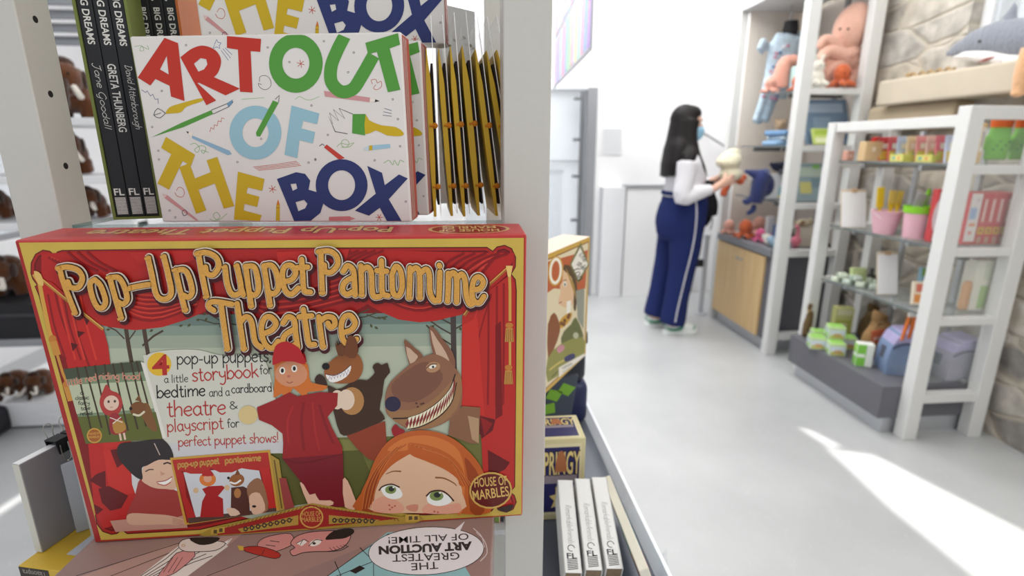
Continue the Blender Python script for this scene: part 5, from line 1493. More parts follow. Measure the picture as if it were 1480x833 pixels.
# dark blue rucksack-shaped toy and leaf-green pack under it
nb = thing('navy_toy_case', 'dark navy rounded case behind the leaf printed pack', 'case', (P(835, 560, Y=.98).x, .98, AZ + .001))
zt = P(850, 495, Y=.98).z - AZ; xr = P(852, 560, Y=.98).x - P(835, 560, Y=.98).x
NAVY = mat('navy_plastic', (40, 46, 82), .45)
m = MB()
for z, w in ((0, .075), (.02, .092)):
    pass
m.rbox(-.10, xr, 0, .07, 0.0, zt * .52, NAVY, .02, 4); m.build('case_body', nb, smooth=True)
m = MB(); m.rbox(-.10, xr - .006, .004, .066, zt * .50, zt * .95, mat('charcoal_plastic', (46, 48, 56), .5), .018, 4); m.build('case_lid', nb, smooth=True)
m = MB(); m.tube([(xr * .1, .03, zt * .93), (xr * .1, .03, zt * 1.04), (xr * .75, .03, zt * 1.04), (xr * .75, .03, zt * .93)], .006, MATS['charcoal_plastic'], 8); m.build('carry_handle', nb, smooth=True)
lp = thing('leaf_pack', 'flat pack with a green leaf print lying under the puzzle box', 'pack', (P(800, 600, Y=.90).x - .03, .885, AZ + .001))
zl = P(820, 540, Y=.885).z - AZ
m = MB(); m.prism([(0, 0), (.05, 0), (.072, zl * .96), (.0, zl * .90)], .012, mat('slate_pack', (70, 78, 92), .3)); m.build('pack_body', lp, bevel=.001)
m = MB()
for (x, z, l, a) in ((.012, zl * .70, .034, .35), (.034, zl * .78, .034, .2), (.01, zl * .5, .03, .9)):
    c_, s_ = math.cos(a), math.sin(a)
    pts = [(x, z), (x + c_ * l * .4 - s_ * .014, z + s_ * l * .4 + c_ * .014), (x + c_ * l, z + s_ * l), (x + c_ * l * .5 + s_ * .014, z + s_ * l * .5 - c_ * .014)]
    m.prism(pts, .0008, ink((122, 172, 62)), Matrix.Translation((0, -.0009, 0)))
m.build('leaf_print', lp)
m = MB(); m.lathe([(.0, 0), (.024, 0), (.024, .0006), (.0, .0006)], ink((206, 206, 208)), M=Matrix.Translation((.024, -.0002, zl * .25)) @ Matrix.Rotation(math.pi / 2, 4, 'X')); m.box(.012, .036, -.0012, -.0006, zl * .25 - .003, zl * .25 + .003, ink((150, 120, 140))); m.build('round_sticker', lp)

# tin-like boxes of the springy toy: SPRINGY on the front and on the top
YS = .70
b0, b1 = P(780, 690, Y=YS), P(845, 683, Y=YS)
zt, zb = P(845, 634, Y=YS).z, AZ
sx0, sx1 = P(776, 660, Y=YS).x, b1.x
for k in range(1):
    sp = thing('springy_toy_box', 'small cream and navy box lettered SPRINGY beside the white books', 'toy box', (sx0, YS, AZ + .001))
    wv, hv = sx1 - sx0, zt - AZ
    dep = P(845, 634, Z=zt).y
    dpt = max(.045, P(843, 600, Z=zt).y - YS)
    CRM = mat('cream_box', (216, 206, 160), .4, var=.03); NV = (48, 46, 98)
    m = MB(); m.rbox(0, wv, 0, dpt, 0, hv, CRM, .0012, 2); m.build('box_body', sp)
    S = MB(); S.flat = True
    def face(fn):
        S.add([fn(a, b, 1) for a, b in ((0.06, .06), (.92, .06), (.92, .94), (0.06, .94))], [(0, 1, 2, 3)], ink((226, 216, 176)))
        S.add([fn(a, b, 2) for a, b in ((0.06, .10), (.88, .10), (.88, .90), (0.06, .90))], [(0, 1, 2, 3)], ink(NV))
        S.add([fn(a, b, 3) for a, b in ((0.06, .46), (.84, .46), (.84, .56), (0.06, .56))], [(0, 1, 2, 3)], ink((150, 140, 150)))
        vs, fs, Wt = text_mesh('SPRINGY', .05); S.add([fn(.04 + .86 * v[0] / Wt, .575 + .27 * v[1], 4) for v in vs], fs, ink((40, 26, 20)))
        vs, fs, Wt = text_mesh('SPRINGY', .02); S.add([fn(.04 + .86 * v[0] / Wt, .575 + .27 * v[1], 5) for v in vs], fs, ink((226, 204, 140)))
        S.add([fn(.50 + .12 * math.cos(a * math.pi / 10), .60 + .26 * math.sin(a * math.pi / 10), 6) for a in range(11)], [tuple(range(11))], ink((176, 112, 76)))
        star = []
        for a in range(14):
            r_ = .24 if a % 2 == 0 else .13
            star.append(fn(.50 + r_ * 1.0 * math.cos(a * math.pi / 7 + .2), .26 + r_ * .75 * math.sin(a * math.pi / 7 + .2), 5))
        return star
    st = face(lambda a, b, k: (wv * a if a >= 0 else max(0, wv * a), -.00008 * k, hv * b))
    S.add(st, [tuple(range(14))], ink((230, 208, 140)))
    face(lambda a, b, k: (wv * max(0, a), dpt * b, hv + .00008 * k))
    S.build('springy_print', sp)
# white-spined books fanned toward the aisle
WB = mat('white_book_cover', (232, 232, 230), .45, var=.02); PG = mat('book_pages', (150, 130, 104), .8, var=.3, scale=200)
spn = [((800, 692), (830, 688), (836, 812), (815, 830)), ((824, 690), (843, 686), (872, 805), (846, 818)), ((838, 690), (848, 690), (900, 800), (876, 814))]
lab = ['white spined book, nearest the centre post', 'white spined book in the middle of three', 'white spined book on the aisle side of three']
H0 = .155
for k in range(3):
    p_top = P(*((806, 694), (831, 692), (855, 690))[k], Y=.66)
    p_bot = P(*((816, 828), (846, 824), (876, 822))[k], Y=.53)
    ax = (p_top - p_bot); L = ax.length; ax = ax.normalized()
    right = Vector((1, 0, 0)) - ax * ax.x; right.normalize()
    nrm_ = right.cross(ax)            # faces the viewer and up
    if nrm_.y > 0: nrm_ = -nrm_
    Mb = Matrix(((right.x, ax.x, nrm_.x, p_bot.x), (right.y, ax.y, nrm_.y, p_bot.y), (right.z, ax.z, nrm_.z, p_bot.z), (0, 0, 0, 1)))
    bk = thing('paperback_book', lab[k], 'book', mtx=Mb, group='white spined books by the aisle')
    wv = .0215
    m = MB(); m.box(0, wv, 0, L, -.001, 0, WB); m.box(0, .0012, 0, L, -.052, 0, WB); m.box(wv - .0012, wv, 0, L, -.052, 0, WB); m.build('cover', bk)
    m = MB(); m.box(.0014, wv - .0014, .001, L - .001, -.050, -.001, PG); m.build('pages', bk)
    S = MB(); S.flat = True
    nm = 'RemarkableAnimals'
    Wn = sum(GL.get(c, GL['a'])[0] for c in nm); x = 0; u = L * .42 / Wn
    for c in nm:
        for stt in GL[c][1]:
            pts = [Vector(p) for p in stt]
            pts = smooth_pts(pts, False, 3) if len(pts) > 2 else pts
            pp = [(wv * .36 + wv * .22 * p[1], L * .70 - u * (x + p[0] + .2 * p[1])) for p in pts]
            for a, b in zip(pp, pp[1:]):
                d = Vector((b[0] - a[0], b[1] - a[1]))
                if d.length < 1e-7: continue
                nn = Vector((-d.y, d.x)).normalized() * .00022
                S.add([(a[0] + nn.x, a[1] + nn.y, .0001), (a[0] - nn.x, a[1] - nn.y, .0001), (b[0] - nn.x, b[1] - nn.y, .0001), (b[0] + nn.x, b[1] + nn.y, .0001)], [(0, 1, 2, 3)], ink((150, 152, 156)))
        x += GL[c][0]
    vs, fs, Wt = text_mesh('FL', .02); S.add([(wv * .2 + wv * .6 * v[0] / Wt, L * .135 + L * .05 * v[1], .0001) for v in vs], fs, ink((40, 40, 44)))
    for j in range(7):
        y = L * (.12 - j * .016)
        S.add([(wv * .2, y, .0001), (wv * .8, y + L * .012, .0001), (wv * .8, y + L * .020, .0001), (wv * .2, y + L * .008, .0001)], [(0, 1, 2, 3)], ink((40, 40, 44)))
    ring = [(wv * .5 + wv * .2 * math.cos(a), L * .235 + wv * .2 * math.sin(a)) for a in [i * .5 for i in range(11)]]
    for a, b in zip(ring, ring[1:]):
        d = Vector((b[0] - a[0], b[1] - a[1])); nn = Vector((-d.y, d.x)).normalized() * .0005
        S.add([(a[0] + nn.x, a[1] + nn.y, .0001), (a[0] - nn.x, a[1] - nn.y, .0001), (b[0] - nn.x, b[1] - nn.y, .0001), (b[0] + nn.x, b[1] + nn.y, .0001)], [(0, 1, 2, 3)], ink((40, 40, 44)))
    S.build('spine_print', bk)
# green patterned book leaning beside them, and the clear leaflet pocket on the lip
p0, p1 = P(876, 702, Y=.70), P(928, 825, Y=.50)
ax = (p0 - p1); L = ax.length; ax.normalize()
Mb = Matrix(((1, ax.x, 0, p1.x), (0, ax.y, 0, p1.y), (0, 0, 1, p1.z), (0, 0, 0, 1)))
gbk = thing('patterned_book', 'cream book with a green and teal cover beside the white spined books', 'book', (0, 0, 0))
side = Vector((0.35, 0, -1)).normalized()
nn = ax.cross(side).normalized()
Mb = Matrix(((nn.x, ax.x, side.x, p1.x), (nn.y, ax.y, side.y, p1.y), (nn.z, ax.z, side.z, p1.z), (0, 0, 0, 1)))
gbk.matrix_world = Mb
m = MB(); m.rbox(-.008, .004, 0, L, 0, .06, mat('cream_cover', (226, 222, 206), .5), .0008, 1); m.build('cover', gbk)
m = MB()
for xx in (.0042, -.0082):
    m.box(xx - .0002, xx + .0002, .004, L * .55, .002, .058, ink((150, 196, 192))); m.box(xx - .0004, xx + .0004, .004, L * .16, .002, .058, ink((168, 74, 62)))
    for i in range(5):
        m.ell((xx, L * (.2 + .07 * i), .014 + .009 * (i % 3)), (.0006, .008, .006), ink((176, 190, 84) if i % 2 else (206, 196, 92)), n=10, k=6)
m.build('printed_flowers', gbk)
lq = P(940, 820, Y=.62)
lf = thing('leaflet_holder', 'clear leaflet pocket clipped to the shelf lip at the bottom of the picture', 'holder', (AX1 + .004, .58, AZ - .01))
cl = mat('clear_pocket', (236, 240, 244), .05, 0, .5, alpha=.22)
x0 = P(912, 800, Y=.58).x - AX1 - .004; 
m = MB()
tri = [(0.0, -.09), (.035, -.09), (.012, .045), (.004, .03)]
m.prism(tri, .003, cl, Matrix.Rotation(math.radians(20), 4, 'Z')); m.build('clear_pocket', lf)
m = MB(); m.prism([(.006, -.085), (.03, -.085), (.012, .012), (.006, .0)], .001, mat('leaflet_paper', (226, 230, 226), .5), Matrix.Rotation(math.radians(20), 4, 'Z') @ Matrix.Translation((0, .0035, 0))); m.build('leaflet', lf)
m = MB(); m.ell((.016, -.0008, -.03), (.007, .0005, .009), ink((206, 206, 110)), n=10, k=6); m.build('printed_spot', lf)
# ================================================================== the woman in the aisle
from mathutils.bvhtree import BVHTree
WYc = 3.68
SKIN = mat('skin', (222, 178, 156), .55, 0, .3, var=.05, scale=20)
HAIRM = mat('black_hair', (26, 21, 22), .55, 0, .3, var=.3, scale=90, bump=.5)
KNIT = mat('white_knit', (226, 224, 228), .9, 0, .1, var=.03, scale=120, bump=.35)
NAVYC = mat('navy_cloth', (34, 44, 92), .85, 0, .15, var=.12, scale=40, bump=.25)
woman = thing('person', 'person with long black hair, white top, navy trousers and face mask, holding a plush toy', 'person', (1.5, WYc, 0))
X = lambda px, py, y=WYc: P(px, py, Y=y)
def vloft(mb, rows, m, n=20):
    """rows of (z, x centre, half depth, half width, y centre)"""
    pts = [(r[1], r[4] if len(r) > 4 else WYc, r[0]) for r in rows]
    mb.tube(pts, [r[2] for r in rows], m, n, [r[3] / r[2] for r in rows], side=(1, 0, 0), smooth=4)
TORSO = [(1.335, 1.515, .055, .06), (1.30, 1.512, .075, .12), (1.265, 1.512, .092, .172), (1.20, 1.525, .118, .185), (1.135, 1.545, .135, .17), (1.05, 1.532, .122, .155), (.975, 1.535, .138, .168)]
HIPS = [(1.02, 1.530, .138, .165), (.93, 1.545, .166, .186), (.82, 1.532, .172, .195), (.74, 1.532, .16, .19), (.69, 1.535, .13, .16)]
yR, yL = WYc - .092, WYc + .092
LEGR = [(.80, 1.542, .125, .098, yR), (.65, 1.545, .112, .095, yR), (.46, 1.532, .094, .085, yR), (.28, 1.512, .088, .082, yR), (.12, 1.498, .094, .088, yR), (.075, 1.492, .090, .086, yR)]
LEGL = [(.80, 1.530, .125, .098, yL), (.65, 1.520, .112, .095, yL), (.46, 1.490, .094, .085, yL), (.28, 1.462, .086, .082, yL), (.12, 1.437, .090, .088, yL), (.085, 1.432, .086, .084, yL)]
shR, elR, wrR, haR = X(994, 236, 3.51), X(986, 284, 3.47), X(1031, 273, 3.50), X(1049, 263, 3.53)
shL, elL, wrL, haL = Vector((1.53, 3.845, 1.25)), Vector((1.60, 3.90, 1.02)), Vector((1.80, 3.80, 1.09)), Vector((1.86, 3.74, 1.13))
def shrink(rows, k): return [(r[0], r[1], r[2] * k, r[3] * k) + tuple(r[4:]) for r in rows]
# --- the body, one skin: head, neck, trunk, limbs, hands
b = MB()
vloft(b, shrink(TORSO, .93), SKIN); vloft(b, shrink(HIPS, .92), SKIN)
vloft(b, shrink(LEGR, .8)[:-1] + [(.06, 1.50, .045, .042, yR)], SKIN); vloft(b, shrink(LEGL, .8)[:-1] + [(.06, 1.435, .045, .042, yL)], SKIN)
for sh, el, wr in ((shR, elR, wrR), (shL, elL, wrL)):
    b.tube([sh, sh.lerp(el, .5), el, el.lerp(wr, .4), wr], [.05, .044, .038, .036, .025], SKIN, 14, smooth=3)
hc = X(994, 180)
hc = Vector((hc.x, WYc, hc.z))
b.tube([(1.505, WYc, 1.27), (1.515, WYc, 1.33), (1.528, WYc, 1.40)], [.058, .05, .054], SKIN, 16)
b.ell(hc + Vector((-.008, 0, .022)), (.096, .077, .098), SKIN, n=24, k=16)                   # skull
b.ell(hc + Vector((.030, 0, -.035)), (.064, .060, .078), SKIN, n=20, k=14)                    # face and jaw
b.ell(hc + Vector((.062, 0, -.092)), (.024, .026, .020), SKIN)                                # chin
b.tube([hc + Vector((.084, 0, .012)), hc + Vector((.102, 0, -.022)), hc + Vector((.108, 0, -.034)), hc + Vector((.088, 0, -.042))], [.010, .012, .014, .010], SKIN, 10)   # nose
b.ell(hc + Vector((.084, 0, -.062)), (.014, .022, .006), SKIN); b.ell(hc + Vector((.082, 0, -.073)), (.014, .020, .007), SKIN)   # lips
b.ell(hc + Vector((.076, 0, .030)), (.020, .050, .012), SKIN)                                 # brow
for s_ in (-1, 1):
    b.ell(hc + Vector((-.006, s_ * .077, -.012)), (.020, .010, .032), SKIN, Matrix.Rotation(-.2, 3, 'Y'))   # ears
def hand(wr, pc, dirv, palm_n, across, thumb_side, curl):
    dirv = dirv.normalized(); across = across.normalized()
    b.tube([wr, wr.lerp(pc, .5), pc, pc + dirv * .035], [.024, .026, .034, .032], SKIN, 12, [1, .7, .5, .45], side=across)
    k0 = pc + dirv * .034
    for i, L in enumerate((.068, .076, .070, .056)):
        o = k0 + across * ((i - 1.5) * .019)
        pts = [o]; d = dirv.copy()
        for j, fr in enumerate((.45, .32, .23)):
            d = (d + palm_n * curl[j]).normalized()
            pts.append(pts[-1] + d * (L * fr))
        b.tube(pts, [.0092, .0088, .008, .0066], SKIN, 10)
    o = pc + across * thumb_side * .026 - dirv * .008
    d1 = (across * thumb_side * .8 + dirv * .6 + palm_n * .5).normalized()
    p1 = o + d1 * .034
    d2 = (dirv * .8 + palm_n * .7 + across * thumb_side * .1).normalized()
    b.tube([pc - dirv * .02 + across * thumb_side * .012, o, p1, p1 + d2 * .028], [.013, .0125, .0105, .0082], SKIN, 10)
hand(wrR, haR, Vector((.8, .1, .25)), Vector((-.1, 1, -.1)), Vector((-.2, 0, 1)), 1, (.35, .7, .8))
hand(wrL, haL, Vector((.7, -.25, .2)), Vector((.1, -1, 0)), Vector((-.2, 0, 1)), 1, (.35, .7, .8))
remeshed(b, .0062, 'body', woman, 4, world=True)
# --- clothes
k = MB(); vloft(k, TORSO[1:], KNIT)
for sh, el, wr in ((shR, elR, wrR), (shL, elL, wrL)):
    k.tube([sh + Vector((-.005, 0, .01)), sh.lerp(el, .5), el + Vector((0, 0, -.006)), el.lerp(wr, .45), el.lerp(wr, .93)], [.066, .062, .058, .052, .036], KNIT, 16, smooth=3)
remeshed(k, .009, 'jumper', woman, 6, world=True)
k = MB(); k.tube([(1.507, WYc, 1.30), (1.513, WYc, 1.328)], [.066, .058], KNIT, 18); k.build('collar', woman, smooth=True, world=True)
k = MB(); vloft(k, HIPS, NAVYC); vloft(k, LEGR, NAVYC); vloft(k, LEGL, NAVYC)
tr = remeshed(k, .010, 'trousers', woman, 5, world=True)
bv = BVHTree.FromPolygons([tr.matrix_basis @ v.co + Vector(woman.location) for v in tr.data.vertices], [tuple(p.vertices) for p in tr.data.polygons])
k = MB(); sp_ = []
for px, py in ((1006, 288), (1007, 305), (1006, 325), (1003, 348), (998, 372), (992, 395), (986, 420), (980, 445), (976, 466)):
    d = ray(px, py).normalized()
    h_, nn_, _, _ = bv.ray_cast(EYE, d)
    if h_ is not None: sp_.append(h_ - d * .003)
k.tube(sp_, .0085, mat('white_stripe', (226, 226, 232), .8), 8, .5, smooth=3)
k.build('side_stripe', tr, smooth=True, world=True)
k = MB(); k.tube([(1.53, WYc, 1.005), (1.53, WYc, 1.03)], [.142, .140], NAVYC, 24, [1.19, 1.19], side=(1, 0, 0)); k.build('waistband', tr, smooth=True, world=True)
# hair
h = MB()
h.ell(hc + Vector((-.026, 0, .030)), (.098, .090, .104), HAIRM, n=24, k=16)
h.ell(hc + Vector((.010, 0, .072)), (.078, .076, .055), HAIRM, n=20, k=12)
h.tube([hc + Vector((-.045, 0, .02)), hc + Vector((-.062, 0, -.08)), (1.455, WYc - .01, 1.31), (1.425, WYc - .02, 1.22), (1.405, WYc - .03, 1.13)], [.075, .072, .078, .062, .040], HAIRM, 18, [1.2, 1.35, 1.6, 2.0, 2.4], side=(1, 0, 0), smooth=4)
for s_ in (-1, 1):
    h.tube([hc + Vector((.000, s_ * .080, .03)), hc + Vector((-.012, s_ * .088, -.06)), hc + Vector((-.01, s_ * .105, -.15)), (1.50, WYc + s_ * .155, 1.27), (1.46, WYc + s_ * .175, 1.19), (1.43, WYc + s_ * .16, 1.12)], [.050, .046, .048, .046, .036, .018], HAIRM, 12, .6, side=(1, 0, 0), smooth=4)
    h.tube([hc + Vector((.030, s_ * .078, .02)), hc + Vector((.026, s_ * .085, -.07)), hc + Vector((.04, s_ * .11, -.17)), (1.60, WYc + s_ * .15, 1.21), (1.645, WYc + s_ * .13, 1.13)], [.020, .017, .016, .013, .006], HAIRM, 8, .7, smooth=4)
remeshed(h, .0075, 'hair', woman, 3, world=True)
# face: eyes, brows, mask with loops
for s_ in (-1, 1):
    e = MB(); e.ell(hc + Vector((.081, s_ * .030, .006)), (.009, .012, .009), mat('eye_white', (236, 234, 230), .2)); e.ell(hc + Vector((.0875, s_ * .0305, .006)), (.0035, .006, .006), mat('iris_dark', (52, 36, 28), .2)); e.build('eye', woman, smooth=True, world=True)
    e = MB(); e.tube([hc + Vector((.086, s_ * .014, .024)), hc + Vector((.090, s_ * .030, .029)), hc + Vector((.074, s_ * .050, .025))], [.0035, .004, .002], HAIRM, 6); e.build('eyebrow', woman, smooth=True, world=True)
MASK = mat('mask_blue', (150, 196, 222), .8, var=.03, scale=60, bump=.2)
k = MB()
rows = []
for t_, z_ in ((0, -.014), (1, -.035), (2, -.058), (3, -.080), (4, -.104)):
    fr = (.108, .122, .122, .112, .090)[t_]
    rows.append([hc + Vector((fr * math.cos(a) * (1 - .12 * abs(math.sin(a))) - (.0 if abs(a) < 1 else .006), .074 * math.sin(a), z_ - .006 * math.sin(a) ** 2)) for a in [(-1.25 + 2.5 * j / 12) for j in range(13)]])
vs = [v for r_ in rows for v in r_]
k.add(vs, [(i * 13 + j, i * 13 + j + 1, (i + 1) * 13 + j + 1, (i + 1) * 13 + j) for i in range(4) for j in range(12)], MASK)
mk = k.build('face_mask', woman, smooth=True, world=True)
so = mk.modifiers.new('thick', 'SOLIDIFY'); so.thickness = .0025
for s_ in (-1, 1):
    k = MB(); k.tube([hc + Vector((.03, s_ * .072, -.024)), hc + Vector((.0, s_ * .086, .0)), hc + Vector((-.014, s_ * .088, .01)), hc + Vector((-.008, s_ * .086, -.04)), hc + Vector((.02, s_ * .070, -.10))], .0018, mat('ear_loop', (238, 238, 240), .7), 6, smooth=3); k.build('ear_loop', mk, smooth=True, world=True)
# trainers: white with green panels
SHW, SHG = mat('trainer_white', (226, 230, 228), .5), mat('trainer_green', (46, 140, 104), .5)
for xx, yy, tz in ((1.515, yR, 0), (1.435, yL, 0)):
    s_ = MB()
    out = [(-.075, -.035), (-.085, 0), (-.075, .035), (0, .040), (.08, .048), (.145, .040), (.172, .012), (.168, -.014), (.135, -.040), (.07, -.046), (0, -.038)]
    o2 = smooth_pts([Vector(p) for p in out], True, 4)
    base_ = [Vector((xx + p.x, yy + p.y, 0)) for p in o2]
    N_ = len(base_)
    vs = base_ + [Vector((p.x, p.y, .026)) for p in base_]
    s_.add(vs, [(i, (i + 1) % N_, N_ + (i + 1) % N_, N_ + i) for i in range(N_)] + [tuple(reversed(range(N_))), tuple(range(N_, 2 * N_))], SHW)
    sh_ = s_.build('trainer', woman, world=True, bevel=.004)
    u_ = MB(); u_.tube([(xx - .066, yy, .05), (xx - .02, yy, .062), (xx + .045, yy, .056), (xx + .105, yy, .042), (xx + .158, yy, .032)], [.036, .043, .041, .037, .018], SHW, 16, .9, smooth=3); u_.build('upper', sh_, smooth=True, world=True)
    for sg in (-1, 1):
        g_ = MB(); g_.tube([(xx - .075, yy + sg * .018, .066), (xx - .05, yy + sg * .036, .048), (xx - .01, yy + sg * .042, .042), (xx + .03, yy + sg * .041, .050), (xx + .055, yy + sg * .034, .064)], [.010, .011, .009, .012, .008], SHG, 8, .5, smooth=3); g_.build('green_panel', sh_, smooth=True, world=True)
    g_ = MB(); g_.tube([(xx + .13, yy - .028, .040), (xx + .150, yy, .048), (xx + .13, yy + .028, .040)], .010, SHG, 8, .6, smooth=3); g_.build('green_toe', sh_, smooth=True, world=True)

# --- what she carries
jk = thing('black_jacket', 'black jacket draped over the arm of the woman in navy trousers', 'jacket', (1.74, 3.74, .9))
k = MB(); JB = mat('black_jacket_cloth', (30, 29, 33), .85, 0, .2, var=.2, scale=30, bump=.5)
k.tube([(1.66, 3.86, 1.035), (1.74, 3.80, 1.045), (1.80, 3.76, 1.05)], [.045, .055, .045], JB, 12, smooth=3)
k.tube([(1.73, 3.83, 1.03), (1.75, 3.84, .93), (1.76, 3.84, .82), (1.755, 3.84, .76)], [.060, .076, .080, .058], JB, 14, [.7, .6, .55, .5], side=(1, 0, 0), smooth=3)
k.tube([(1.74, 3.77, 1.03), (1.77, 3.745, .93), (1.785, 3.74, .84)], [.055, .064, .05], JB, 14, [.6, .5, .5], side=(1, 0, 0), smooth=3)
k.tube([(1.69, 3.84, 1.0), (1.69, 3.85, .86), (1.70, 3.85, .73), (1.695, 3.85, .64)], [.04, .045, .038, .03], JB, 12, .8, smooth=3)
remeshed(k, .009, 'jacket_body', jk, 5, world=True)
k = MB(); k.tube([(1.78, 3.745, .87), (1.80, 3.74, .81), (1.79, 3.742, .74)], .008, mat('grey_strap', (120, 122, 128), .6), 8, .5, smooth=3); k.build('strap', jk, smooth=True, world=True)
CREAM = plush('cream', (232, 224, 196), .1); ORG = plush('orange', (206, 98, 62), .2)
pc0, pc1 = X(1055, 232, 3.66), X(1056, 250, 3.66)
pt = thing('plush_toy', 'cream plush toy with orange feet held up in the hands of the woman', 'plush toy', tuple(pc1))
k = MB(); k.ell(pc0, (.082, .072, .062), CREAM, n=20, k=14); k.ell(pc0 + Vector((-.01, 0, -.012)), (.086, .078, .05), CREAM, n=20, k=14); k.ell(pc1 + Vector((0, 0, -.01)), (.080, .075, .056), CREAM, n=20, k=14); k.ell(pc0 + Vector((.02, 0, .055)), (.05, .04, .028), CREAM)
remeshed(k, .007, 'cream_body', pt, 4, world=True)
for px, py, r_ in ((1070, 262, .030), (1046, 280, .026), (1076, 258, .016)):
    k = MB(); q = X(px, py, 3.64); k.tube([pc1 + Vector((0, -.02, -.05)), q + Vector((0, 0, .015)), q], [.02, r_ * .9, r_ * .5], ORG, 12, smooth=3); k.ell(q, (r_, r_, r_ * .9), ORG); remeshed(k, .006, 'orange_foot', pt, 3, world=True)
for s_ in (-1, 1):
    k = MB(); k.ell(pc0 + Vector((.066, s_ * .03, .02)), .006, C_DARK, n=8, k=6); k.build('eye', pt, smooth=True, world=True)
# ================================================================== shelving along the stone wall
M_FR = mat('white_frame_paint', (222, 222, 220), .45, 0, .4, var=.02)
M_PL = mat('dark_grey_laminate', (104, 104, 110), .45, var=.04, scale=20)
M_ALU = mat('brushed_aluminium', (196, 198, 202), .35, .5)
M_SG = mat('shelf_glass', (196, 204, 204), .05, 0, .5, alpha=.22)
M_SGE = mat('shelf_glass_edge', (98, 108, 108), .2, 0, .5)
M_BR = mat('steel_bracket', (170, 172, 172), .35, .6)
XF, XB = 2.01, 2.405
def frame(root, y0, y1, z1, zs, x0=XF, x1=XB, w=.066):
    for a, b in ((x0, x0 + w), (x1 - w, x1)):
        m = MB(); m.rbox(a, b, y0, y1, 0, z1, M_FR, .003, 2); m.build('post', root)
    for z0, z2 in zs:
        m = MB(); m.rbox(x0 + w - .001, x1 - w + .001, y0 + .008, y1 - .008, z0, z2, M_FR, .003, 2); m.build('cross_bar', root)
nu = thing('low_shelf_unit', 'low white framed shelf unit with glass shelves, nearest along the stone wall', 'shelf unit', (0, 0, 0))
frame(nu, 2.05, 2.11, 1.485, ((1.432, 1.485), (1.215, 1.252), (.868, .902), (.556, .590), (.180, .226)))
frame(nu, 2.85, 2.905, 1.455, ((1.40, 1.455), (1.215, 1.252), (.868, .902), (.556, .590)))
m = MB(); m.rbox(XF + .01, XF + .062, 2.11, 2.85, 1.405, 1.452, M_FR, .003, 2); m.build('top_rail', nu)
m = MB(); m.rbox(1.917, XB - .005, 2.112, 2.832, .085, .247, M_PL, .002, 2); m.build('plinth', nu)
m = MB(); m.box(1.96, XB - .01, 2.13, 2.81, 0, .085, M_ALU); m.build('toe_kick', nu)
for z, xf in ((1.2555, 2.03), (.9055, 2.035), (.598, 2.035)):
    s = MB(); s.box(xf, XB - .07, 2.125, 2.80, z - .009, z, M_SG); so = s.build('glass_shelf', nu)
    e = MB(); e.box(xf - .001, xf, 2.125, 2.80, z - .009, z, M_SGE); e.build('glass_edge', so)
    for yy in (2.30, 2.66):
        b = MB(); b.box(xf + .04, XB - .03, yy, yy + .02, z - .034, z - .0095, M_BR); b.build('bracket', nu)
for yy in (2.30, 2.66):
    b = MB(); b.box(XB - .035, XB - .015, yy, yy + .025, .247, 1.405, M_ALU); b.build('wall_standard', nu)
for xx in (2.09, 2.32):
    b = MB(); b.rbox(xx, xx + .03, 2.115, 2.14, .228, .26, M_BR, .002, 1); b.build('glass_clamp', nu)
g = MB(); g.box(XF + .064, XB - .064, 2.09, 2.096, .27, 1.40, mat('end_glass', (226, 236, 234), .03, 0, .5, alpha=.10)); g.build('end_glass_panel', nu)
lt = MB(); lt.lathe([(.014, 0), (.014, .02), (.010, .024)], mat('spot_glow', (255, 222, 170), .5, emit=3.0), (2.10, 2.15, .2475), 12); lt.build('shelf_light', nu)

tu = thing('tall_shelf_unit', 'tall white framed shelf unit over a wooden cupboard, far end of the stone wall', 'shelf unit', (0, 0, 0))
frame(tu, 3.11, 3.17, 2.62, ((2.40, 2.45), (1.625, 1.66), (1.30, 1.335), (.955, .99), (.655, .70), (.10, .15)), 1.945, 2.40, .07)
frame(tu, 3.93, 3.985, 2.30, ((2.24, 2.30), (1.30, 1.335)), 1.955, 2.40, .06)
m = MB(); m.rbox(1.955, 2.40, 3.17, 3.93, 2.245, 2.295, mat('canopy_grey', (206, 207, 208), .5), .003, 2); m.build('canopy', tu)
m = MB(); m.box(2.438, 2.45, 3.17, 3.93, .70, 2.245, mat('back_panel_beige', (228, 218, 207), .7, var=.03)); m.build('back_panel', tu)
m = MB(); m.box(2.02, 2.437, 3.915, 3.928, .70, 2.245, MATS['back_panel_beige']); m.build('end_panel', tu)
for z in (1.665, 1.335, .985):
    yz = 3.62 if z > 1.6 else 3.88
    s = MB(); s.box(2.03, 2.41, 3.19, yz, z - .009, z, M_SG); so = s.build('glass_shelf', tu)
    e = MB(); e.box(2.029, 2.03, 3.19, yz, z - .009, z, M_SGE); e.build('glass_edge', so)
    for yy in ((3.40,) if z > 1.6 else (3.40, 3.74)):
        b = MB(); b.box(2.06, 2.42, yy, yy + .02, z - .036, z - .0095, mat('bracket_dark', (120, 120, 120), .45, .4)); b.build('bracket', tu)
for yy in (3.40, 3.74):
    b = MB(); b.box(2.365, 2.385, yy - .004, yy + .026, .70, 2.245, mat('standard_grey', (136, 136, 136), .45, .4)); b.build('wall_standard', tu)
cp = thing('base_cupboard', 'light wood base cupboard with a grey worktop under the tall shelf unit', 'cupboard', (0, 0, 0))
m = MB(); m.rbox(1.96, 2.38, 3.19, 3.915, .085, .645, M_PL, .002, 1); m.build('carcass', cp)
m = MB(); m.rbox(1.935, 2.384, 3.185, 3.915, .645, .692, mat('grey_worktop', (128, 129, 134), .45, var=.03), .003, 2); m.build('worktop', cp)
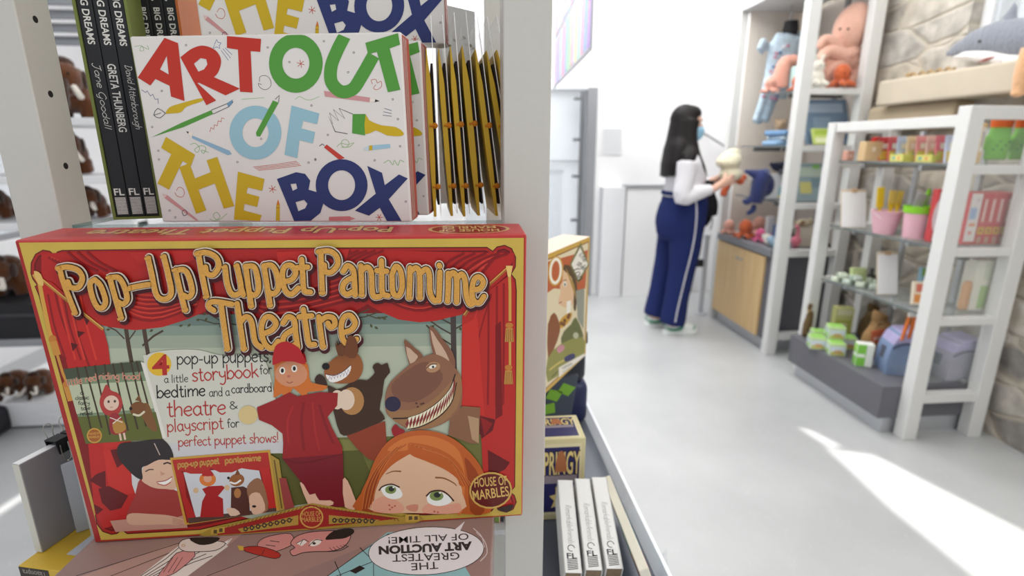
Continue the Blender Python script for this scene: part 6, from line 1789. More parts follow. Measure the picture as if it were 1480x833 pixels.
def wood_mat():
    m = bpy.data.materials.new('oak_veneer'); m.use_nodes = True
    nt = m.node_tree; b = nt.nodes['Principled BSDF']; b.inputs['Roughness'].default_value = .5
    tc = nt.nodes.new('ShaderNodeTexCoord'); mp = nt.nodes.new('ShaderNodeMapping'); mp.inputs['Scale'].default_value = (20, 20, 1.2)
    nz = nt.nodes.new('ShaderNodeTexNoise'); nz.inputs['Scale'].default_value = 2; nz.inputs['Detail'].default_value = 7
    cr = nt.nodes.new('ShaderNodeValToRGB')
    cr.color_ramp.elements[0].color = (lin(196), lin(160), lin(110), 1); cr.color_ramp.elements[1].color = (lin(228), lin(198), lin(148), 1)
    nt.links.new(tc.outputs['Object'], mp.inputs['Vector']); nt.links.new(mp.outputs['Vector'], nz.inputs['Vector']); nt.links.new(nz.outputs['Fac'], cr.inputs['Fac']); nt.links.new(cr.outputs['Color'], b.inputs['Base Color'])
    return m
OAK = wood_mat()
m = MB(); m.rbox(1.942, 1.96, 3.255, 3.555, .09, .635, OAK, .0015, 1); m.build('door', cp)
m = MB(); m.rbox(1.942, 1.96, 3.558, 3.905, .09, .635, OAK, .0015, 1); d2 = m.build('door', cp)
for yy in (3.53, 3.585):
    m = MB(); m.lathe([(.010, 0), (.010, .003), (.006, .006), (.009, .014), (.0, .016)], M_BR, n=12, M=Matrix.Translation((1.942, yy, .56)) @ Matrix.Rotation(-math.pi / 2, 4, 'Y')); m.build('knob', cp, smooth=True)
m = MB(); m.box(1.99, 2.37, 3.21, 3.90, 0, .085, M_ALU); m.build('toe_kick', cp)
# steel umbrella-stand like post behind the woman
sp2 = thing('queue_post', 'short steel barrier post standing behind the woman beside the cupboard', 'post', (1.905, 4.02, 0))
m = MB(); m.lathe([(.05, 0), (.05, .012), (.02, .02), (.02, .62), (.026, .63), (.026, .66), (0, .67)], M_ALU, n=18); m.build('steel_tube', sp2, smooth=True)
m = MB(); m.rbox(-.16, .0, -.012, .012, .40, .46, mat('belt_black', (40, 40, 44), .6), .003, 1); m.build('belt', sp2)

def card(name, label, cat, c, w, h, d, m_body, yaw=0, lean=0, group=None, prints=(), part='box_body', r=.002):
    """A box standing on its base centre c. The face that looks down the aisle (local -y) and the face that looks at the aisle (local -x) carry printed patches:
    (face, u0, u1, v0, v1, colour) in fractions of the face."""
    c = (c[0], c[1], c[2] + d / 2 * abs(math.sin(math.radians(lean))) + .0008)
    t = thing(name, label, cat, c, (math.radians(lean), 0, math.radians(yaw)), group)
    k = MB(); k.rbox(-w / 2, w / 2, -d / 2, d / 2, 0, h, m_body, min(r, w * .2, d * .2, h * .2), 1); k.build(part, t)
    if prints:
        k = MB()
        for i, (fc, u0, u1, v0, v1, col) in enumerate(prints):
            mm = ink(col); e = .0004 + .0002 * i
            if fc == 'f':
                k.box(-w / 2 + w * u0, -w / 2 + w * u1, -d / 2 - e, -d / 2, h * v0, h * v1, mm)
            elif fc == 's':
                k.box(-w / 2 - e, -w / 2, d / 2 - d * u1, d / 2 - d * u0, h * v0, h * v1, mm)
            else:
                k.box(-w / 2 + w * u0, -w / 2 + w * u1, -d / 2 + d * v0, -d / 2 + d * v1, h, h + e, mm)
        k.build('printed_label', t)
    return t
def at(px, py, Y, z):
    q = P(px, py, Y=Y); return (q.x, Y, z)
def clipboard(name, label, px0, px1, pyb, pyt, Y, z, lean=-14):
    a, b = P(px0, pyb, Y=Y), P(px1, pyb, Y=Y); tp = P(px1, pyt, Y=Y)
    w, h = b.x - a.x, tp.z - z
    t = thing('price_clipboard', label, 'sign', ((a.x + b.x) / 2, Y, z + .0025), (math.radians(lean), 0, math.radians(-6)), 'white card signs on the low shelf unit')
    k = MB(); k.rbox(-w / 2, w / 2, 0, .004, 0, h, mat('sign_board', (214, 196, 170), .6), .001, 1); k.build('board', t)
    k = MB(); k.box(-w / 2 + .003, w / 2 - .003, -.0012, 0, .003, h - .012, mat('sign_paper', (240, 240, 240), .7)); k.build('white_paper', t)
    k = MB(); k.rbox(-.016, .016, -.006, .002, h - .016, h + .004, mat('clip_tan', (196, 164, 128), .5), .002, 1); k.build('clip', t)
    return t
RN = random.Random(11)
# ---- top glass shelf of the low unit
Zs = 1.2562
card('gift_bag', 'kraft paper bag with red tissue on the top glass shelf, far end', 'bag', at(1256, 228, 2.62, Zs), .082, .095, .06, mat('kraft_paper', (206, 176, 132), .8, var=.06), -8, 0, None, (('f', .4, .62, .5, .72, (232, 214, 190)),), 'paper_bag')
k = thing('red_toy', 'small red bundle poking from behind the kraft bag on the top glass shelf', 'toy', at(1262, 200, 2.70, Zs)); b = MB(); b.ell((0, 0, .045), (.035, .03, .045), mat('red_felt', (196, 48, 44), .8, bump=.4)); b.tube([(0, 0, .08), (.01, 0, .11), (.03, 0, .115)], [.02, .014, .006], MATS['red_felt'], 8); b.build('bundle', k, smooth=True)
k = thing('pink_tag_block', 'small pink block standing behind the white post corner on the top glass shelf', 'block', at(1229, 205, 2.76, Zs)); b = MB(); b.rbox(-.02, .02, -.02, .02, 0, .05, mat('dusty_pink', (200, 150, 132), .7), .004, 2); b.build('block', k); b = MB(); b.box(-.012, .012, -.0206, -.02, .015, .035, ink((226, 190, 176))); b.build('printed_label', k)
pk = [(1279, 44, (196, 66, 70), (214, 186, 80)), (1293, 40, (208, 96, 100), (226, 190, 96)), (1306, 40, (188, 200, 222), (214, 222, 232)), (1320, 38, (222, 200, 160), (206, 204, 120)), (1334, 40, (224, 150, 150), (212, 206, 110)), (1349, 42, (226, 190, 178), (196, 200, 120)), (1363, 44, (222, 120, 130), (204, 190, 110)), (1377, 46, (206, 214, 234), (222, 200, 120))]
words_ = ['red seed packet beside the kraft bag', 'rose red seed packet, second in the packet row', 'pale blue seed packet, third in the packet row', 'cream seed packet, fourth in the packet row', 'pink and green seed packet in the middle of the row', 'peach seed packet, sixth in the packet row', 'coral seed packet, next to last before the near frame', 'pale lilac seed packet at the end by the near frame']
for i, (px, hh, c1, c2) in enumerate(pk):
    y_ = 2.58 - i * .052
    q = at(px, 225, y_, Zs)
    card('seed_packet', words_[i], 'packet', (q[0] + .01, y_, Zs), .078, .118, .012, ink(c1), -12, -10, 'seed packets on the top glass shelf', (('f', .05, .95, .04, .42, c2), ('f', .2, .8, .5, .72, (238, 230, 214)), ('f', .3, .7, .12, .34, (120, 170, 140) if i % 2 else (226, 170, 80))), 'packet')
for i, (px, w_) in enumerate(((1310, .09), (1350, .10))):
    y_ = 2.44 - i * .12
    q = at(px, 228, y_, Zs)
    card('seed_kit_box', ('low yellow green kit box lying in front of the seed packets', 'low yellow kit box with teal dots before the seed packets')[i], 'box', (q[0] - .02, y_, Zs), .06, .035, w_, ink((206, 206, 108)), -4, 0, 'low kit boxes on the top glass shelf', (('s', .1, .9, .2, .8, (226, 214, 130)), ('s', .2, .4, .3, .7, (96, 170, 160)), ('s', .6, .75, .3, .7, (226, 150, 90))), 'box_body')
# ---- gardening gloves hung at the near end of the top shelf
GG = mat('green_glove', (112, 186, 42), .8, var=.15, scale=60, bump=.4); GO = mat('orange_cuff', (222, 104, 52), .85, bump=.3)
def glove(label, px, Y, off):
    q = at(px, 222, Y, Zs + .004)
    t = thing('garden_glove', label, 'glove', q, (0, 0, math.radians(-8)), 'green garden gloves at the near frame')
    k = MB(); k.tube([(0, 0, .016), (0, 0, .06), (0, 0, .11), (0, 0, .15)], [.040, .050, .046, .042], GG, 16, .42, side=(1, 0, 0), smooth=3)
    for j in range(4):
        x = -.033 + j * .022
        k.tube([(x, 0, .04), (x * 1.05, 0, .018), (x * 1.05, 0, .010)], [.014, .0125, .009], GG, 10)
    k.tube([(-.036, 0, .10), (-.056, 0, .085), (-.066, 0, .066), (-.066, 0, .052)], [.020, .016, .0145, .010], GG, 10, smooth=3)
    remeshed(k, .0045, 'knitted_hand', t, 3)
    k = MB(); k.tube([(0, 0, .146), (0, 0, .182)], [.043, .046], GO, 16, .46, side=(1, 0, 0)); k.build('orange_cuff', t, smooth=True)
    k = MB()
    for j in range(6):
        k.ell((-.03 + .012 * j, -.0205, .055 + .016 * (j % 3)), (.007, .002, .005), mat('dark_green_print', (74, 132, 34), .6), n=8, k=6)
    k.build('printed_leaves', t)
glove('green garden glove with orange cuff, left one of the pair', 1439, 2.185, 0)
glove('green garden glove with orange cuff, right one of the pair', 1474, 2.215, 1)
card('glove_card', 'white and tan header card standing left of the green gloves', 'card', at(1409, 226, 2.19, Zs), .018, .165, .05, mat('tan_card', (214, 180, 130), .6), -10, 0, None, (('f', .2, .8, .3, .9, (236, 232, 224)), ('f', .35, .6, .4, .8, (70, 70, 110))), 'card_body')
# ---- second glass shelf
Zs = .9062
clipboard('c', 'white card on a clipboard, on the middle glass shelf beside the pink bucket', 1216, 1250, 333, 274, 2.66, Zs)
PKB = mat('pink_bucket', (226, 178, 190), .5, var=.02); YLT = mat('yellow_tool', (226, 190, 44), .5, var=.04)
bk = thing('pink_bucket', 'wide pink bucket with yellow tools on the middle glass shelf', 'bucket', at(1277, 336, 2.48, Zs))
k = MB(); k.lathe([(.0, .0), (.046, .0), (.066, .108), (.070, .108), (.070, .114), (.062, .114), (.044, .006), (.0, .006)], PKB, n=28); k.build('bucket_body', bk, smooth=True)
k = MB(); k.tube([(-.068, 0, .105), (-.05, -.03, .08), (0, -.055, .06), (.05, -.03, .08), (.068, 0, .105)], .003, mat('bucket_handle', (236, 214, 220), .5), 8, smooth=4); k.build('handle', bk, smooth=True)
for i, (x, w_) in enumerate(((-.02, .020), (.018, .016), (.031, .014))):
    q = bk.location
    t = thing('hand_trowel', ('yellow toy spade, leftmost of three in the pink bucket', 'yellow toy rake, in the middle of the pink bucket', 'yellow toy fork, rightmost in the pink bucket')[i], 'toy tool', (q.x + x, q.y + .014 - .014 * i, q.z + .012), (math.radians(-4), math.radians(-3 + 5 * i), 0), 'yellow toy tools in the pink bucket')
    k = MB(); k.tube([(0, 0, 0), (0, 0, .10), (0, 0, .125)], [.007, .007, .009], YLT, 10); k.build('handle', t, smooth=True)
    k = MB()
    if i == 0: k.rbox(-w_, w_, -.003, .003, .115, .215, YLT, .003, 2)
    else:
        k.rbox(-w_, w_, -.003, .003, .115, .135, YLT, .002, 1)
        for j in range(3): k.rbox(-w_ + j * w_ * .8, -w_ + j * w_ * .8 + w_ * .4, -.003, .003, .13, .20, YLT, .001, 1)
    k.build('blade', t)
GRL = mat('lime_plastic', (136, 204, 48), .5)
pb2 = thing('plant_pot', 'tall pink pot with a lime green rim on the middle glass shelf', 'pot', at(1322, 342, 2.34, Zs))
k = MB(); k.lathe([(0, 0), (.050, 0), (.060, .118), (.060, .121), (0, .121)], PKB, n=26); k.build('pot_body', pb2, smooth=True)
k = MB(); k.lathe([(.062, .118), (.064, .120), (.066, .150), (.060, .151), (.058, .122)], GRL, n=26); k.build('lime_rim', pb2, smooth=True)
k = MB(); k.rbox(-.012, .03, -.066, -.0625, .055, .10, mat('seed_label', (150, 170, 150), .5), .001, 1); k.ell((.004, -.066, .066), (.010, .001, .008), ink((140, 170, 60)), n=10, k=6); k.build('hanging_label', pb2)
lf_ = thing('toy_watering_can', 'lime green toy handle and grey card standing in the tall pink pot', 'toy', tuple(pb2.location + Vector((0, .01, .12))))
k = MB(); k.tube([(.012, 0, 0), (.02, 0, .05), (.035, 0, .085), (.038, 0, .11)], [.012, .013, .010, .006], GRL, 10, smooth=3); k.build('lime_handle', lf_, smooth=True)
k = MB(); k.rbox(-.05, .005, -.012, -.009, .01, .085, mat('grey_tag_card', (200, 202, 206), .6), .001, 1, M=Matrix.Rotation(.25, 4, 'Y')); k.build('grey_card', lf_)
RB = mat('red_craft_box', (196, 70, 74), .45, var=.03)
t = card('craft_kit_box', 'red craft kit box facing the aisle, beside the tall pink pot', 'box', at(1352, 348, 2.235, Zs), .075, .235, .045, RB, -14, 0, 'red craft kit boxes', (('f', .10, .34, .80, .95, (226, 216, 206)), ('f', .16, .28, .83, .92, (150, 150, 140)), ('f', .08, .40, .22, .32, (206, 172, 44)), ('f', .08, .62, .10, .17, (232, 214, 206)), ('f', .08, .5, .03, .08, (232, 214, 206))))
k = MB(); k.flat = True
k.add([(.045 - .055 + .05 * 1.0 * math.cos(a) * .9 + .01, -.0236, .118 + .10 * math.sin(a)) for a in [math.pi / 2 + i * math.pi / 12 for i in range(13)]] + [(.0445, -.0236, .018), (.0445, -.0236, .218)], [tuple(range(13)) + (13, 14)], ink((226, 216, 220)))
k.add([(.01, -.0238, .10), (.04, -.0238, .12), (.04, -.0238, .15), (.015, -.0238, .14)], [(0, 1, 2, 3)], ink((150, 176, 214))); k.add([(.005, -.0238, .07), (.04, -.0238, .075), (.04, -.0238, .085), (.008, -.0238, .085)], [(0, 1, 2, 3)], ink((214, 150, 110)))
k.build('printed_picture', t)
x0 = P(1395, 356, Y=2.135).x
sp_lab = ['red craft kit box with its picture side showing, first in the upright row', 'red craft kit box, second spine in the row at the near frame', 'red craft kit box, third spine in the row at the near frame', 'red craft kit box, fourth spine in the row at the near frame', 'red craft kit box, fifth spine in the row at the near frame', 'red craft kit box, last spine in the row, partly past the picture edge']
for i in range(6):
    w_ = .052 if i == 0 else .036
    xx = x0 + (0.0 if i == 0 else .055 + .037 * (i - 1))
    pr = [('f', .2, .8, .40, .90, (206, 96, 98)), ('f', .35, .62, .45, .88, (232, 206, 200)), ('f', .12, .88, .20, .34, (210, 178, 50)), ('f', .38, .62, .23, .31, (176, 60, 64)), ('f', .25, .75, .03, .15, (190, 150, 130))]
    if i == 0: pr = [('f', .0, .98, .06, .99, (230, 222, 220)), ('f', .1, .7, .5, .72, (160, 180, 216)), ('f', .2, .8, .36, .42, (222, 150, 110)), ('f', .3, .6, .2, .26, (222, 120, 120)), ('f', .55, .8, .84, .9, (206, 190, 200))]
    card('craft_kit_box', sp_lab[i], 'box', (xx + w_ / 2 - .012, 2.20, Zs), w_, .225, .12, RB, 0, 0, 'red craft kit boxes', pr)
# ---- lowest glass shelf
Zs = .5987
SO = mat('soap_green', (196, 210, 150), .6, var=.05)
card('soap_box', 'square green soap box leaning on the lowest glass shelf, beside the dark bottles', 'box', at(1240, 402, 2.66, Zs), .075, .085, .03, SO, -8, -8, None, (('f', .12, .88, .12, .88, (206, 218, 160)), ('f', .3, .7, .2, .5, (120, 140, 90)), ('f', .36, .64, .26, .44, (206, 218, 160))))
card('soap_carton', 'taller green soap carton standing behind the clipboard on the lowest glass shelf', 'box', at(1280, 385, 2.68, Zs), .068, .16, .03, SO, -8, -6, None, (('f', .1, .9, .4, .95, (190, 204, 140)), ('f', .3, .7, .55, .75, (130, 150, 96))))
for i, (px, py, Y) in enumerate(((1210, 410, 2.72), (1226, 412, 2.66), (1244, 416, 2.60), (1262, 420, 2.55), (1216, 404, 2.70), (1236, 410, 2.63))):
    q = at(px, py, Y, Zs + (.0 if i < 4 else .027))
    t = thing('soap_bar', ('pale wrapped soap bar at the far end of the lowest glass shelf', 'pale wrapped soap bar, second from the far end', 'pale wrapped soap bar, third from the far end', 'pale wrapped soap bar nearest the clipboard', 'pale wrapped soap bar stacked at the far end', 'pale wrapped soap bar stacked before the green box')[i], 'soap', q, (0, 0, .3 * i), 'wrapped soap bars on the lowest glass shelf')
    k = MB(); k.rbox(-.028, .028, -.022, .022, 0, .026, mat('soap_paper%d' % (i % 2), ((212, 220, 200), (196, 208, 196))[i % 2], .6, var=.05), .006, 3); k.build('soap_body', t, smooth=True)
    k = MB(); k.rbox(-.010, .010, -.0226, .0226, -.0, .0266, mat('soap_band', (150, 170, 150), .6), .002, 1); k.build('paper_band', t)
for i, (px, Y) in enumerate(((1258, 2.62), (1268, 2.57), (1276, 2.60))):
    t = thing('small_bottle', ('dark bottle left of three behind the clipboard', 'dark bottle in the middle of three behind the clipboard', 'dark bottle right of three behind the clipboard')[i], 'bottle', at(px, 404, Y, Zs), (0, 0, 0), 'dark bottles on the lowest glass shelf')
    k = MB(); k.lathe([(0, 0), (.017, 0), (.018, .004), (.018, .055), (.008, .068), (.008, .08), (0, .08)], mat('bottle_dark', (54, 56, 52), .2), n=16); k.build('glass_body', t, smooth=True)
    k = MB(); k.lathe([(.0092, .074), (.0092, .094), (.0, .095)], mat('bottle_cap', (60, 60, 62), .4), n=14); k.build('cap', t, smooth=True)
    k = MB(); k.lathe([(.0184, .014), (.0186, .044), (.0184, .045)], mat('bottle_label', (186, 196, 176), .6), n=16); k.build('label', t, smooth=True)
clipboard('c2', 'white card on a clipboard, on the lowest glass shelf before the dark bottles', 1268, 1296, 428, 366, 2.42, Zs)
card('bubble_pack', 'blue and yellow pack with green top beside the lowest clipboard', 'pack', at(1336, 418, 2.36, Zs), .055, .15, .03, ink((150, 186, 200)), -14, -6, None, (('f', .05, .95, .05, .5, (222, 196, 110)), ('f', .05, .95, .72, .98, (120, 160, 52)), ('f', .2, .75, .3, .6, (236, 226, 200)), ('f', .3, .5, .35, .55, (220, 120, 80))))
card('activity_pack', 'cream and orange pack leaning at the near end of the lowest glass shelf', 'pack', at(1326, 445, 2.24, Zs), .06, .11, .02, ink((232, 218, 196)), -18, -12, None, (('f', .1, .9, .1, .45, (226, 150, 84)), ('f', .2, .8, .55, .9, (214, 120, 100))))
OT = mat('orange_handle', (214, 112, 48), .5)
tl = thing('toy_shears', 'orange handled tool hanging under the near end of the lowest glass shelf', 'tool', at(1322, 440, 2.20, .44))
k = MB(); k.tube([(-.012, 0, .12), (-.02, 0, .07), (-.03, 0, .0)], [.006, .009, .007], OT, 10, smooth=3); k.build('handle', tl, smooth=True)
k = MB(); k.tube([(.012, 0, .12), (.012, 0, .07), (.004, 0, .01)], [.006, .009, .007], OT, 10, smooth=3); k.build('handle', tl, smooth=True)
k = MB(); k.rbox(-.02, .02, -.006, .006, .115, .135, mat('tool_white', (226, 226, 222), .4), .003, 2); k.tube([(0, 0, .13), (0, 0, .146)], .004, M_BR, 8); k.build('hanger', tl)
# near end of the lowest shelf: packs of wooden toys
t = card('wooden_toy_box', 'tall cream and green window carton at the near end of the lowest glass shelf', 'carton', at(1400, 452, 2.17, Zs), .075, .235, .07, ink((226, 222, 208)), -6, 0, None, (('f', .45, .95, .05, .5, (170, 196, 130)), ('f', .5, .9, .62, .95, (206, 210, 190)), ('f', .04, .4, .04, .16, (232, 226, 214))))
k = MB(); k.lathe([(.0, 0), (.016, 0), (.02, .03), (.017, .07), (.019, .10), (.014, .13), (0, .132)], mat('tan_wood', (206, 156, 110), .6, var=.08), (-.052, -.02, .004), 16); k.build('wooden_handle', t, smooth=True)
card('tool_carton', 'small grey and orange carton right of the tall cream carton', 'carton', at(1438, 454, 2.20, Zs), .055, .13, .06, ink((176, 178, 160)), 0, 0, None, (('f', .1, .9, .05, .3, (214, 110, 60)), ('f', .15, .85, .45, .85, (110, 120, 90)), ('f', .3, .7, .55, .8, (186, 196, 170))))
t = thing('round_toy', 'small dark round toy set on the tall cream carton', 'toy', at(1392, 372, 2.17, Zs + .2352))
k = MB(); k.lathe([(.0, 0), (.022, 0), (.026, .012), (.022, .03), (.0, .032)], mat('toy_dark', (96, 92, 84), .5), n=18); k.build('round_body', t, smooth=True)
k = MB(); k.lathe([(.012, .0322), (.012, .036), (.0, .0365)], mat('toy_tan', (196, 150, 110), .5), n=14); k.build('button', t, smooth=True)
# ---- on the plinth
Zp = .2475
lab5 = ['green cube pack at the front left of the pile on the plinth', 'green cube pack at the front of the pile, right one', 'green cube pack stacked on top of the others', 'green cube pack at the back left of the pile', 'green cube pack at the back right, beside the burlap sack']
def cube_pack(label, px, py, Y, z, s=.078, yaw=-20):
    q = P(px, py, Y=Y)
    return card('cube_pack', label, 'pack', (q.x, Y, z), s, s * .86, s, ink((190, 212, 160)), yaw, 0, 'green cube packs on the plinth', (('f', .04, .96, .05, .78, (206, 216, 226)), ('f', .08, .92, .08, .36, (190, 190, 90)), ('f', .3, .75, .2, .5, (196, 160, 110)), ('s', .05, .95, .05, .75, (196, 212, 214)), ('s', .2, .8, .1, .4, (150, 190, 80)), ('t', .08, .92, .08, .92, (146, 200, 96))))
cube_pack(lab5[0], 1180, 494, 2.62, Zp); cube_pack(lab5[1], 1207, 508, 2.52, Zp); cube_pack(lab5[2], 1207, 480, 2.585, Zp + .0685, .080); cube_pack(lab5[3], 1184, 480, 2.705, Zp); cube_pack(lab5[4], 1224, 494, 2.60, Zp)
card('tall_pack', 'tall yellow green pack standing behind the cube packs on the plinth', 'pack', at(1214, 478, 2.765, Zp), .10, .185, .05, ink((206, 206, 140)), -16, 0, None, (('f', .1, .9, .76, .94, (228, 224, 190)), ('f', .1, .9, .1, .6, (186, 190, 90)), ('f', .3, .7, .2, .5, (220, 214, 180))))
t = card('green_book_box', 'green and white box standing at the front edge of the plinth', 'box', at(1244, 534, 2.36, Zp), .075, .12, .05, mat('white_card', (226, 230, 220), .5), -24, 0, None, (('s', .03, .97, .03, .97, (124, 194, 74)), ('s', .1, .9, .42, .58, (232, 238, 226)), ('s', .1, .9, .70, .92, (166, 214, 96)), ('f', .03, .55, .03, .97, (124, 194, 74)), ('f', .05, .5, .42, .56, (232, 238, 226))))
BUR = mat('burlap', (166, 132, 92), .95, 0, .1, var=.2, scale=160, bump=.7)
BUR2 = mat('dark_burlap', (112, 92, 66), .95, 0, .1, var=.25, scale=120, bump=.7)
def sack(label, px, py, Y, w, h, m_, tagc=None, z=None):
    q = P(px, py, Y=Y)
    t = thing('burlap_sack', label, 'sack', (q.x, Y, Zp if z is None else z), (0, 0, RN.uniform(-.3, .3)), 'burlap sacks on the plinth')
    k = MB(); k.tube([(0, 0, 0.002), (0, 0, h * .12), (0, 0, h * .4), (.01, 0, h * .68), (.0, 0, h * .8), (-.004, 0, h * .9), (.006, 0, h)], [w * .40, w * .5, w * .48, w * .36, w * .20, w * .26, w * .30], m_, 16, .7, side=(1, 0, 0), smooth=4)
    for a in range(5):
        k.tube([(w * .3 * math.cos(a * 1.3), w * .2 * math.sin(a * 1.3), h * .25), (w * .22 * math.cos(a * 1.3), w * .16 * math.sin(a * 1.3), h * .78)], [w * .17, w * .05], m_, 8)
    o = remeshed(k, .007, 'cloth_bag', t, 3)
    k = MB(); k.tube([(w * .21 * math.cos(i * .6), w * .155 * math.sin(i * .6), h * .80 + .004 * math.sin(i)) for i in range(12)], .004, mat('jute_cord', (186, 156, 112), .9), 6); k.build('cord', t, smooth=True)
    if tagc:
        k = MB(); k.rbox(-w * .36, w * .10, -w * .40, -w * .385, h * .42, h * .72, ink(tagc), .001, 1, M=Matrix.Rotation(-.15, 4, 'Y')); k.box(-w * .30, w * .04, -w * .402, -w * .40, h * .5, h * .56, ink((236, 190, 170)), M=Matrix.Rotation(-.15, 4, 'Y')); k.build('orange_tag', t)
    return t
sack('light burlap sack with an orange tag, front one on the plinth', 1262, 512, 2.475, .155, .24, BUR, (218, 112, 76))
sack('light burlap sack with an orange tag, behind the blue cool bag', 1312, 500, 2.43, .15, .235, BUR, (214, 104, 66))
sack('dark burlap sack at the far end of the plinth', 1166, 478, 2.79, .06, .20, BUR2)
sack('dark burlap sack behind the green packs and the tagged sack', 1256, 480, 2.74, .13, .20, BUR2)
def holdall(label, px0, px1, pyb, pyt, Y, col, yaw, lid):
    a, b_ = P(px0, pyb, Y=Y), P(px1, pyb, Y=Y); tp = P(px1, pyt, Y=Y)
    w, h = b_.x - a.x, tp.z - Zp
    t = thing('cool_bag', label, 'bag', ((a.x + b_.x) / 2, Y, Zp), (0, 0, math.radians(yaw)), 'soft cool bags on the plinth')
    cl = mat('bag_cloth_' + label[:8].replace(' ', '_'), col, .75, var=.1, scale=30, bump=.3)
    k = MB()
    prof = [(-w / 2, 0), (-w / 2 - .003, h * .30), (-w * .47, h * .62), (-w * .36, h * .86), (-w * .22, h * .97), (w * .24, h), (w * .38, h * .86), (w * .48, h * .60), (w / 2 + .003, h * .30), (w / 2, 0)]
    k.prism([tuple(p) for p in smooth_pts([Vector(p) for p in prof], False, 4)], .13, cl, Matrix.Translation((0, -.065, 0))); k.build('bag_body', t, bevel=.008)
    k = MB(); k.tube([(-w * .44, -.066, h * .62), (-w * .2, -.07, h * .74), (w * .2, -.07, h * .74), (w * .44, -.066, h * .60)], .0035, mat('bag_piping', (70, 74, 92), .7), 6, smooth=3); k.build('zip', t, smooth=True)
    k = MB(); k.prism([(-w * .45, h * .70), (-w * .36, h * .885), (-w * .22, h * .99), (w * .24, h * 1.02), (w * .39, h * .88), (w * .47, h * .68), (w * .2, h * .76), (-w * .2, h * .77)], .134, mat(lid[0], lid[1], .7, var=.12, scale=30), Matrix.Translation((0, -.067, 0.0))); k.build('lilac_top', t, bevel=.004)
    k = MB(); k.rbox(w * .16, w * .30, -.074, -.066, h * .30, h * .66, cl, .003, 2); k.build('strap_tab', t)
    k = MB(); k.rbox(-w * .52, -w * .47, -.02, .02, h * .30, h * .60, mat('bag_strap', (92, 96, 110), .7), .004, 2); k.build('side_strap', t)
holdall('blue zipped cool bag at the near end of the plinth, left of the post', 1273, 1321, 553, 476, 2.275, (126, 146, 180), -18, ('lilac_cloth', (176, 168, 206)))
holdall('lilac grey zipped cool bag behind the near frame, right of the post', 1346, 1402, 560, 486, 2.21, (158, 154, 172), 0, ('lilac_cloth', (176, 168, 206)))
# ================================================================== goods on the tall shelf unit
# garment on a black hanger bust
gs = thing('baby_suit', 'pale blue patterned sleepsuit on a black bust hanging in the tall unit', 'garment', P(1130, 60, Y=3.74))
o_ = Vector(gs.location)
PB = mat('blue_print_cloth', (186, 206, 226), .85, var=.45, scale=34, bump=.2)
def G3(px, py, Y=3.74): return P(px, py, Y=Y)
k = MB(); k.tube([G3(1139, 50), G3(1134, 72), G3(1126, 110), G3(1118, 140)], [.085, .115, .105, .095], PB, 16, .45, side=(1, 0, 0), smooth=3)
k.tube([G3(1106, 60), G3(1098, 75)], [.06, .045], PB, 12, .5)
k.tube([G3(1152, 52), G3(1164, 66)], [.06, .045], PB, 12, .5)
k.tube([G3(1112, 120), G3(1103, 150), G3(1093, 178)], [.070, .062, .056], PB, 12, .5, smooth=3); k.tube([G3(1124, 122), G3(1114, 150), G3(1105, 176)], [.066, .058, .052], PB, 12, .5, smooth=3)
remeshed(k, .009, 'sleepsuit', gs, 4, world=True)
k = MB(); k.lathe([(.045, 0), (.05, .03), (.042, .085), (.0, .09)], mat('black_bust', (30, 29, 32), .6), G3(1142, 48) + Vector((0, 0, -.01)), 18); k.build('black_neck', gs, smooth=True, world=True)
k = MB()
q = G3(1142, 34); k.tube([q, Vector((q.x, q.y, 2.2445))], .006, M_BR, 8); k.build('hanging_rod', gs, world=True)
rr = random.Random(4)
for i in range(26):
    a, b = rr.uniform(0, 1), rr.uniform(-.9, .9)
    q = G3(1137 - a * 26, 62 + a * 88, 3.74 - .052) + Vector((b * .07, 0, 0))
    k = MB(); k.ell(q, (.013, .007, .009), mat('print_dot%d' % (i % 3), ((196, 120, 140), (76, 110, 160), (236, 236, 240))[i % 3], .8), n=8, k=5); k.build('printed_motif', gs, smooth=True, world=True)

ZT = 1.6655
OP = plush('octopus_pink', (226, 178, 158), .12)
oc = thing('octopus_plush', 'big pink octopus plush sitting at the near end of the highest glass shelf', 'plush toy', tuple(P(1228, 128, Y=3.30)))
k = MB(); hq = P(1231, 40, Y=3.275); k.ell(hq, (.100, .094, .142), OP, Matrix.Rotation(.25, 3, 'Y'), n=24, k=16); k.ell(P(1226, 78, Y=3.28), (.075, .075, .06), OP); k.build('head', oc, smooth=True, world=True)
tent = [[(1222, 82), (1200, 74), (1188, 82), (1180, 98)], [(1222, 86), (1206, 96), (1196, 106), (1200, 116)], [(1224, 88), (1214, 100), (1218, 116), (1206, 124)], [(1228, 88), (1230, 104), (1222, 120), (1232, 124)], [(1230, 86), (1238, 96), (1236, 112), (1226, 122)], [(1232, 80), (1240, 84), (1241, 98), (1237, 112)], [(1220, 78), (1204, 62), (1192, 58), (1186, 66)], [(1214, 92), (1196, 92), (1184, 104), (1192, 112)]]
for i, tt in enumerate(tent):
    k = MB(); k.tube([P(a, b, Y=3.25 + .010 * (i % 4)) for a, b in tt], [.042, .036, .031, .022], OP, 12, smooth=4); k.ell(P(*tt[-1], Y=3.25 + .010 * (i % 4)), .022, OP, n=10, k=7); k.build('tentacle', oc, smooth=True, world=True)
seat(oc, ZT)
for px in (1214, 1226):
    k = MB(); q = P(px, 42, Y=3.186); k.ell(q, .007, C_DARK, n=8, k=6); k.build('eye', oc, smooth=True, world=True)
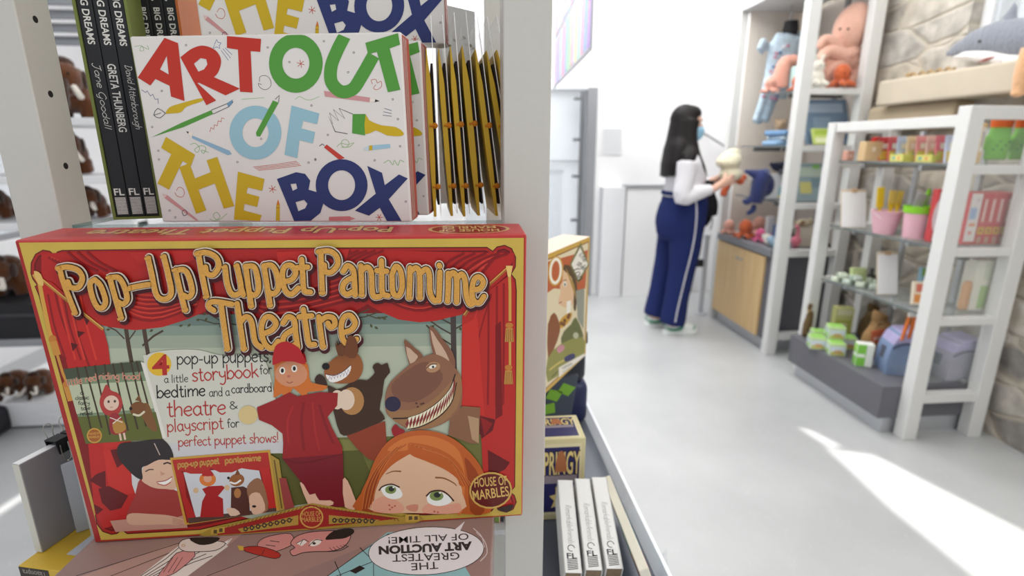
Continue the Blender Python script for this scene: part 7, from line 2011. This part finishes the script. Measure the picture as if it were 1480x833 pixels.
def small_octo(label, px, py, Y, z, r, m_, group):
    q = P(px, py, Y=Y)
    t = thing('octopus_plush', label, 'plush toy', (q.x, Y, z), (0, 0, RN.uniform(-1, 1)), group)
    k = MB(); k.ell((0, 0, r * 1.55), (r, r * .95, r * 1.15), m_, n=16, k=11); k.build('head', t, smooth=True)
    for i in range(6):
        a = i * math.pi / 3
        k = MB(); k.tube([(r * .5 * math.cos(a), r * .5 * math.sin(a), r * .7), (r * 1.1 * math.cos(a), r * 1.1 * math.sin(a), r * .42), (r * 1.5 * math.cos(a + .3), r * 1.5 * math.sin(a + .3), r * .24)], [r * .34, r * .28, r * .2], m_, 10, smooth=3); k.build('tentacle', t, smooth=True)
    for s_ in (-.35, .35):
        k = MB(); k.ell((r * s_, -r * .9, r * 1.5), r * .09, C_DARK, n=8, k=6); k.build('eye', t, smooth=True)
    return t
RUST = plush('rust', (196, 98, 60), .2); PINKP = plush('rose', (222, 164, 146), .15); WHP = plush('white', (232, 228, 216), .06); PINK2 = plush('hot_pink', (226, 104, 150), .12)
small_octo('rust orange octopus plush beneath the big pink octopus', 1214, 130, 3.165, ZT, .050, RUST, 'small plush octopuses on the tall unit')
small_octo('small rust octopus plush beside the pale green blanket', 1152, 126, 3.385, ZT, .036, RUST, 'small plush octopuses on the tall unit')
small_octo('small pink octopus plush at the shelf edge, before the blue sleepsuit', 1112, 138, 3.50, ZT, .038, PINKP, 'small plush octopuses on the tall unit')
wb = thing('bunny_plush', 'white bunny plush sitting left of the rust octopus', 'plush toy', tuple(Vector((P(1180, 120, Y=3.185).x, 3.185, ZT))))
k = MB(); k.ell((0, 0, .05), (.042, .04, .052), WHP, n=14, k=10); k.ell((0, -.005, .115), (.034, .033, .034), WHP, n=14, k=10)
for s_ in (-1, 1):
    k.tube([(s_ * .012, 0, .14), (s_ * .02, .004, .17), (s_ * .034, .0, .185)], [.010, .012, .006], WHP, 8, smooth=3); k.tube([(s_ * .02, -.02, .03), (s_ * .026, -.05, .018), (s_ * .024, -.07, .016)], [.018, .016, .014], WHP, 8)
remeshed(k, .006, 'plush_body', wb, 3); seat(wb, ZT)
for s_ in (-.012, .012):
    k = MB(); k.ell((s_, -.037, .12), .004, C_DARK, n=8, k=6); k.build('eye', wb, smooth=True)
fl_ = thing('pink_plush', 'tall pink plush tucked behind the pale green blanket on the highest shelf', 'plush toy', (P(1130, 110, Y=3.575).x, 3.575, ZT))
k = MB(); k.tube([(0, 0, .04), (-.005, 0, .12), (.01, 0, .19), (.05, 0, .215)], [.052, .05, .045, .036], PINKP, 14, smooth=4); k.ell((.06, -.005, .21), (.046, .04, .038), PINKP); remeshed(k, .008, 'plush_body', fl_, 3)
k = MB(); k.tube([(.10, -.01, .205), (.125, -.012, .196), (.13, -.012, .18)], [.014, .010, .004], plush('beak', (90, 70, 66)), 8); k.build('beak', fl_, smooth=True)
bl_ = thing('baby_blanket', 'pale green and blue folded blanket standing on the highest glass shelf', 'blanket', (P(1156, 118, Y=3.49).x, 3.49, ZT))
k = MB(); k.rbox(-.055, .06, -.03, .03, 0, .165, mat('mint_cloth', (188, 216, 210), .9, var=.1, scale=20, bump=.3), .014, 3); k.build('folded_cloth', bl_, smooth=True)
k = MB(); k.rbox(-.056, .061, -.031, .031, .04, .07, mat('blue_band_cloth', (160, 196, 222), .9), .01, 2); k.build('blue_band', bl_)
card('gift_card_box', 'pale blue and white box behind the big octopus on the highest shelf', 'box', (P(1242, 128, Y=3.42).x, 3.42, ZT), .11, .20, .05, ink((206, 220, 236)), 0, 0, None, (('f', .1, .9, .1, .4, (110, 150, 206)), ('f', .1, .9, .55, .9, (232, 236, 240))))
# ---- second shelf: picture books on stands, folded clothes
def leaning_book(label, pa, pb_, pc, Y, z, c_, prints, dy=.10):
    a, b = P(*pa, Y=Y), P(*pb_, Y=Y)
    w = b.x - a.x; h = P(*pc, Y=Y + dy).z - z
    t = thing('picture_book', label, 'book', ((a.x + b.x) / 2, Y, z), (-math.atan2(dy, h), 0, math.radians(-4)), 'picture books propped on the tall unit')
    H = math.hypot(h, dy)
    k = MB(); k.rbox(-w / 2, w / 2, 0, .012, 0, H, c_, .001, 1); k.build('cover', t)
    k = MB(); k.box(-w / 2 + .003, w / 2 - .002, .002, .010, .0005, H - .003, mat('book_paper', (232, 230, 222), .8)); k.build('pages', t)
    k = MB()
    for i, (u0, u1, v0, v1, col) in enumerate(prints):
        k.box(-w / 2 + w * u0, -w / 2 + w * u1, -.0004 - .0002 * i, 0, H * v0, H * v1, ink(col))
    k.build('printed_cover', t)
    k = MB(); k.tube([(-w * .3, .014, .03), (-w * .3, .018, H * .5)], .003, M_BR, 6); k.tube([(w * .3, .014, .03), (w * .3, .018, H * .5)], .003, M_BR, 6); k.tube([(-w * .3, .018, H * .5), (w * .3, .018, H * .5)], .003, M_BR, 6); k.build('wire_stand', t)
    t.location.z += .009
BGB = mat('slate_blue_cover', (112, 134, 156), .4, var=.2, scale=14)
leaning_book('slate blue picture book propped on the shelf under the big octopus', (1166, 216), (1228, 212), (1232, 146), 3.25, 1.3362, BGB, ((.1, .9, .7, .9, (160, 178, 196)), (.2, .6, .3, .6, (134, 154, 172)), (.55, .9, .1, .3, (90, 112, 138))), .12)
leaning_book('lime green picture book propped in front of the slate blue one', (1176, 218), (1206, 216), (1208, 188), 3.185, 1.3362, mat('lime_cover', (196, 214, 120), .45, var=.06), ((.1, .9, .1, .4, (226, 232, 190)), (.1, .9, .6, .9, (170, 196, 80))), .05)
for i, (px, py, z_, cc, lb) in enumerate(((1124, 218, 0, (150, 184, 216), 'folded blue cloth at the bottom of the pile above the navy whale'), (1130, 214, .034, (196, 214, 226), 'pale folded cloth in the middle of the pile above the navy whale'), (1126, 206, .066, (126, 164, 204), 'folded blue cloth on top of the pile above the navy whale'))):
    t = thing('folded_garment', lb, 'garment', (P(px, py, Y=3.55).x, 3.55 - .01 * i, 1.3362 + z_), (0, 0, .15 * i), 'folded clothes on the tall unit')
    k = MB(); k.rbox(-.075, .075, -.085, .085, 0, .032, mat('folded_cloth%d' % i, cc, .9, var=.2, scale=24, bump=.4), .013, 3); k.build('folded_cloth', t, smooth=True)
    k = MB(); k.rbox(-.06, .06, -.0865, -.08, .012, .02, mat('cloth_fold%d' % i, tuple(int(v * .92) for v in cc), .9), .002, 1); k.build('hem', t)
t = thing('tan_plush', 'little tan plush head resting behind the folded clothes', 'plush toy', (P(1126, 190, Y=3.72).x, 3.72, 1.3362)); TANP = plush('tan', (206, 178, 146), .15)
k = MB(); k.ell((0, 0, .06), (.05, .045, .06), TANP); k.ell((0, -.01, .14), (.04, .038, .038), TANP); k.ell((-.03, 0, .17), .016, TANP); k.ell((.03, 0, .17), .016, TANP); remeshed(k, .007, 'plush_body', t, 3)
k = MB(); k.ell((-.012, -.046, .148), .004, C_DARK, n=8, k=5); k.ell((.012, -.046, .148), .004, C_DARK, n=8, k=5); k.build('eyes', t)
# ---- third shelf
ZM = .9862
NVP = plush('navy', (44, 52, 96), .2); NVD = plush('dark_navy', (30, 33, 54), .2)
wh = thing('whale_plush', 'navy blue whale plush hanging over the edge of the middle shelf', 'plush toy', tuple(P(1098, 275, Y=3.40)))
k = MB(); W_ = lambda a, b: P(a, b, Y=3.40)
k.tube([W_(1108, 252), W_(1100, 262), W_(1096, 278), W_(1092, 294)], [.062, .07, .066, .05], NVP, 14, .8, smooth=4); k.tube([W_(1110, 252), W_(1092, 252), W_(1076, 247)], [.045, .034, .014], NVP, 12, .8, smooth=3); k.ell(W_(1108, 268), (.05, .05, .075), NVP)
remeshed(k, .008, 'plush_body', wh, 4, world=True)
k = MB(); k.tube([W_(1088, 284), W_(1080, 292), W_(1074, 290)], [.020, .022, .012], NVP, 10, smooth=3); k.build('flipper', wh, smooth=True, world=True)
k = MB(); k.tube([W_(1090, 296), W_(1088, 304), W_(1080, 309)], [.016, .02, .014], NVP, 10, smooth=3); k.build('flipper', wh, smooth=True, world=True)
k = MB(); k.tube([W_(1078, 250), W_(1086, 258), W_(1096, 258)], [.006, .01, .006], WHP, 8); k.build('white_belly', wh, smooth=True, world=True)
w2 = thing('whale_plush', 'darker navy whale plush lying on the white box', 'plush toy', tuple(P(1126, 246, Y=3.52)))
k = MB(); k.tube([P(1113, 241, Y=3.52), P(1122, 245, Y=3.52), P(1134, 246, Y=3.52), P(1142, 244, Y=3.52)], [.016, .036, .046, .03], NVD, 12, .8, smooth=4); k.build('plush_body', w2, smooth=True, world=True)
for s_ in (-1, 1):
    k = MB(); q = P(1128, 250, Y=3.50); k.tube([q, q + Vector((s_ * .02, -.03, -.014)), q + Vector((s_ * .03, -.045, -.018))], [.012, .013, .006], NVD, 8); k.build('flipper', w2, smooth=True, world=True)
q0, q1 = P(1106, 298, Y=3.50), P(1142, 252, Y=3.50)
seat(w2, q1.z)
card('white_box', 'white box with turquoise pattern standing beside the navy whale', 'box', ((q0.x + q1.x) / 2, 3.52, ZM), q1.x - q0.x, q1.z - ZM, .07, mat('white_gloss_card', (230, 232, 234), .4), -3, 0, None, (('f', .5, .95, .1, .5, (160, 210, 216)), ('f', .55, .85, .2, .4, (110, 190, 204)), ('f', .5, .8, .05, .15, (222, 214, 140))))
leaning_book('grey blue picture book propped on the middle shelf of the tall unit', (1150, 304), (1196, 300), (1200, 238), 3.22, ZM, mat('grey_blue_cover', (142, 160, 164), .4, var=.2, scale=18), ((.1, .9, .65, .9, (176, 190, 176)), (.15, .5, .2, .5, (196, 190, 120)), (.5, .85, .35, .6, (120, 142, 150)), (.6, .8, .86, .96, (130, 190, 100))), .10)
# ---- worktop
ZW = .6925
small_octo('pink octopus plush at the far corner of the grey worktop', 1053, 336, 3.84, ZW, .040, PINKP, 'small plush octopuses on the tall unit')
small_octo('orange octopus plush on the grey worktop, in front of the pile', 1076, 344, 3.64, ZW, .050, RUST, 'small plush octopuses on the tall unit')
small_octo('rose octopus plush stacked behind the orange one on the worktop', 1096, 336, 3.79, ZW, .050, PINKP, 'small plush octopuses on the tall unit')
small_octo('hot pink octopus plush at the front edge of the worktop', 1098, 350, 3.49, ZW, .034, PINK2, 'small plush octopuses on the tall unit')
card('card_box', 'tall white card box standing among the plush toys on the worktop', 'box', at(1110, 346, 3.62, ZW), .05, .155, .05, mat('white_gloss_card2', (232, 230, 232), .4), -10, 0, None, (('f', .1, .9, .05, .25, (226, 150, 190)),))
card('blue_box', 'small blue and orange box beside the tall white card box', 'box', at(1124, 344, 3.56, ZW), .06, .10, .05, ink((84, 128, 190)), -10, 0, None, (('f', .1, .9, .6, .95, (60, 64, 120)), ('f', .2, .6, .15, .5, (206, 110, 80))))
for i, (px, Y, cc, lb) in enumerate(((1113, 3.36, (226, 220, 208), 'cream plush lying at the front edge of the worktop'), (1122, 3.26, (150, 176, 196), 'blue grey plush lying beside the cream one at the worktop edge'), (1134, 3.42, (222, 222, 222), 'white plush sitting behind the blue grey one on the worktop'))):
    t = thing('seal_plush', lb, 'plush toy', (P(px, 354, Y=Y).x, Y, ZW), (0, 0, 2.2 + .5 * i), 'small seal plushes on the worktop')
    m_ = plush('seal%d' % i, cc, .12)
    k = MB(); k.tube([(-.04, 0, .012), (-.02, 0, .026), (.014, 0, .034), (.034, 0, .04)], [.010, .026, .034, .028], m_, 12, smooth=3); k.ell((.034, 0, .05), (.028, .026, .026), m_); k.tube([(.01, .02, .02), (.01, .044, .012)], [.012, .007], m_, 8); k.tube([(.01, -.02, .02), (.01, -.044, .012)], [.012, .007], m_, 8); remeshed(k, .006, 'plush_body', t, 3)
    k = MB(); k.ell((.058, .010, .056), .004, C_DARK, n=8, k=5); k.ell((.058, -.010, .056), .004, C_DARK, n=8, k=5); k.build('eyes', t)
bx = card('beige_box', 'beige open box behind the white frame at the near end of the worktop', 'box', at(1162, 354, 3.28, ZW), .10, .13, .06, mat('beige_board', (216, 204, 186), .7), 0, 0, None, (('f', .06, .94, .06, .94, (226, 216, 200)),))
t = thing('flamingo_plush', 'pink flamingo plush leaning against the beige box', 'plush toy', (P(1150, 352, Y=3.215).x, 3.215, ZW)); PKP = plush('flamingo', (230, 130, 150), .12)
k = MB(); k.ell((0, 0, .05), (.034, .03, .034), PKP); k.tube([(0, 0, .07), (.008, 0, .11), (0, 0, .14), (-.016, 0, .145)], [.014, .011, .012, .014], PKP, 10, smooth=3); k.tube([(.01, 0, .03), (.014, 0, .0)], .008, PKP, 8); k.tube([(-.01, 0, .03), (-.012, 0, .0)], .008, PKP, 8); remeshed(k, .005, 'plush_body', t, 3)
k = MB(); k.tube([(-.026, 0, .144), (-.04, 0, .136), (-.042, 0, .126)], [.008, .006, .002], WHP, 8); k.build('beak', t, smooth=True)
t = thing('toucan_plush', 'cream and tan plush lying on top of the beige box', 'plush toy', (P(1160, 322, Y=3.29).x, 3.29, ZW + .1305), (0, 0, .2))
k = MB(); k.tube([(-.05, 0, .02), (0, 0, .026), (.05, 0, .022)], [.016, .026, .018], plush('cream2', (222, 208, 178), .12), 12, smooth=3); k.ell((.055, 0, .03), .022, MATS['plush_cream2']); k.build('plush_body', t, smooth=True)
k = MB(); k.tube([(.07, 0, .03), (.095, 0, .026)], [.010, .004], plush('tan2', (150, 110, 70), .1), 8); k.build('beak', t, smooth=True)
k = MB(); k.tube([(-.02, -.02, .03), (-.05, -.035, .02)], [.014, .005], MATS['plush_tan2'], 8); k.build('wing', t, smooth=True)

# ================================================================== ledge on the stone wall with the shark
LZ1, LZ0 = P(1400, 100, X=2.36).z, P(1400, 142, X=2.36).z
lg = MB(); lg.rbox(2.30, X1 + .02, 1.25, 2.95, LZ0, LZ1, mat('sandstone_ledge', (198, 187, 168), .85, var=.1, scale=7, bump=.3), .012, 2)
struct(lg.build('trim_2'))
lg = MB(); lg.rbox(2.36, X1 + .02, 2.50, 3.08, LZ0 - .13, LZ0, mat('sandstone_corbel', (190, 174, 148), .9, var=.2, scale=9, bump=.5), .02, 2)
struct(lg.build('trim_3'))
GRY, GRD = plush('shark_grey', (132, 136, 146), .08), plush('shark_belly', (232, 228, 224), .04)
shk = thing('shark_plush', 'big grey shark plush lying on the stone ledge under the bright window', 'plush toy', tuple(P(1430, 70, X=2.36)))
S3 = lambda a, b, x=2.37: P(a, b, X=x)
k = MB(); k.tube([S3(1369, 78), S3(1385, 71), S3(1410, 62), S3(1440, 56), S3(1480, 56), S3(1530, 62), S3(1570, 66)], [.012, .034, .058, .074, .082, .066, .03], GRY, 18, [.5, .55, .62, .66, .7, .7, .7], side=(0, 0, 1), smooth=4); k.build('back', shk, smooth=True, world=True)
k = MB(); k.tube([S3(1380, 82), S3(1405, 80), S3(1435, 82), S3(1480, 88), S3(1540, 82)], [.008, .026, .034, .034, .02], GRD, 14, [1.1, 1.4, 1.4, 1.4, 1.2], side=(0, 0, 1), smooth=4); k.build('white_belly', shk, smooth=True, world=True)
k = MB(); k.tube([S3(1414, 90, 2.325), S3(1426, 86, 2.322), S3(1438, 82, 2.325)], [.003, .007, .003], mat('mouth_red', (150, 84, 80), .8), 8, smooth=3); k.build('mouth', shk, smooth=True, world=True)
k = MB(); k.ell(S3(1416, 60, 2.325), (.006, .008, .006), C_DARK, n=10, k=7); k.build('eye', shk, smooth=True, world=True)
fp = [S3(1438, 45), S3(1452, 28), S3(1465, 4), S3(1467, 22), S3(1472, 44)]
k = MB(); k.tube([(S3(1455, 46)), S3(1458, 30), S3(1464, 14), S3(1466, 4)], [.058, .036, .018, .004], GRY, 14, .38, side=(0, 1, 0), smooth=4); k.build('dorsal_fin', shk, smooth=True, world=True)
k = MB(); k.tube([S3(1462, 84), S3(1450, 96, 2.33), S3(1444, 100, 2.31)], [.03, .022, .006], GRY, 12, .4, smooth=3); k.build('side_fin', shk, smooth=True, world=True)
rp = thing('rope_coil', 'short length of tan twine lying on the stone ledge before the shark', 'rope', tuple(S3(1340, 98, 2.35)))
k = MB(); pr = []
for i in range(30):
    u_ = i / 29; pr.append(Vector((2.35, P(1318 + 62 * u_, 100, X=2.35).y, LZ1 + .012 + .010 * math.sin(i * 1.1))))
k.tube(pr, .007, mat('tan_twine', (176, 150, 112), .95, var=.2, scale=200, bump=.5), 8); k.build('twine', rp, smooth=True, world=True)
k = MB(); k.ell(pr[0] + Vector((0, .012, .002)), (.016, .018, .014), MATS['tan_twine']); k.build('knot', rp, smooth=True, world=True)
pa = thing('peach_plush', 'peach coloured plush limb hanging over the ledge at the right picture edge', 'plush toy', tuple(S3(1478, 110, 2.27)))
k = MB(); k.tube([S3(1490, 70, 2.27), S3(1482, 90, 2.265), S3(1476, 112, 2.265), S3(1472, 132, 2.27)], [.03, .028, .026, .022], plush('peach', (226, 178, 136), .12), 12, smooth=3); k.build('limb', pa, smooth=True, world=True)
k = MB(); k.ell(S3(1471, 134, 2.27), (.024, .024, .018), MATS['plush_peach']); k.build('paw', pa, smooth=True, world=True)
# ================================================================== plush shelves by the left windows
LYF = 2.35
M_LW = mat('left_shelf_white', (232, 233, 235), .5, var=.02)
def zat(py, px=60, Y=LYF): return P(px, py, Y=Y).z
zS = [zat(170, 125), zat(255, 140), zat(322, 150), zat(492, 40), .10]
XL0 = P(-210, 400, Y=LYF).x; XL1 = P(190, 300, Y=LYF).x
lu = thing('plush_display', 'white stepped display of shelves for brown plush toys by the left windows', 'shelf unit', (0, 0, 0))
XU = P(112, 250, Y=LYF).x - .40
for z, mm in ((zS[0], M_LW), (zS[1], M_LW), (zS[2], M_LW), (zS[3], mat('grey_shelf_board', (146, 148, 152), .5))):
    k = MB(); k.rbox(XL0, XL1, LYF, LYF + .36, z - .03, z, mm, .003, 1); k.build('shelf_board', lu)
for x in (XL0, XL1 - .03):
    k = MB(); k.rbox(x, x + .03, LYF + .02, LYF + .10, 0, zS[0] + .25, M_LW, .003, 1); k.build('side_panel', lu)
k = MB(); k.rbox(XL0, XL1, LYF + .02, LYF + .34, zS[3], zS[3] + .16, mat('black_crate', (34, 34, 38), .6), .004, 1)
bc = k.build('black_drawer', lu)
k = MB(); k.rbox(XL0 + .2, XL1 - .2, LYF + .014, LYF + .02, zS[3] + .10, zS[3] + .115, mat('crate_handle', (60, 60, 66), .4), .002, 1); k.build('drawer_pull', bc)
# grey louvre over the window behind
lv = thing('window_louvre', 'grey slatted louvre over the left window, above the plush shelves', 'blind', (0, 0, 0))
for i, (py0, py1) in enumerate(((-14, 6), (10, 26), (30, 45), (49, 64))):
    za, zb = zat(py0, 95, 3.2), zat(py1, 95, 3.2)
    x0_, x1_ = P(40, 30, Y=3.2).x, P(240, 30, Y=3.2).x
    k = MB(); k.add([(x0_, 3.2, zb), (x1_, 3.2, zb), (x1_, 3.26, za), (x0_, 3.26, za), (x0_, 3.205, zb - .006), (x1_, 3.205, zb - .006), (x1_, 3.265, za - .006), (x0_, 3.265, za - .006)], [(0, 1, 2, 3), (4, 5, 6, 7), (0, 1, 5, 4), (2, 3, 7, 6), (0, 3, 7, 4), (1, 2, 6, 5)], mat('louvre_grey', (150, 153, 158), .5)); k.build('slat', lv)
for xx in (P(60, 30, Y=3.2).x, P(200, 30, Y=3.2).x):
    k = MB(); k.tube([(xx, 3.23, zat(66, 95, 3.2)), (xx, 3.23, ZC)], .004, M_GREY, 6); k.build('cord', lv)
# the brown long-haired plush animals with white tusks
BRN1, BRN2, TUSK = plush('mammoth_brown', (94, 56, 32), .45), plush('mammoth_dark', (60, 38, 26), .35), mat('tusk_white', (236, 230, 218), .5)
def make_mammoth():
    t = thing('mammoth_plush', 'x', 'plush toy', (0, 0, 0), (0, 0, 0), 'brown tusked plush toys')
    k = MB(); k.ell((0, .05, .095), (.075, .105, .075), BRN1, n=16, k=11); k.ell((0, .02, .15), (.06, .07, .045), BRN1, n=14, k=9)
    for sx in (-1, 1):
        for y in (.0, .11):
            k.tube([(sx * .045, y, .07), (sx * .05, y, .0)], [.034, .032], BRN1, 10)
    remeshed(k, .008, 'body', t, 3)
    k = MB(); k.ell((0, -.075, .135), (.058, .056, .062), BRN1, n=16, k=11); k.ell((0, -.065, .185), (.04, .036, .03), BRN2, n=12, k=8); k.build('head', t, smooth=True)
    k = MB(); k.tube([(0, -.12, .125), (0, -.145, .085), (0, -.150, .045), (0, -.170, .022)], [.022, .018, .015, .012], BRN2, 10, smooth=4); k.build('trunk', t, smooth=True)
    for sx in (-1, 1):
        k = MB(); k.tube([(sx * .03, -.115, .105), (sx * .05, -.155, .07), (sx * .052, -.185, .075), (sx * .04, -.20, .10)], [.011, .011, .009, .004], TUSK, 8, smooth=4); k.build('tusk', t, smooth=True)
        k = MB(); k.ell((sx * .062, -.062, .135), (.010, .026, .034), BRN2, n=10, k=7); k.build('ear', t, smooth=True)
        k = MB(); k.ell((sx * .024, -.126, .150), .005, C_DARK, n=8, k=5); k.build('eye', t, smooth=True)
    return t
mm0 = make_mammoth()
spots = [  # photo column of the feet, shelf height, turn, size, label
 (126, zS[0], 25, 1.1, 'brown tusked plush on the highest shelf, beside the left post'),
 (30, zS[0], -10, 1.1, 'brown tusked plush on the highest shelf, mostly hidden by the left post'),
 (122, zS[1], 30, .88, 'brown tusked plush on the second shelf, seen between post and slipcase'),
 (150, zS[2], 20, .66, 'brown tusked plush on the third shelf, beside the olive slipcase'),
 (14, zS[2], 20, .66, 'brown tusked plush left of the post on the third shelf'),
 (32, zS[3] + .16, 14, .92, 'brown tusked plush sitting on the black drawer beside the red box'),
 (-44, zS[3] + .16, 4, .92, 'brown tusked plush on the black drawer at the left picture edge')]
for i, (px, z, a, sc, lb) in enumerate(spots):
    q = P(px, 300, Y=LYF + .16)
    loc = (q.x + (P(px, 300 + (1.3 - z) * 300, Y=LYF + .16).x - q.x), LYF + .16, z + .009 * sc)
    if i == 0:
        mm0.location = loc; mm0.rotation_euler = (0, 0, math.radians(a)); mm0.scale = (sc,) * 3; mm0['label'] = lb; seat(mm0, z, .003)
    else:
        seat(dup(mm0, loc, math.radians(a), lb, scale=sc), z, .003)
# white trays on the floor with two more
ty = P(75, 617, Z=0)
tr1 = thing('white_tray', 'long white tray on the floor below the plush shelves', 'tray', (0, 0, 0))
xa, xb = P(6, 618, Y=ty.y).x, P(96, 618, Y=ty.y).x
zt_ = P(60, 582, Y=ty.y).z
M_TR = mat('white_tray_plastic', (234, 235, 238), .4)
k = MB(); k.rbox(xa, xb + .25, ty.y, ty.y + .30, 0, .012, M_TR, .003, 1); k.build('tray_base', tr1)
for (x0_, x1_, y0_, y1_) in ((xa, xb + .25, ty.y, ty.y + .012), (xa, xb + .25, ty.y + .288, ty.y + .30), (xa, xa + .012, ty.y, ty.y + .30), (xb + .238, xb + .25, ty.y, ty.y + .30)):
    k = MB(); k.rbox(x0_, x1_, y0_, y1_, .0, zt_, M_TR, .003, 1); k.build('tray_wall', tr1)
k = MB(); k.rbox(xa + .012, xb + .238, ty.y + .012, ty.y + .288, zt_ - .03, zt_ - .02, M_TR, .002, 1); k.build('raised_floor', tr1)
for i, (px, lb) in enumerate(((22, 'brown tusked plush standing on the floor tray, left one of two'), (60, 'brown tusked plush standing on the floor tray, right one of two'))):
    q = P(px, 580, Y=ty.y + .12)
    seat(dup(mm0, (q.x, ty.y + .14, zt_ - .012), math.radians(4 + 4 * i), lb, scale=.64), zt_ - .02, .004)
bg = thing('dark_bag', 'dark rounded bag on the floor at the left picture edge', 'bag', (P(-34, 600, Y=ty.y - .1).x, ty.y - .08, 0))
k = MB(); k.rbox(-.11, .06, -.09, .09, .0, .13, mat('dark_fabric', (46, 46, 52), .8, bump=.4), .03, 3); k.build('bag_body', bg, smooth=True)
k = MB(); k.tube([(-.06, -.02, .12), (-.05, -.02, .17), (.0, -.02, .17), (.01, -.02, .12)], .008, MATS['dark_fabric'], 8, smooth=3); k.build('bag_handle', bg, smooth=True)
